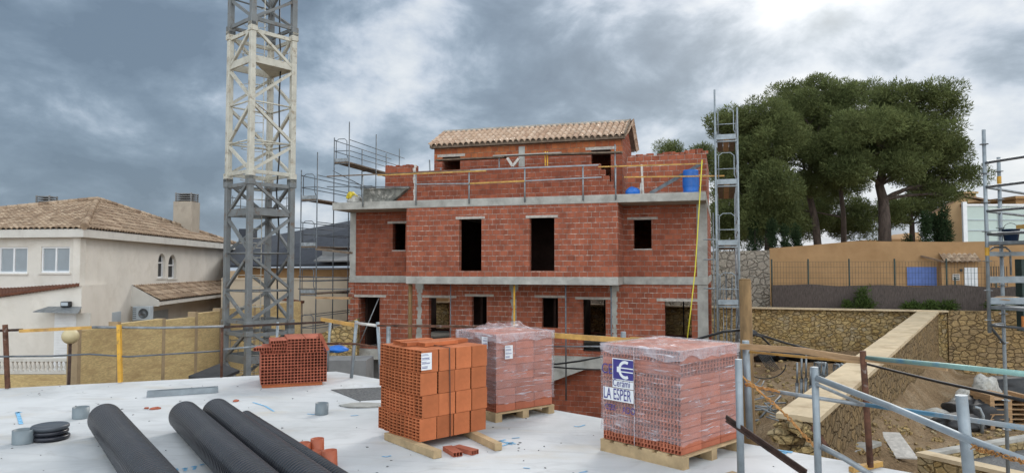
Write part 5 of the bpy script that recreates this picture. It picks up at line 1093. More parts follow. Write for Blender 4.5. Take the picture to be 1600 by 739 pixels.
def pine(label, base_px, base_py, Y, path, r0, blobs, seed, per=820, size=.12, gz0=.1):
    """path: trunk pixels bottom to top; blobs: (px, py, rx_px, ry_px, depth shift, n clumps)"""
    rnd = random.Random(seed); b = P(base_px, base_py, Y); t = empty('pine_tree', (b.x, Y, gz0), 0, label, 'pine tree', 'pine trees behind the ochre wall')
    pts = [Vector((b.x, Y, gz0))] + [P(x, y, Y + rnd.uniform(-.3, .3)) for x, y in path]; k = len(pts)
    mb = MB(); mb.tube(pts, [r0 * (1.25 if i == 0 else 1 - .62 * i / k) for i in range(k)], 10); cen = []; rad = []
    sc_ = Y / FPX
    for (px, py, rx, ry, dd, nc) in blobs:
        c0 = P(px, py, Y + dd)
        for i in range(int(nc * 1.45)):
            while True:
                u = Vector((rnd.uniform(-1, 1), rnd.uniform(-1, 1), rnd.uniform(-.8, 1)))
                if .25 < u.length < 1: break
            cen.append((c0.x + u.x * rx * sc_, c0.y + u.y * rx * sc_ * .9, c0.z + u.z * ry * sc_)); rad.append(rnd.uniform(.4, .95))
        # limb to blob
        j = min(range(1, k), key=lambda q: abs((pts[q] - c0).length - 2.0) + max(0, pts[q].z - c0.z) * 2); pp, rr_ = limb(pts[j], c0, r0 * .34, r0 * .08, rnd); mb.tube(pp, rr_, 7)
        for i in range(4):
            q = Vector(cen[-1 - rnd.randrange(nc)]); p2_, r2_ = limb(pp[3], q, r0 * .14, r0 * .04, rnd, 4); mb.tube(p2_, r2_, 5)
    mb.build('trunk', M['bark'], t); leaf_cloud('crown', cen, rad, per, size, M['pine'], t)
pine('big forked pine on the right with the thickest pale trunk', 1382, 381, 46, [(1382, 340), (1380, 312), (1374, 290), (1385, 240), (1380, 190)], .40,
     [(1400, 165, 52, 32, 0, 26), (1455, 150, 34, 20, -1, 11), (1350, 200, 50, 34, -2, 26), (1440, 210, 50, 30, -1, 26), (1488, 240, 38, 24, 0, 16), (1505, 275, 28, 14, 1, 7), (1455, 290, 34, 14, 1, 9), (1420, 255, 40, 26, -2, 18), (1340, 262, 36, 22, -2, 14), (1478, 305, 22, 8, 0, 4), (1478, 175, 26, 22, 0, 9), (1395, 225, 60, 34, 2, 24), (1440, 265, 44, 22, 2, 12), (1350, 245, 40, 30, 2, 16)], 1)
pine('pine with two thin leaning trunks left of the biggest one', 1283, 381, 49, [(1274, 345), (1266, 312), (1262, 280), (1275, 220), (1290, 170)], .26,
     [(1290, 150, 50, 26, 1, 26), (1250, 175, 42, 30, 0, 24), (1310, 205, 46, 34, 0, 26), (1250, 235, 40, 28, -2, 22), (1300, 270, 38, 22, 0, 16), (1262, 290, 28, 16, -1, 9), (1275, 215, 60, 44, 2, 26), (1310, 250, 40, 34, 2, 16)], 2)
pine('dense pine at the left of the group beside the scaffold tower', 1199, 386, 45, [(1201, 350), (1198, 320), (1200, 280), (1190, 230)], .24,
     [(1180, 185, 44, 28, 0, 24), (1140, 195, 30, 22, 1, 12), (1210, 215, 40, 34, -1, 24), (1165, 250, 36, 34, 0, 20), (1205, 290, 38, 28, -2, 20), (1150, 290, 26, 28, 1, 12), (1190, 330, 42, 28, 0, 22), (1180, 240, 54, 50, 2, 26), (1215, 300, 40, 40, 2, 18), (1225, 345, 26, 24, 1, 12), (1140, 345, 24, 34, 2, 14)], 3)
pine('slim pine standing behind between the forked one and the leaning trunks', 1318, 381, 54, [(1318, 340), (1314, 300), (1325, 230)], .22,
     [(1335, 145, 44, 20, 0, 18), (1335, 215, 52, 40, 1, 26), (1320, 290, 44, 28, 1, 18), (1230, 150, 34, 20, 0, 14), (1215, 330, 44, 26, 2, 14)], 4)
pine('shaded pine whose low dark crown fills the gap right of the thick trunk', 1425, 384, 58, [(1425, 350), (1420, 320)], .24,
     [(1405, 330, 34, 22, 0, 20), (1445, 318, 30, 16, 0, 14), (1465, 300, 24, 12, 0, 8), (1350, 350, 22, 22, 0, 10), (1350, 330, 26, 18, 1, 10), (1265, 345, 40, 22, 2, 14), (1450, 345, 14, 10, 0, 4)], 5)
pine('shaded pine deep in the group behind the small cypresses', 1245, 384, 60, [(1245, 350), (1250, 300)], .24,
     [(1235, 320, 50, 30, 0, 20), (1180, 350, 34, 22, 0, 12), (1290, 310, 40, 24, 0, 14), (1250, 358, 36, 16, 0, 10), (1310, 355, 12, 18, 0, 5), (1175, 362, 40, 22, 1, 16), (1255, 340, 36, 26, -2, 16), (1330, 340, 26, 22, 1, 9)], 6)
pine('rounded pine top showing above the terrace wall of the brick house', 1062, 260, 62, [(1062, 262)], .2, [(1050, 236, 22, 9, 0, 9), (1095, 240, 22, 12, 0, 9), (1120, 262, 26, 22, 0, 10), (1075, 262, 30, 14, 0, 8), (1130, 330, 20, 40, 0, 14)], 7)
pine('second pine top beside the scaffold tower above the terrace wall', 1150, 384, 66, [(1150, 340), (1150, 300)], .2, [(1140, 262, 24, 22, 0, 10), (1145, 320, 24, 30, 0, 14), (1170, 365, 30, 16, 0, 8), (1140, 372, 30, 20, 0, 10), (1160, 290, 26, 26, 0, 10)], 8)
def conifer(label, px, y0, y1, wpx, Y, seed, mat='cypress'):
    rnd = random.Random(seed); b = P(px, y1, Y); tp_ = P(px, y0, Y); t = empty('cypress', (b.x, Y, .1), 0, label, 'cypress', 'cypresses behind the ochre wall'); sc_ = Y / FPX; h = tp_.z - .1; w_ = wpx * sc_ / 2
    mb = MB(); mb.tube([(b.x, Y, .1), (b.x, Y, tp_.z - h * .15)], [.12, .03], 7); mb.build('trunk', M['bark'], t); cen = []; rad = []
    n = int(16 + h * w_ * 12)
    for i in range(n):
        f = rnd.random(); prof_ = (1 - f) ** .55 * min(1, .55 + f * 2.5); r_ = w_ * prof_; a = rnd.uniform(0, 6.28)
        cen.append((b.x + math.cos(a) * r_ * .62, Y + math.sin(a) * r_ * .62, .1 + h * (.04 + f * .92))); rad.append(max(.2, r_ * .5))
    leaf_cloud('crown', cen, rad, 3000, .10, M[mat], t, squash=1.5)
conifer('small bluish cypress just right of the scaffold tower', 1207, 342, 388, 20, 42, 1)
conifer('narrow cypress second from the left, half height', 1226, 352, 386, 12, 42, 2)
conifer('short wide cypress left of the leaning pine trunks', 1244, 354, 384, 16, 43, 3)
conifer('left one of the dark cypress pair beside the yellow house, lower and rounder', 1446, 333, 381, 30, 43, 4)
conifer('middle peak of the dark cypress clump beside the yellow house', 1461, 334, 381, 28, 43.5, 5)
conifer('tallest pointed cypress right beside the yellow gabled house', 1477, 322, 381, 34, 43, 6)
conifer('low dark shrub behind the ochre wall right of the thick pine trunk', 1418, 368, 381, 18, 44, 7)
conifer('dark bushy shrub between the block wall and the pines', 1180, 340, 392, 34, 44, 8)
# weeds and pampas along the reed screen
def weed(px0, px1, py, hpx, off, label, n, name='weed_patch'):
    k0, k1 = lh(px0, off), lh(px1, off); z = wz((px0 + px1) / 2, py, off); e = empty(name, lw_pt((k0 + k1) / 2, z, off), 0, label, 'weeds'); cen = []; rad = []
    for i in range(n): p = lw_pt(k0 + (k1 - k0) * NR.rand(), z + NR.rand() * hpx * .03, off + NR.rand() * .3); cen.append(tuple(p)); rad.append(.16 + .1 * NR.rand())
    leaf_cloud('leaves', cen, rad, 1500, .11, M['weed'], e)
weed(1322, 1362, 481, 6, .5, 'low green weeds at the foot of the screen left of centre', 10); weed(1412, 1490, 484, 7, .5, 'larger green weed clump where the sloping wall starts', 26); weed(1344, 1356, 478, 26, .6, 'grey green upright bush against the brown reed screen', 7, 'bush'); weed(1545, 1585, 482, 8, .5, 'small green weeds on top of the far right rubble wall', 12)

# ================================================================== FOREGROUND
# shared hollow brick meshes: holes run along local X, origin at brick centre bottom
def hollow_brick_mesh(name, lx, wy, hz, ny, nz_, mat, wall=.007, depth=.07, both=True, diag=False, ribs=0):
    """holes open on both -X and +X ends"""
    mb = MB(); X = lx / 2
    for sgn in ((-1, 1) if both else (-1,)):
        ys = [-wy / 2 + wy * i / ny for i in range(ny + 1)]; zs = [hz * i / nz_ for i in range(nz_ + 1)]
        ye = lambda i, s_: ys[i] + (wall * s_ * (1.0 if 0 < i < ny else 1.2) / 2 if 0 < i < ny else (wall * .9 * (1 if i == 0 else -1)))
        for i in range(ny):
            for j in range(nz_):
                y0 = ys[i] + wall * .55; y1 = ys[i + 1] - wall * .55; z0 = zs[j] + wall * .55; z1 = zs[j + 1] - wall * .55
                if diag and (j % 2): y0 += wall * 1.5
                x = sgn * X; xi = sgn * (X - depth)
                o_ = [(x, ys[i], zs[j]), (x, ys[i + 1], zs[j]), (x, ys[i + 1], zs[j + 1]), (x, ys[i], zs[j + 1])]
                n_ = [(x, y0, z0), (x, y1, z0), (x, y1, z1), (x, y0, z1)]; d_ = [(xi, y0, z0), (xi, y1, z0), (xi, y1, z1), (xi, y0, z1)]
                if diag: n_[0] = (x, y0 + .003, z0); n_[2] = (x, y1 - .003, z1); d_[0] = (xi, y0 + .003, z0); d_[2] = (xi, y1 - .003, z1)
                fs = [(0, 1, 5, 4), (1, 2, 6, 5), (2, 3, 7, 6), (3, 0, 4, 7), (4, 5, 9, 8), (5, 6, 10, 9), (6, 7, 11, 10), (7, 4, 8, 11), (8, 9, 10, 11)]
                if sgn > 0: fs = [f for f in fs]
                else: fs = [f[::-1] for f in fs]
                mb.add(o_ + n_ + d_, fs)
    y0, y1 = -wy / 2, wy / 2
    if ribs:
        pts = []
        nrb = ribs
        for i in range(nrb):
            a, b = hz * i / nrb, hz * (i + 1) / nrb; g_ = .004
            pts += [(0, a + g_ * .3), (0, b - g_ * 1.8), (-.005, b - g_ * 1.6), (-.005, b - g_ * .2)]
        pts[0] = (0, 0); pts[-1] = (0, hz); 
        for sy in (-1, 1):
            vs = [(sx * X, sy * (wy / 2 + p[0]), p[1]) for p in pts for sx in (-1, 1)]
            fs = [(i * 2, i * 2 + 1, i * 2 + 3, i * 2 + 2) for i in range(len(pts) - 1)]; mb.add(vs, fs if sy < 0 else [f[::-1] for f in fs])
        mb.add([(-X, y0, 0), (X, y0, 0), (X, y1, 0), (-X, y1, 0), (-X, y0, hz), (X, y0, hz), (X, y1, hz), (-X, y1, hz)], [(3, 2, 1, 0), (4, 5, 6, 7)])
    else:
        mb.add([(-X, y0, 0), (X, y0, 0), (X, y1, 0), (-X, y1, 0), (-X, y0, hz), (X, y0, hz), (X, y1, hz), (-X, y1, hz)], [(3, 2, 1, 0), (4, 5, 6, 7), (0, 1, 5, 4), (2, 3, 7, 6)])
    me = bpy.data.meshes.new(name); me.from_pydata([tuple(p) for p in mb.v], [], mb.f); me.materials.append(M[mat]); me.update(); return me
def place(me, name, parent, x, y, z, rz=0.0, rx=0.0):
    o = bpy.data.objects.new(name, me); sc.collection.objects.link(o); o.parent = parent; o.location = (x, y, z); o.rotation_euler = (rx, 0, rz); return o
# a pallet frame: local origin at FRONT corner, +X along right face (away right), +Y along left face (away left)
class PF:
    def __init__(s, fx, fy, lpx, rpx, phi, name, label, cat, z=0.0, lz=None):
        s.c = G(fx, fy, z); c = s.c; s.phi = phi
        def solve(px, d):   # distance along d so that column px is met
            k = (px - CX) / FPX; k *= 1.0
            # x/y ratio adjusted by pitch is negligible for column
            dd = ray(px, fy); r_ = dd.x / dd.y; return (c.x - r_ * c.y) / (r_ * d[1] - d[0])
        s.dR = (math.cos(phi), math.sin(phi)); s.dL = (-math.sin(phi), math.cos(phi)); s.a = solve(rpx, s.dR); s.b = solve(lpx, s.dL)
        s.e = empty(name, (c.x, c.y, z), phi, label, cat)
        print(name, 'a', round(s.a, 3), 'b', round(s.b, 3), 'at', tuple(round(v_, 2) for v_ in c), 'depth', round(c.y, 2))
    def top(s, py): return ZA(py, s.c.y)
    def L(s, x, y, z): return T[s.e] @ Vector((x, y, z))
    def mbox(s, mb, x0, x1, y0, y1, z0, z1, mi=0):
        L_ = s.L; return mb.hexa([L_(x0, y0, z0), L_(x1, y0, z0), L_(x1, y1, z0), L_(x0, y1, z0), L_(x0, y0, z1), L_(x1, y0, z1), L_(x1, y1, z1), L_(x0, y1, z1)], mi)
rnd = random.Random(11)
def wood_pallet(pf, x0, x1, y0, y1, h=.11, mat='wood_pale', z=0.0, par=None, along='x'):
    par = par or pf.e
    for i in range(3):
        x = x0 + (x1 - x0 - .09) * i / 2; mb = MB()
        pf.mbox(mb, x, x + .09, y0, y1, z, z + .016)
        if i == 0: pf.mbox(mb, x, x + .09, y0 + .002, y1 - .002, z + .0165, z + h - .018)
        else:
            for j in range(3): y = y0 + (y1 - y0 - .12) * j / 2; pf.mbox(mb, x + .002, x + .088, y, y + .12, z + .0165, z + h - .018)
        mb.build('skid', M[mat], par)
    for i in range(6):
        y = y0 + (y1 - y0 - .11) * i / 5; mb = MB(); pf.mbox(mb, x0, x1, y, y + .11, z + h - .0175, z + h); mb.build('deck_board', M[mat], par)
def wrap(pf, x0, x1, y0, y1, z0, z1, mat, seed, top=True, sag=.0, mound=.0, off=.014, bottom_wave=.02, name='stretch_film', amp=.011):
    """wrinkled film around the pack"""
    per_ = []; nx = 30
    def side(ax, ay, bx, by): 
        for i in range(nx): f = i / nx; per_.append((ax + (bx - ax) * f, ay + (by - ay) * f, (by - ay), -(bx - ax)))
    X0, X1, Y0, Y1 = x0 - off, x1 + off, y0 - off, y1 + off
    side(X0, Y0, X1, Y0); side(X1, Y0, X1, Y1); side(X1, Y1, X0, Y1); side(X0, Y1, X0, Y0)
    rows = []; nz2 = 34
    for j in range(nz2 + 1):
        f = j / nz2; row = []
        for i, (x, y, nx_, ny_) in enumerate(per_):
            l = math.hypot(nx_, ny_); n_ = (mnoise.noise(Vector((x * 7 + seed, y * 7, f * 22))) + .6 * mnoise.noise(Vector((x * 19 + seed, y * 19, f * 60)))) * amp
            zb_ = z0 + bottom_wave * (mnoise.noise(Vector((x * 3.5, y * 3.5, seed))) + .6 * mnoise.noise(Vector((x * 14, y * 14, seed)))) * 1.5
            if j < 2: n_ += .008 * (2 - j)
            row.append(pf.L(x + nx_ / l * n_, y + ny_ / l * n_, zb_ + (z1 - zb_) * f))
        row.append(row[0]); rows.append(row)
    mb = MB(); mb.grid(rows); mb.build(name, M[mat], pf.e)
    if top:
        n = 36; rows = []
        for j in range(n + 1):
            row = []
            for i in range(n + 1):
                fx_, fy_ = i / n, j / n; x = X0 + (X1 - X0) * fx_; y = Y0 + (Y1 - Y0) * fy_; ed = min(fx_, 1 - fx_, fy_, 1 - fy_) * 2
                z = z1 + (.012 + .02 * abs(mnoise.noise(Vector((x * 9, y * 9, seed + 4))))) * min(1, ed * 8)
                if mound: 
                    m_ = max(0, 1 - ((fx_ - .5) ** 2 + (fy_ - .55) ** 2) * 5.5); z += mound * m_ * (.55 + .6 * mnoise.noise(Vector((x * 5, y * 5, seed))) + .35 * mnoise.noise(Vector((x * 13, y * 13, seed))))
                row.append(pf.L(x, y, z))
            rows.append(row)
        mb = MB(); mb.grid(rows); mb.build('film_top', M['film'], pf.e)
    # folded-over band at the top edge
    rows = []
    for j in range(7):
        f = j / 6; row = []
        for i, (x, y, nx_, ny_) in enumerate(per_):
            l = math.hypot(nx_, ny_); n_ = .008 + .012 * abs(mnoise.noise(Vector((x * 11, y * 11, f * 4 + seed)))); h_ = .07 + .08 * mnoise.noise(Vector((x * 4, y * 4, seed + 9)))
            row.append(pf.L(x + nx_ / l * n_, y + ny_ / l * n_, z1 + .012 - (h_ + .02) * f))
        row.append(row[0]); rows.append(row)
    mb = MB(); mb.grid(rows); mb.build('film_fold', M['film_top'], pf.e)

# ---- stack B : open orange pack on two timbers
pb_ = PF(656.4, 703, 587, 760.5, R(42), 'orange_brick_stack', 'strapped stack of large bright orange hollow bricks on two timbers, unwrapped', 'brick stack')
a, b = pb_.a, pb_.b; zt_ = pb_.top(547.5); z0 = .075; H = (zt_ - z0) / 4; ncol, nrow_ = 6, 4
lx = a / nrow_; wy = b / ncol
mA = hollow_brick_mesh('brick', lx - .011, wy - .003, H - .004, 2, 7, 'clay', wall=.0095, depth=.12)
for k in range(4):
    sh = (-.03, .035, -.005, .02)[k]
    for i in range(nrow_):
        for j in range(ncol):
            kink = 0.0 if j < ncol - 2 else (j - ncol + 3) * .0
            x = lx * (i + .5) + (sh * .35) + rnd.uniform(-.004, .004); y = wy * (j + .5)
            if i == 0 and j >= ncol - 2: x += .018 * (j - ncol + 3)
            if k == 0 and i == 0 and j >= ncol - 2: pass
            place(mA, 'brick', pb_.e, x, y, z0 + H * k, rnd.uniform(-.012, .012))
mS = hollow_brick_mesh('thin_brick', .42, .12, .035, 4, 1, 'clay', wall=.006)
for i, (x, y, r_, zz_) in enumerate(((.34, b - .16, .05, 0), (.52, b - .33, -.04, 0), (.60, b * .45, .1, 0), (.30, b * .55, .02, 0), (.42, .30, .03, 0))): place(mS, 'thin_brick', pb_.e, x, y, zt_ + .001, r_)
for x in (a * .42, ): 
    mb = MB(); mb.tube([pb_.L(x, -.012, z0), pb_.L(x - .005, -.014, zt_ * .5), pb_.L(x - .01, -.01, zt_ + .004), pb_.L(x - .02, .3, zt_ + .01), pb_.L(x, b, zt_ + .004)], .005, 5); mb.build('strap', M['black'], pb_.e)
def label_tag(pf, x0, x1, z0, z1, y=-.012, nm='paper_label', face='R'):
    mb = MB(); L_ = pf.L
    q = (lambda x, z, d=0: L_(x, y - d, z)) if face == 'R' else (lambda x, z, d=0: L_(y - d, x, z))
    mb.add([q(x0, z0), q(x1, z0), q(x1, z1), q(x0, z1)], [(0, 1, 2, 3)]); p_ = mb.build(nm, M['paper'], pf.e); mb = MB(); h = z1 - z0
    for f, w_ in ((.90, .6), (.84, .7), (.70, .8), (.66, .75), (.60, .8), (.46, .5), (.40, .85), (.36, .8), (.20, .6), (.14, .6), (.10, .6)):
        zc = z0 + h * f; mb.add([q(x0 + .06 * (x1 - x0), zc, .001), q(x0 + (x1 - x0) * w_, zc, .001), q(x0 + (x1 - x0) * w_, zc + h * .022, .001), q(x0 + .06 * (x1 - x0), zc + h * .022, .001)], [(0, 1, 2, 3)])
    mb.build('print', M['ink'], p_)
label_tag(pb_, .0, .12, zt_ - .185, zt_ - .025)
for (y, nm, l, x_) in ((.10, 'front', 1, 0),): pass
def timber(p0, p1, w_, h_, label, mat='wood_pale', name='timber'):
    mb = MB(); up = Vector((0, 0, h_ / 2)); mb.bar(Vector(p0) + up, Vector(p1) + up, w_, h_, upv=(0, 0, 1)); return solo(mb, name, M[mat], label, 'timber', bevel=.004)
t0_ = G(606, 686); t1_ = G(684, 716); timber(t0_ + Vector((0, 0, .002)), t1_ + Vector((0, 0, .002)), .085, .07, 'front pine beam under the orange brick stack, its sawn end towards the camera')
t0_ = G(722, 676); t1_ = G(779, 704); timber(t0_ + Vector((0, 0, .002)), t1_ + Vector((0, 0, .002)), .075, .07, 'rear pine beam sticking out right under the orange brick stack')
for (x, y, r_, lb) in ((707, 708, .9, 'red'), (727, 706, 2.4, 'x')):
    p = G(x, y, 0); mq = hollow_brick_mesh('thin_brick', .26, .09, .04, 3, 1, 'clay_red'); o = bpy.data.objects.new('loose_brick', mq); sc.collection.objects.link(o); o.location = (p.x, p.y, .002); o.rotation_euler = (0, 0, r_ if lb == 'x' else -1.1)
    tag(o, 'loose thin brick lying under the edge of the orange stack, %s' % ('left one' if lb == 'red' else 'right one'), 'brick', 'loose thin bricks by the orange stack')
# ---- stack D : wrapped pallet with print
pd_ = PF(1065, 733, 943, 1154.5, R(43), 'wrapped_brick_pallet', 'film-wrapped pallet of perforated red bricks with blue printed logo and CE mark', 'brick pallet')
a, b = pd_.a, pd_.b; zt_ = pd_.top(549); z0 = .115; H = (zt_ - z0) / 8; nR, nL = 3, 4
mD = hollow_brick_mesh('perforated_brick', a / nR - .003, b / nL - .003, H - .003, 6, 3, 'clay_pink', wall=.007, depth=.05, diag=True, ribs=2)
mD2 = hollow_brick_mesh('ribbed_brick', b / nL - .003, a / nR - .003, H - .003, 6, 3, 'clay_pink', wall=.007, depth=.05, diag=True, ribs=3)
for k in range(8):
    for i in range(nR):
        for j in range(nL):
            x, y = a * (i + .5) / nR, b * (j + .5) / nL
            if k == 6: place(mD2, 'ribbed_brick', pd_.e, x, y, z0 + H * k, math.pi / 2)
            else: place(mD, 'perforated_brick', pd_.e, x + rnd.uniform(-.003, .003), y, z0 + H * k)
wood_pallet(pd_, -.02, a + .02, -.03, b + .02)
wrap(pd_, 0, a, 0, b, .20, zt_, 'film', 3, off=.014)
# print on the left face: local plane x = -off, running from far (y=b) to near (y=0)
XO = -.034
def LP(y, z): return pd_.L(XO, y, z)
def lquad(mb, y0, y1, z0_, z1_, d=0): mb.add([pd_.L(XO - d, y0, z0_), pd_.L(XO - d, y1, z0_), pd_.L(XO - d, y1, z1_), pd_.L(XO - d, y0, z1_)], [(0, 1, 2, 3)])
fy = lambda px: b * (1065 - px) / 122.0 * (1 + .06 * (px - 943) / 122)      # column to distance from the front corner
hz = lambda f: z0 + (zt_ - z0) * f
tagp = MB(); lquad(tagp, b * .835, b * .555, hz(.87), hz(.645)); lg = tagp.build('logo_panel', M['paper'], pd_.e)
mb = MB(); lquad(mb, b * .825, b * .555, hz(.86), hz(.655), .0015); mb.build('logo_square', M['ink'], lg)
mb = MB(); cy, cz = b * .66, (hz(.86) + hz(.655)) / 2; ro = (hz(.86) - hz(.655)) * .47; sy_ = .62 * .98
def ringpts(r1, r2, a0, a1, d, n=26):
    vs = []
    for i in range(n + 1):
        t_ = a0 + (a1 - a0) * i / n
        for r_ in (r1, r2): vs.append(pd_.L(XO - d, cy + math.cos(t_) * r_, cz + math.sin(t_) * r_))
    return vs, [(2 * i, 2 * i + 1, 2 * i + 3, 2 * i + 2) for i in range(n)]
v_, f_ = ringpts(ro * .70, ro, R(58), R(302), .003); 
# ring opens towards the near corner
v_ = [pd_.L(XO - .003, cy - (2 * 0) + math.cos(R(58) + (R(244)) * (i // 2) / 26 - math.pi + math.pi) * 0 + 0, 0) for i in range(0)] or v_
def ring2(r1, r2, a0, a1, d, n=26, oy=0, rz=1.0):
    vs = []
    for i in range(n + 1):
        t_ = a0 + (a1 - a0) * i / n
        for r_ in (r1, r2): vs.append(pd_.L(XO - d, cy + oy + math.cos(t_) * r_ * .95, cz + math.sin(t_) * r_ * rz))
    mb.add(vs, [(2 * i, 2 * i + 1, 2 * i + 3, 2 * i + 2) for i in range(n)])
ring2(ro * .66, ro * .98, R(-118), R(118), .003)
lquad(mb, cy + ro * .9, b * .556, cz + ro * .12, cz + ro * .24, .0032); lquad(mb, cy + ro * .9, b * .556, cz - ro * .28, cz - ro * .16, .0032); lquad(mb, cy + ro * 1.12, cy + ro * .6, cz - ro * .3, cz + ro * .28, .0034)
mb.build('logo_emblem', M['paper'], lg)
mb = MB(); lquad(mb, b * .835, b * .555, hz(.64), hz(.565)); lquad(mb, b * .965, b * .555, hz(.558), hz(.425)); tp2 = mb.build('text_panel', M['paper'], pd_.e)
def facetext(txt, size, y, z, par, sx=1.0, mat='ink', d=.003):
    # text x axis runs from far to near (-Y local), up is z
    ux = (T[pd_.e].to_3x3() @ Vector((0, -1, 0))); uz = Vector((0, 0, 1)); un = ux.cross(uz)
    m_ = Matrix((ux, uz, un)).transposed().to_4x4(); m_.translation = pd_.L(XO - d, y, z); return text_mesh('lettering', txt, size, M[mat], par, m_, sx, ext=.0004)
facetext('CE', .13, b * .985, hz(.70), pd_.e, .85)
facetext('Cerámi', .092, b * .83, hz(.58), tp2, .72)
facetext('LA ESPER', .145, b * .96, hz(.44), tp2, .55)
facetext('·CEBS·', .075, b * .95, hz(.325), pd_.e, .72)
facetext('ADO', .085, b * .70, hz(.315), pd_.e, .75)
mb = MB(); 
pts = [pd_.L(XO + .004, b * .55 + .004 * math.sin(i * 2.1), hz(i / 20)) for i in range(21)]; mb.tube(pts, .004, 5); mb.build('film_seam', M['film_top'], pd_.e)
# ---- stack C : wrapped pallet behind
pc_ = PF(775, 659.5, 716, 862.5, R(38), 'wrapped_brick_pallet', 'smaller film-wrapped pallet of thin red bricks with loose film heaped on top', 'brick pallet')
a, b = pc_.a, pc_.b; zt_ = pc_.top(523); z0 = .105; nk = 10; H = (zt_ - z0) / nk
mC = hollow_brick_mesh('flat_brick', a / 3 - .004, b / 3 - .004, H - .004, 7, 2, 'clay_pink', wall=.006, depth=.05)
for k in range(nk):
    for i in range(3):
        for j in range(3): place(mC, 'flat_brick', pc_.e, a * (i + .5) / 3 + rnd.uniform(-.004, .004), b * (j + .5) / 3, z0 + H * k)
wood_pallet(pc_, -.02, a + .02, -.02, b + .02, h=.10)
wrap(pc_, 0, a, 0, b, .20, zt_, 'film', 8, mound=.13, off=.018, bottom_wave=.03, amp=.016)
label_tag(pc_, .09, .20, zt_ - .27, zt_ - .12, y=-.045); label_tag(pc_, .10, .21, zt_ - .16, zt_ - .03, y=-.045, face='L')
# ---- stack A : low broken pack at the back left
pa_ = PF(407, 607, 399, 510.5, R(21), 'red_brick_stack', 'low opened stack of dark red hollow bricks at the far edge of the slab', 'brick stack')
a = pa_.a; b = .85; zt_ = pa_.top(553.5); z0 = .05; H = (zt_ - z0) / 2
mE = hollow_brick_mesh('brick', b / 3 - .004, a / 4 - .003, H - .004, 5, 5, 'clay_red', wall=.0085, depth=.10)
for k in range(2):
    for i in range(4):
        for j in range(3): place(mE, 'brick', pa_.e, a * (i + .5) / 4, b * (j + .5) / 3, z0 + H * k, math.pi / 2 + rnd.uniform(-.004, .004))
mb = MB(); pa_.mbox(mb, .02, a - .06, .02, b, .002, z0 - .003); mb.build('bottom_tiles', M['clay'], pa_.e)
mE2 = hollow_brick_mesh('brick', .25, .25, .20, 5, 5, 'clay_red', wall=.0085, depth=.10); mE3 = hollow_brick_mesh('thin_brick', .25, .25, .045, 7, 1, 'clay_red', wall=.006, depth=.08)
for (x, y) in ((.46, .13), (.72, .13), (.46, .40), (.72, .40), (.46, .67), (.72, .66)): place(mE2, 'brick', pa_.e, x + .02, y, zt_ + .0, math.pi / 2 + rnd.uniform(-.02, .02))
for k in range(4): place(mE3, 'thin_brick', pa_.e, .255 + rnd.uniform(-.01, .01), .14, zt_ + .046 * k, math.pi / 2 + rnd.uniform(-.05, .05)); place(mE3, 'thin_brick', pa_.e, .24 + rnd.uniform(-.01, .01), .42, zt_ + .046 * k, math.pi / 2)
for (x, y, z, r_) in ((.12, .16, 0, 1.7), (.09, .44, 0, 1.5), (.12, .42, .046, 1.6), (.02, .14, .047, 1.35)): place(mE3, 'thin_brick', pa_.e, x + .03, y, zt_ + z, r_)
o = place(mE3, 'thin_brick', pa_.e, a - .06, .14, zt_ + .12, math.pi / 2); o.rotation_euler = (0, 1.15, 0)
# ---- corrugated pipes
def corr(p0, d, L_, r, label, rib=.05, seed=0):
    p0 = Vector(p0); d = Vector(d).normalized(); prof_ = []; z = 0
    prof_.append((r - .022, .35)); prof_.append((r - .02, .0)); prof_.append((r - .004, 0.0)); prof_.append((r, .006)); z = .02
    while z < L_:
        prof_ += [(r, z), (r, z + rib * .50), (r - .018, z + rib * .62), (r - .018, z + rib * .90)]; z += rib
    prof_.append((r - .02, z)); mb = MB(); mb.lathe(p0, prof_, 40, axis=d, smooth=False); o = solo(mb, 'corrugated_pipe', M['pipe'], label, 'pipe', 'black corrugated pipes on the slab'); return o
def pipe_px(x0, y0, x1, y1, r, label, L_=5.5):
    a = G(x0, y0, r); b = G(x1, y1, r); d = b - a; a.z += .006; return corr(a, d, L_, r, label)
pipe_px(164, 655, 229, 739, .157, 'leftmost thick black corrugated pipe, lying apart from the others')
pipe_px(288, 650, 381, 739, .152, 'thick black corrugated pipe second from the left')
pipe_px(338, 644.5, 459, 739, .148, 'thick black corrugated pipe third from the left, farthest reaching of the pair')
pipe_px(384, 652, 508, 734, .072, 'thinnest black corrugated pipe, rightmost and half hidden')
# ---- pvc stubs, lids
def stub(px, py, r, h, mat, label, grp, z=0, lean=(0, 0)):
    c = G(px, py, 0); c.z = z + .002; mb = MB(); ax = Vector((lean[0], lean[1], 1))
    mb.lathe(c, [(r, 0), (r, h), (r - .006, h), (r - .006, .01), (0, .01)], 28, axis=ax); o = solo(mb, 'pipe_stub', M[mat], label, 'pipe stub', grp); return o
gp = 'grey pipe stubs cast into the slab'; go = 'orange brown pipe stubs beside the thin pipe'
stub(126, 653, .086, .125, 'pvc', 'grey plastic pipe stub between the left pipe and the slab edge', gp)
stub(36, 692, .093, .13, 'pvc', 'grey plastic pipe stub nearest the camera beside the black lids', gp)
stub(502.5, 647, .075, .13, 'pvc', 'grey plastic pipe stub right of the pipes, before the red brick stack', gp, lean=(.03, 0))
stub(475, 714, .057, .13, 'orange_pvc', 'orange pipe stub leftmost and mostly hidden by the thin pipe', go)
stub(496, 711, .060, .15, 'orange_pvc', 'tallest orange pipe stub in the middle of its group', go, lean=(-.02, 0))
stub(493, 726, .055, .12, 'orange_pvc', 'lowest orange pipe stub in front of the tall one', go)
stub(516, 729, .062, .14, 'orange_pvc', 'rightmost orange pipe stub with clear round rim', go, lean=(-.05, 0))
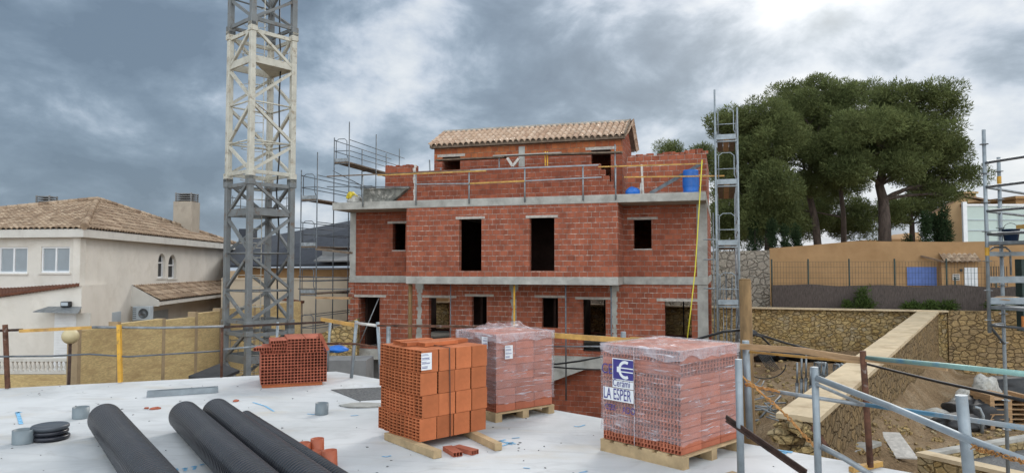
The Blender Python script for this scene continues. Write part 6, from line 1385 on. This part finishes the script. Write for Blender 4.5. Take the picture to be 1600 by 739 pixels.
c = G(78.5, 686, 0); ls = empty('lid_stack', (c.x, c.y, .002), 0, 'stack of three round black manhole lids beside the grey stub', 'lids')
for i in range(3):
    z = .002 + i * .05; r = .165 - .004 * i + (.008 if i == 2 else 0); q = Vector((c.x + rnd.uniform(-.008, .008), c.y, z)); mb = MB(); mb.lathe(q, [(0, 0), (r * .93, 0), (r * .95, .012), (r, .016), (r, .036), (r * .95, .043), (r * .86, .047), (r * .82, .044), (0, .044)], 36); mb.build('lid', M['pipe'] if i < 2 else M['pvc'], ls)
    if i == 2: M['lidtop'] = plain('grey_black_lid', (.07, .08, .095), .45, 0, .1, 4, bmp=0); ls.children[-1].data.materials[0] = M['lidtop']
a, b = G(229, 621, 0), G(341, 613.5, 0); mb = MB(); d = (b - a); u = d.normalized(); n_ = Vector((-u.y, u.x, 0))
for w0, w1, z0_, z1_ in ((0, .13, .003, .012), (0, .012, .012, .075), (.118, .13, .012, .075), (.05, .062, .012, .06)): mb.hexa([a + n_ * w0 + Vector((0, 0, z0_)), b + n_ * w0 + Vector((0, 0, z0_)), b + n_ * w1 + Vector((0, 0, z0_)), a + n_ * w1 + Vector((0, 0, z0_)), a + n_ * w0 + Vector((0, 0, z1_)), b + n_ * w0 + Vector((0, 0, z1_)), b + n_ * w1 + Vector((0, 0, z1_)), a + n_ * w1 + Vector((0, 0, z1_))])
solo(mb, 'metal_channel', M['galv_light'], 'grey metal channel lying near the left edge of the slab', 'channel')
def shard(px, py, s_, label, mat='clay_red', n=3):
    c = G(px, py, 0); mb = MB(); r_ = random.Random(int(px))
    for i in range(n): rock(mb, (c.x + r_.uniform(-s_, s_), c.y + r_.uniform(-s_, s_) * .5, .012), s_ * r_.uniform(.35, .6), r_, sq=(1.2, .8, .35))
    solo(mb, 'brick_fragments', M[mat], label, 'fragments')
shard(238, 638, .09, 'crumbs of broken red brick between the two left pipes and the channel'); shard(363, 627, .07, 'single red brick chip near the far end of the pipes', n=2)
shard(738, 652, .05, 'tiny brick chips beside the film-wrapped pallet', 'clay', 2)
rg = random.Random(5); mb = MB()
for i in range(170):
    px, py = rg.uniform(0, 1300), 600 + 139 * rg.random() ** 1.3; c = G(px, py, 0)
    if c.y > 11 or (c - e1).dot(Vector((dr.y, -dr.x, 0))) * 0 > 1: continue
    if py < 606 - px * .05 or (px > 525 and py < 585 + (px - 525) * .20): continue
    s_ = rg.uniform(.004, .011); rock(mb, (c.x, c.y, .004), s_, rg, sq=(1.4, 1, .5))
crumbs = mb.build('grit', M['concrete_dark'], None, kind='stuff')
# grey membrane sheets and mortar heap
mb = MB(); q = [G(517, 610), G(560, 606), G(648, 604), (G(600, 625))]; mb.prism([(p.x, p.y) for p in (G(560, 626), G(640, 622), G(640, 603), G(517, 609))], .003, .008); solo(mb, 'grey_mat', M['gravel'], 'flat dark grey mat on the slab behind the orange brick stack', 'mat')
lumpy('mortar_heap', G(570, 634), .30, .14, .022, 'concrete', 9, amp=.2, label='small spread heap of grey mortar left of the orange stack', cat='mortar heap')
# blue chalk marks (flat, part of the slab)
def chalk(strokes, w_=.012):
    mb = MB()
    for st in strokes:
        pts = [G(x, y, .004) for x, y in st]
        for p0, p1 in zip(pts[:-1], pts[1:]):
            d = (p1 - p0); n_ = Vector((-d.y, d.x, 0)).normalized() * w_; mb.add([p0 - n_, p1 - n_, p1 + n_, p0 + n_], [(0, 1, 2, 3)])
    o = mb.build('chalk_mark', M['bluepaint'], None, kind='structure'); o.parent = roof_slab; return o
chalk([[(27, 643), (30, 652), (33, 662)], [(25, 645), (33, 643)]], .02)
chalk([[(267, 736), (270, 732), (275, 731), (277, 734), (272, 736)], [(285, 732), (291, 730), (289, 735)], [(299, 729), (306, 727), (303, 733)], [(312, 726), (319, 724)]], .013)
chalk([[(757, 684), (772, 690), (790, 686)], [(770, 692), (782, 688), (800, 694)], [(785, 696), (802, 690)], [(800, 684), (812, 683)], [(792, 690), (806, 693)]], .012)
chalk([[(897, 665), (905, 666), (914, 663)], [(905, 738), (918, 735)], [(597, 712), (604, 713), (611, 711)], [(818, 730), (828, 731)]], .010)
chalk([[(395, 628), (405, 631), (415, 634), (428, 642)], [(480, 646), (492, 647)], [(548, 649), (560, 648)]], .012)
chalk([[(1198, 700), (1215, 703), (1238, 706)], [(1200, 703), (1230, 707)]], .035)
# ---- guard posts
def gpost(px0, py0, px1, py1, Y, r, mat, label, name='guard_post', square=False, flag=None):
    mb = MB(); a, b = P(px1, py1, Y), P(px0, py0, Y)
    if a.z < -.9: pass
    if square: mb.bar(a, b, r * 2, r * 2)
    else: mb.tube([a, b], r, 14)
    e = solo(mb, name, M[mat], label, 'guard post', 'guard posts around the slab edge'); return e
def base_y(Y): return 418 + 1.7 * FPX / Y
gpost(8, 507, 12, 606.5, 9.95, .024, 'rust', 'rust and white guard post at the far left edge of the picture', square=True)
gpost(186, 507, 188, 597, 10.45, .026, 'yellow', 'bright yellow guard post on the left slab edge', square=True)
gpost(347, 511, 346, 589, 11.0, .02, 'rust', 'thin rusty guard post in front of the crane mast')
gpost(434, 503, 430, 585, 11.4, .022, 'galv_light', 'slim grey guard post just behind the low red brick stack')
gpost(516, 502, 511, 580, 11.7, .022, 'galv_light', 'slim grey guard post right behind the red brick stack at the slab corner')
gpost(557, 501, 549, 590, 10.9, .026, 'galv_light', 'leaning grey guard post standing clear between red and orange stacks')
gpost(590, 503, 596, 600, 10.4, .025, 'galv_light', 'short grey post rising behind the left edge of the orange stack')
gpost(607, 510, 606, 604, 10.1, .03, 'galv', 'second grey post behind the orange stack, right of the leaning doorway tube', )
gpost(974, 518, 974, 652, 8.1, .03, 'galv', 'grey post tip rising behind the wrapped pallet with the logo')
gpost(1165, 532, 1172, 684, 7.0, .034, 'galv_light', 'grey guard post directly beside the brown timber post')
gpost(1154, 561, 1158, 752, 5.5, .028, 'galv_light', 'thick pale guard post overlapping the right edge of the logo pallet')
gpost(1273, 573, 1280, 783, 5.1, .025, 'galv_light', 'pale round guard post holding the start of the slanting silver tubes')
gpost(1348, 548, 1360, 729, 6.0, .026, 'rust', 'brown rusty guard post in the middle of the right railing')
gpost(1502, 617, 1519, 790, 4.0, .031, 'galv_light', 'thickest leaning grey guard post at the lower right')
mb = MB(); a, b = P(1171, 700, 7.9), P(1164, 438, 7.9); b0 = Vector((a.x + .05, a.y, -3.0)); mb.tube([b0, a, b], [.075, .07, .066], 14); mb.tube([b, b + Vector((0, 0, .02))], [.066, .05], 14); solo(mb, 'timber_post', M['log'], 'tall round brown timber post rising beside the right end of the slab', 'post')
# clamp hooks on posts
for (x, y, Y, lb) in ((556, 560, 10.88, 0), ): pass
# ---- rails (each its own loose board or tube)
def rail(pts, r, mat, label, board=None, cat='rail', name='guard_rail'):
    """pts: (px, py, Y)"""
    mb = MB(); q = [P(*p) for p in pts]
    if board:
        for a, b in zip(q[:-1], q[1:]): mb.bar(a, b, board[0], board[1], upv=(0, 0, 1))
    else: mb.tube(q, r, 10)
    return solo(mb, name, M[mat], label, cat, 'rails and boards tied to the guard posts')
rail([(-30, 517.5, 9.8), (36, 515, 10.1)], 0, 'rust_dark', 'dark rusty rail end at the far left post', (.03, .035))
rail([(30, 517, 10.0), (143, 511.5, 10.3)], 0, 'board', 'orange yellow board spanning above the globe lamp', (.03, .045))
rail([(140, 511, 10.36), (250, 512, 10.7), (350, 510, 11.0)], .02, 'galv', 'thin grey tube rail in front of the reed fence')
rail([(-20, 557, 9.8), (80, 556, 10.1), (140, 553, 10.3), (200, 557, 10.5), (345, 548, 11.0)], .013, 'galv_dark', 'low sagging cable rail along the left slab edge')
rail([(345, 511, 11.02), (508, 503, 11.6)], 0, 'rust_dark', 'dark rail passing in front of the crane mast', (.025, .035))
rail([(345, 546, 11.0), (434, 538, 11.3), (516, 537, 11.6)], .016, 'galv', 'lower grey rail behind the low red stack')
rail([(502, 498.5, 11.6), (556, 508, 10.9)], 0, 'board', 'short bright yellow board at the corner of the slab', (.03, .055))
rail([(556, 504.5, 10.85), (592, 509, 10.4)], .022, 'mortar', 'short pale tube between the two posts behind the stacks')
rail([(590, 508.5, 10.36), (720, 510, 9.3), (790, 516, 8.9), (866, 524.5, 8.6)], 0, 'rust', 'long reddish rail passing behind the orange stack', (.02, .032))
rail([(430, 536, 11.2), (556, 537, 10.85), (640, 549, 10.1)], .015, 'rust', 'lower reddish rail between the posts behind the red stack')
rail([(860, 523.5, 8.6), (992, 532.5, 8.0)], 0, 'board', 'yellow board between the two wrapped pallets', (.03, .06))
rail([(860, 541, 8.6), (1000, 541, 8.0)], .010, 'galv', 'thin grey wire rail under the yellow board')
rail([(985, 528, 8.0), (1165, 541, 7.05)], 0, 'board', 'board running behind the top of the logo pallet', (.02, .03))
rail([(1150, 540.5, 7.0), (1250, 547, 6.5), (1346, 563, 6.05)], 0, 'wood', 'raw wood board from the timber post to the brown rusty post', (.025, .055))
rail([(1168, 549, 7.0), (1346, 566, 6.1)], 0, 'board', 'thin orange lath just below the raw wood board', (.015, .022))
rail([(1352, 558.5, 6.0), (1480, 571, 5.1), (1640, 588, 4.3)], .019, 'green_tube', 'grey green stained tube running off to the right edge')
rail([(1346, 562, 6.02), (1480, 577, 5.3)], 0, 'wood', 'short reddish lath under the green stained tube', (.015, .022))
rail([(1275, 590, 5.05), (1390, 634, 4.7), (1505, 683, 3.94), (1660, 742, 3.4)], .022, 'galv_light', 'thick silver tube slanting down from the pale round post to the lower right corner')
rail([(1276, 600, 5.05), (1350, 632, 5.4)], .012, 'galv', 'thin dark rod just under the thick slanting tube')
rail([(1165, 600, 6.9), (1210, 611, 6.4), (1347, 632, 5.96)], .017, 'galv', 'thin silver tube between the timber post and the rusty post')
rail([(1347, 631, 5.95), (1480, 650, 4.9), (1640, 674, 4.1)], .017, 'blue_tube', 'blue stained tube at mid height on the right')
rail([(1283, 697, 5.05), (1320, 716, 5.0), (1362, 742, 4.9)], .02, 'galv', 'grey prop tube lying low right of the pale round post')
def rebar(pts, r, label, mat='rust'):
    mb = MB(); q = [P(*p) for p in pts]
    for k in range(2):
        mb.tube([p + Vector((.012 * math.sin(i * 1.9 + k * 3.1), .012 * math.cos(i * 1.9 + k * 3.1), .008 * (-1) ** (i + k))) for i, p in enumerate(q)], r, 6)
    solo(mb, 'rebar', M[mat], label, 'rebar', 'rusty bars leaning at the slab edge')
def interp(a, b, n): return [tuple(a[j] + (b[j] - a[j]) * i / n for j in range(3)) for i in range(n + 1)]
rebar(interp((1152, 581, 5.9), (1225, 645, 5.7), 12) + interp((1228, 648, 5.7), (1275, 700, 5.5), 8), .007, 'twisted orange rusty bars slanting from the pallet to the pale post', 'rope')
rebar(interp((1165, 601, 6.6), (1216, 611, 6.3), 6), .010, 'short orange rusty bar end beside the timber post', 'rope')
mb = MB(); a, b = P(1136, 657, 5.6), P(1262, 744, 4.9); mb.bar(a, b, .035, .012); mb.bar(a + Vector((.0, .02, .025)), b + Vector((0, .02, .025)), .012, .035); solo(mb, 'angle_bar', M['rust_dark'], 'dark brown angle iron slanting across the lower right of the pallet', 'bar')
a, b = G(1330, 738, 0), G(1376, 728, 0); timber(a + Vector((0, 0, .002)), b + Vector((0, 0, .002)), .05, .045, 'short pine batten lying at the foot of the rusty post', 'board')
mb = MB(); a, b = P(1040, 743, 5.2), P(1152, 716, 5.75); a.z = b.z = .03; mb.bar(a, b, .1, .055, upv=(0, 0, 1)); solo(mb, 'timber', M['wood_pale'], 'pale pine beam lying in front of the logo pallet', 'timber', bevel=.004)
mb = MB(); a, b = P(1268, 700, 5.4), P(1295, 693, 5.5); mb.bar(P(1270, 668, 5.4), P(1293, 700, 5.5), .03, .03); solo(mb, 'clamp', M['rust'], 'rusty clamp hanging by the pale round post', 'clamp')
# orange wire wrapped round the thick tube
mb = MB(); rr = random.Random(8)
for s0_ in range(5):
    pts = []
    for i in range(26): f = i / 25; px = 1518 + f * 90 + rr.uniform(-3, 3); py = 697 + f * 26 + rr.uniform(-4, 5); pts.append(P(px, py, 3.86 - f * .35 + rr.uniform(-.03, .03)))
    mb.tube(pts, .0035, 4)
solo(mb, 'wire_bundle', M['rope'], 'tangle of orange tying wire around the slanting silver tube', 'wire')
# cables
def cable(pts, r, label): mb = MB(); mb.tube([P(*p) for p in pts], r, 7); solo(mb, 'cable', M['cable'], label, 'cable', 'black cables slung across the yard')
cable([(843, 568, 9), (870, 568.5, 9), (905, 564, 8.8), (945, 556, 8.6)], .012, 'black cable leaving the left side of the logo pallet, upper one'); cable([(864, 573, 9), (900, 576, 8.8), (945, 577, 8.6)], .010, 'black cable leaving the left side of the logo pallet, lower one')
cable([(1060, 538, 8.5), (1095, 528, 8.3), (1130, 518, 8.1), (1160, 515, 8.0)], .015, 'black cable rising from the logo pallet to the timber post')
cable([(1170, 520, 8.0), (1185, 522, 8.2), (1225, 535, 9), (1290, 552, 10), (1345, 566, 9), (1400, 580, 8), (1470, 597, 7), (1540, 612, 6.2), (1620, 630, 5.5)], .015, 'long black cable sagging from the timber post to the right edge')
cable([(1172, 521, 8.0), (1190, 526, 8.1), (1205, 541, 8.2), (1216, 548, 8.3)], .012, 'short black cable loop hanging right of the timber post'); 
mb = MB()
for x, y, Y in ((1176, 521, 8.0),): rock(mb, P(x, y, Y), .05, random.Random(4), sq=(1.3, 1, .8))
solo(mb, 'cable_knot', M['cable'], 'black taped cable joint beside the timber post', 'cable joint')
# ---- right scaffold
U1 = Vector((8.1, 12.0)); far = Vector((1.35, 1.0)).normalized(); near = Vector((.25, -1.0)).normalized(); U2 = U1 + far * .62
se = empty('frame_scaffold', (U1.x, U1.y, -3.1), 0, 'grey modular scaffold with rings and ledgers at the right edge of the picture', 'scaffold')
def UP(p, z): return Vector((p.x, p.y, z))
def stdd(p, z0_, z1_, par, rings=True):
    tubeo('upright', UP(p, z0_), UP(p, z1_), .03, 'galv_light', par, 12)
    z = z1_ - .25
    while z > z0_: mb = MB(); mb.lathe(UP(p, z), [(.03, -.005), (.068, -.005), (.068, .005), (.03, .005)], 14); mb.build('ring', M['galv'], par); z -= .5
zU1 = ZA(203, 12); stdd(U1, ZA(520, 12), zU1, se); stdd(U2, -3.1, ZA(246, U2.y), se)
U3 = U1 + near * 2.6; U4 = U2 + near * 2.6; U5 = U1 + far * 3.2
for U_ in (U3, U4): stdd(U_, -3.1, zU1, se)
for py in (255, 292.5, 330, 366, 395, 435, 470, 508):
    z = ZA(py, 12); 
    if py in (255, 292.5, 330, 508, 366): 
        tubeo('ledger', UP(U1, z), UP(U3, z), .024, 'galv', se)
    if py in (292.5, 330, 366, 395, 435, 470, 508): tubeo('ledger', UP(U1, z), UP(U1 + far * (3.4 if py < 340 else .62), z), .024, 'galv', se)
for py in (380, 397, 437, 470):
    z = ZA(py, 12); a = U1 + far * .05; mb = MB(); mb.bar(UP(U1, z), UP(U1 + Vector((1.2, -.12)), z + .01), .04, .11 if py in (437, 470) else .07, upv=(0, 0, 1)); mb.build('toe_board', M['galv_light'], se)
mb = MB(); z = ZA(378, 12); q = [U1, U2, U4, U3]; mb.prism([tuple(p) for p in q], z - .05, z); mb.build('deck', M['galv'], se)
mb = MB(); z = ZA(478, 12); mb.prism([tuple(p) for p in q], z - .05, z); mb.build('deck', M['galv'], se)
tubeo('brace', UP(U1 + far * .05, ZA(511, 12)), UP(U2, ZA(541, 12)), .022, 'galv_dark', se)
for p, py in ((U1, 393), (U2, 282)): 
    mb = MB(); mb.lathe(UP(p, ZA(py, p.y)), [(.034, -.07), (.034, .07)], 12); mb.build('yellow_tag', M['yellow'], se)
gp_ = [(U1.x + .12, ZA(430, 12)), (U1.x + .12, ZA(392, 12)), (U1.x + .22, ZA(386, 12)), (U1.x + .42, ZA(386, 12)), (U1.x + .5, ZA(392, 12)), (U1.x + .5, ZA(430, 12))]
mb = MB(); mb.tube([(x, 12.15, z) for x, z in gp_], .017, 7); mb.build('end_gate', M['galv'], se)
mb = MB(); mb.box((P(1573, 0, 12).x, 11.7, ZA(358, 12)), (P(1640, 0, 12).x, 11.95, ZA(352, 12))); solo(mb, 'timber', M['board'], 'orange yellow plank lying high on the right scaffold', 'timber')
def bucket(): 
    c = P(1580, 375, 12.3); c.z = ZA(379, 12.3); e = empty('bucket', c, 0, 'dark blue bucket on the upper deck of the right scaffold', 'bucket'); mb = MB(); mb.lathe(c, [(0, .0), (.10, 0), (.13, .22), (.138, .22), (.138, .235), (.125, .235), (.1, .02), (0, .02)], 20); M['navy'] = plain('navy_plastic', (.01, .035, .09), .4, 0, .2, 5); mb.build('pail', M['navy'], e)
    mb = MB(); mb.tube([c + Vector((.135 * math.cos(t_), 0, .22 + .12 * math.sin(t_))) for t_ in np.linspace(0, math.pi, 9)], .005, 5); mb.build('handle', M['black'], e)
bucket()
ob = empty('orange_sign', (P(1592, 0, 11.4).x, 11.4, ZA(512, 11.4)), 0, 'orange board with black letters behind the lower right scaffold', 'sign')
mb = MB(); x0 = P(1582, 0, 11.4).x; mb.box((x0, 11.4, ZA(512, 11.4)), (x0 + .9, 11.43, ZA(494, 11.4))); mb.build('board', M['orange_tag'], ob)
m_ = Matrix(((1, 0, 0, x0 + .07), (0, 0, -1, 11.395), (0, 1, 0, ZA(508, 11.4)), (0, 0, 0, 1))); text_mesh('lettering', 'Xe', .13, M['black'], ob, m_)
mb = MB(); mb.box((x0 - .02, 11.38, ZA(516, 11.4)), (x0 + .95, 11.46, ZA(512.5, 11.4))); mb.build('frame', M['galv_dark'], ob)
lumpy('cardboard', P(1572, 470, 12.1), .3, .15, .05, 'wood', 12, amp=.3, label='torn brownish sheet lying on the right scaffold deck', cat='sheet')

# ---- yard clutter on the right (beyond the slab)
def yard(px, py, dz=0): 
    z = -2.4
    for _ in range(12): p = G(px, py, z); z = gz(p.x, p.y)
    p.z = z + dz; return p
rr = random.Random(21)
# upright formwork props and clamps
for i, (x, y0, y1, lb) in enumerate(((1245, 566, 640, 'first upright steel prop from the left in the dirt yard'), (1252, 560, 634, 'second upright steel prop in the dirt yard group'), (1259, 555, 638, 'tallest thin steel prop in the dirt yard group'), (1266, 573, 640, 'fourth short steel prop left of the pale guard post'))):
    b = yard(x, y1); t_ = P(x + .6, y0, b.y); e = empty('steel_prop', b, 0, lb, 'prop', 'upright steel props in the dirt yard'); mb = MB(); mb.tube([b, b.lerp(t_, .55)], .045, 8); mb.build('outer_tube', M['galv'], e); mb = MB(); mb.tube([b.lerp(t_, .55), t_], .03, 8); mb.build('inner_tube', M['galv'], e); mb = MB(); mb.lathe(b, [(0, .005), (.1, .005), (.1, .015), (0, .015)], 4); mb.lathe(b.lerp(t_, .55), [(.055, -.05), (.055, .03)], 8); mb.build('collar', M['galv'], e)
for i, (x, y0, y1, lb) in enumerate(((1283, 567, 604, 'left one of two grey steel prop crates behind the beige cap'), (1313, 570, 592, 'right one of two grey steel prop crates behind the beige cap'))):
    b = yard(x, y1); w_ = 9 * b.y / FPX * 1.5; z1_ = ZA(y0, b.y); e = empty('prop_crate', b, 0, lb, 'crate', 'steel crates in the yard'); mb = MB()
    for sx in (-1, 1):
        for sy in (-1, 1): mb.bar(b + Vector((sx * w_ / 2, sy * w_ / 2, 0)), Vector((b.x + sx * w_ / 2, b.y + sy * w_ / 2, z1_)), .05, .05)
    for z in (b.z + .1, (b.z + z1_) / 2, z1_):
        for sy in (-1, 1): mb.bar((b.x - w_ / 2, b.y + sy * w_ / 2, z), (b.x + w_ / 2, b.y + sy * w_ / 2, z), .04, .05)
        for sx in (-1, 1): mb.bar((b.x + sx * w_ / 2, b.y - w_ / 2, z), (b.x + sx * w_ / 2, b.y + w_ / 2, z), .04, .05)
    mb.build('frame', M['galv'], e); mb = MB()
    for k in range(8): x_ = b.x - w_ * .4 + w_ * .11 * k; mb.tube([(x_, b.y + rr.uniform(-.2, .2), b.z + .02), (x_ + .02, b.y + rr.uniform(-.2, .2), z1_ + .04)], .03, 6)
    mb.build('stored_tubes', M['galv_light'], e)
mb = MB(); bb = yard(1240, 563)
for k in range(9):
    p = yard(1198 + k * 12, 566 - (k % 3) * 1.5); mb.tube([p + Vector((-.5, 0, .08)), p + Vector((0, rr.uniform(-.2, .2), .25 + rr.uniform(0, .15))), p + Vector((.6, 0, .12))], .17, 7)
solo(mb, 'hose_heap', M['cable'], 'long heap of black hose lying along the far side of the dirt yard', 'hose heap')
cbl = yard(1196, 580); mb = MB()
for k in range(8): mb.tube([cbl + Vector((-.5 + .05 * k + .7 * f, -.3 + f * .3, .9 - .95 * f - .05 * math.sin(3 * f) + .02 * k)) for f in np.linspace(0, 1, 6)], .016, 5)
solo(mb, 'tube_bundle', M['galv_dark'], 'fan of thin dark rods leaning right of the timber post', 'rods')
mb = MB(); p = yard(1197, 596); mb.tube([p + Vector((.75 * math.cos(t_), .1, .55 + .5 * math.sin(t_))) for t_ in np.linspace(R(190), R(360), 14)], .02, 6); solo(mb, 'hose', M['cable'], 'black hose curving under the fan of rods', 'hose')
for k in range(20):
    heap = MB()
    p = yard(1180 + rr.uniform(-6, 40), 655 + rr.uniform(-18, 20), rr.uniform(.02, .35)); d = Vector((rr.uniform(-1, 1), rr.uniform(-.4, .4), rr.uniform(-.15, .35))).normalized() * rr.uniform(.3, .9); heap.tube([p - d * .5, p + d * .5], rr.choice([.018, .024, .03]), 6); solo(heap, 'scaffold_tube', M['galv'], 'loose grey tube in the jumbled heap between timber post and sloping wall', 'tube', 'loose tubes in the jumbled heap')
for k, (x, y) in enumerate(((1218, 588), (1262, 592))):
    pass
st = MB()
for k in range(520):
    x = rr.uniform(1170, 1290) if k % 2 else rr.uniform(1330, 1600); y = rr.uniform(556, 650) if k % 2 else rr.uniform(655, 720)
    p = yard(x, y); rock(st, p + Vector((0, 0, .02)), rr.choice((.02, .03, .04, .05, .09)) * rr.uniform(.7, 1.3), rr)
st.build('loose_stones', M['stone_a'], None, kind='stuff')
# bags, pallets and tarpaulin by the far right wall
def at_(px, py, Y): p = P(px, py, Y); return p
for (x, y, rx, rz_, mat, sd_, lb, nm) in ((1512, 648, .75, .5, 'black', 3, 'large crumpled black bag at the left of the rubbish pile', 'rubbish_bag'), (1545, 655, .6, .55, 'black', 7, 'black rubbish bag leaning on the wooden pallet', 'rubbish_bag'), (1520, 622, .7, .42, 'sack', 5, 'dirty white sack on top of the rubbish pile', 'sack'), (1541, 616, .5, .6, 'sack', 9, 'white torn sack standing beside the pallet stack', 'sack'), (1497, 664, .8, .3, 'black', 12, 'flat black plastic sheet spilling onto the ground', 'plastic_sheet'), (1590, 612, 1.3, .55, 'black', 14, 'big dark tarpaulin heap behind the wooden pallets', 'tarpaulin'), (1465, 652, .5, .25, 'sack', 15, 'pale flattened sack left of the black bags', 'sack')):
    p = yard(x, y + rz_ * 20); lumpy(nm, p, rx, rx * .7, rz_, mat, sd_, amp=.35, label=lb, cat=nm.replace('_', ' '))
pt = yard(1548, 672); pal = empty('pallet', pt, 0, 'upright leaning stack of brown wooden pallets by the far right wall', 'pallets'); zz0 = pt.z
for k in range(7):
    mb = MB(); mb.box((pt.x, pt.y, zz0 + .02 + k * .15), (pt.x + 1.25, pt.y + 1.0, zz0 + .045 + k * .15)); 
    for j in range(3): mb.box((pt.x + .02 + j * .54, pt.y + .01, zz0 + .046 + k * .15), (pt.x + .15 + j * .54, pt.y + .98, zz0 + .168 + k * .15))
    mb.build('pallet_layer', M['wood'], pal)
mb = MB(); p = yard(1400, 716); p.z += .01; mb.hexa(quad_thick([p, p + Vector((.5, -.1, .0)), p + Vector((.7, 1.1, .35)), p + Vector((.25, 1.2, .35))], .03)); solo(mb, 'board', M['mortar'], 'pale board lying on the dirt left of the stone basin', 'board')
mb = MB(); p = yard(1534, 676); mb.tube([p, p + Vector((.05, 0, .5)), p + Vector((-.05, 0, .72)), p + Vector((-.2, 0, .75))], .05, 8); solo(mb, 'bent_pipe', M['galv_light'], 'bent grey pipe sticking up in front of the pallets', 'pipe')
# clutter down left, between crane and brick house
mb = MB(); a = P(498, 563, 18); mb.box((a.x, 18, -4.6), (a.x + 1.2, 19, a.z)); solo(mb, 'concrete_block', M['concrete_dark'], 'grey concrete block below the slab corner by the house', 'block')
mb = MB(); a = P(512, 546, 17); b = P(545, 540, 17); mb.box((a.x, 17, a.z), (b.x, 18, b.z)); lumpy('blue_tarp', P(524, 549, 17), .32, .3, .09, 'blue', 31, label='blue plastic sheet glimpsed left of the brick house column', cat='sheet')
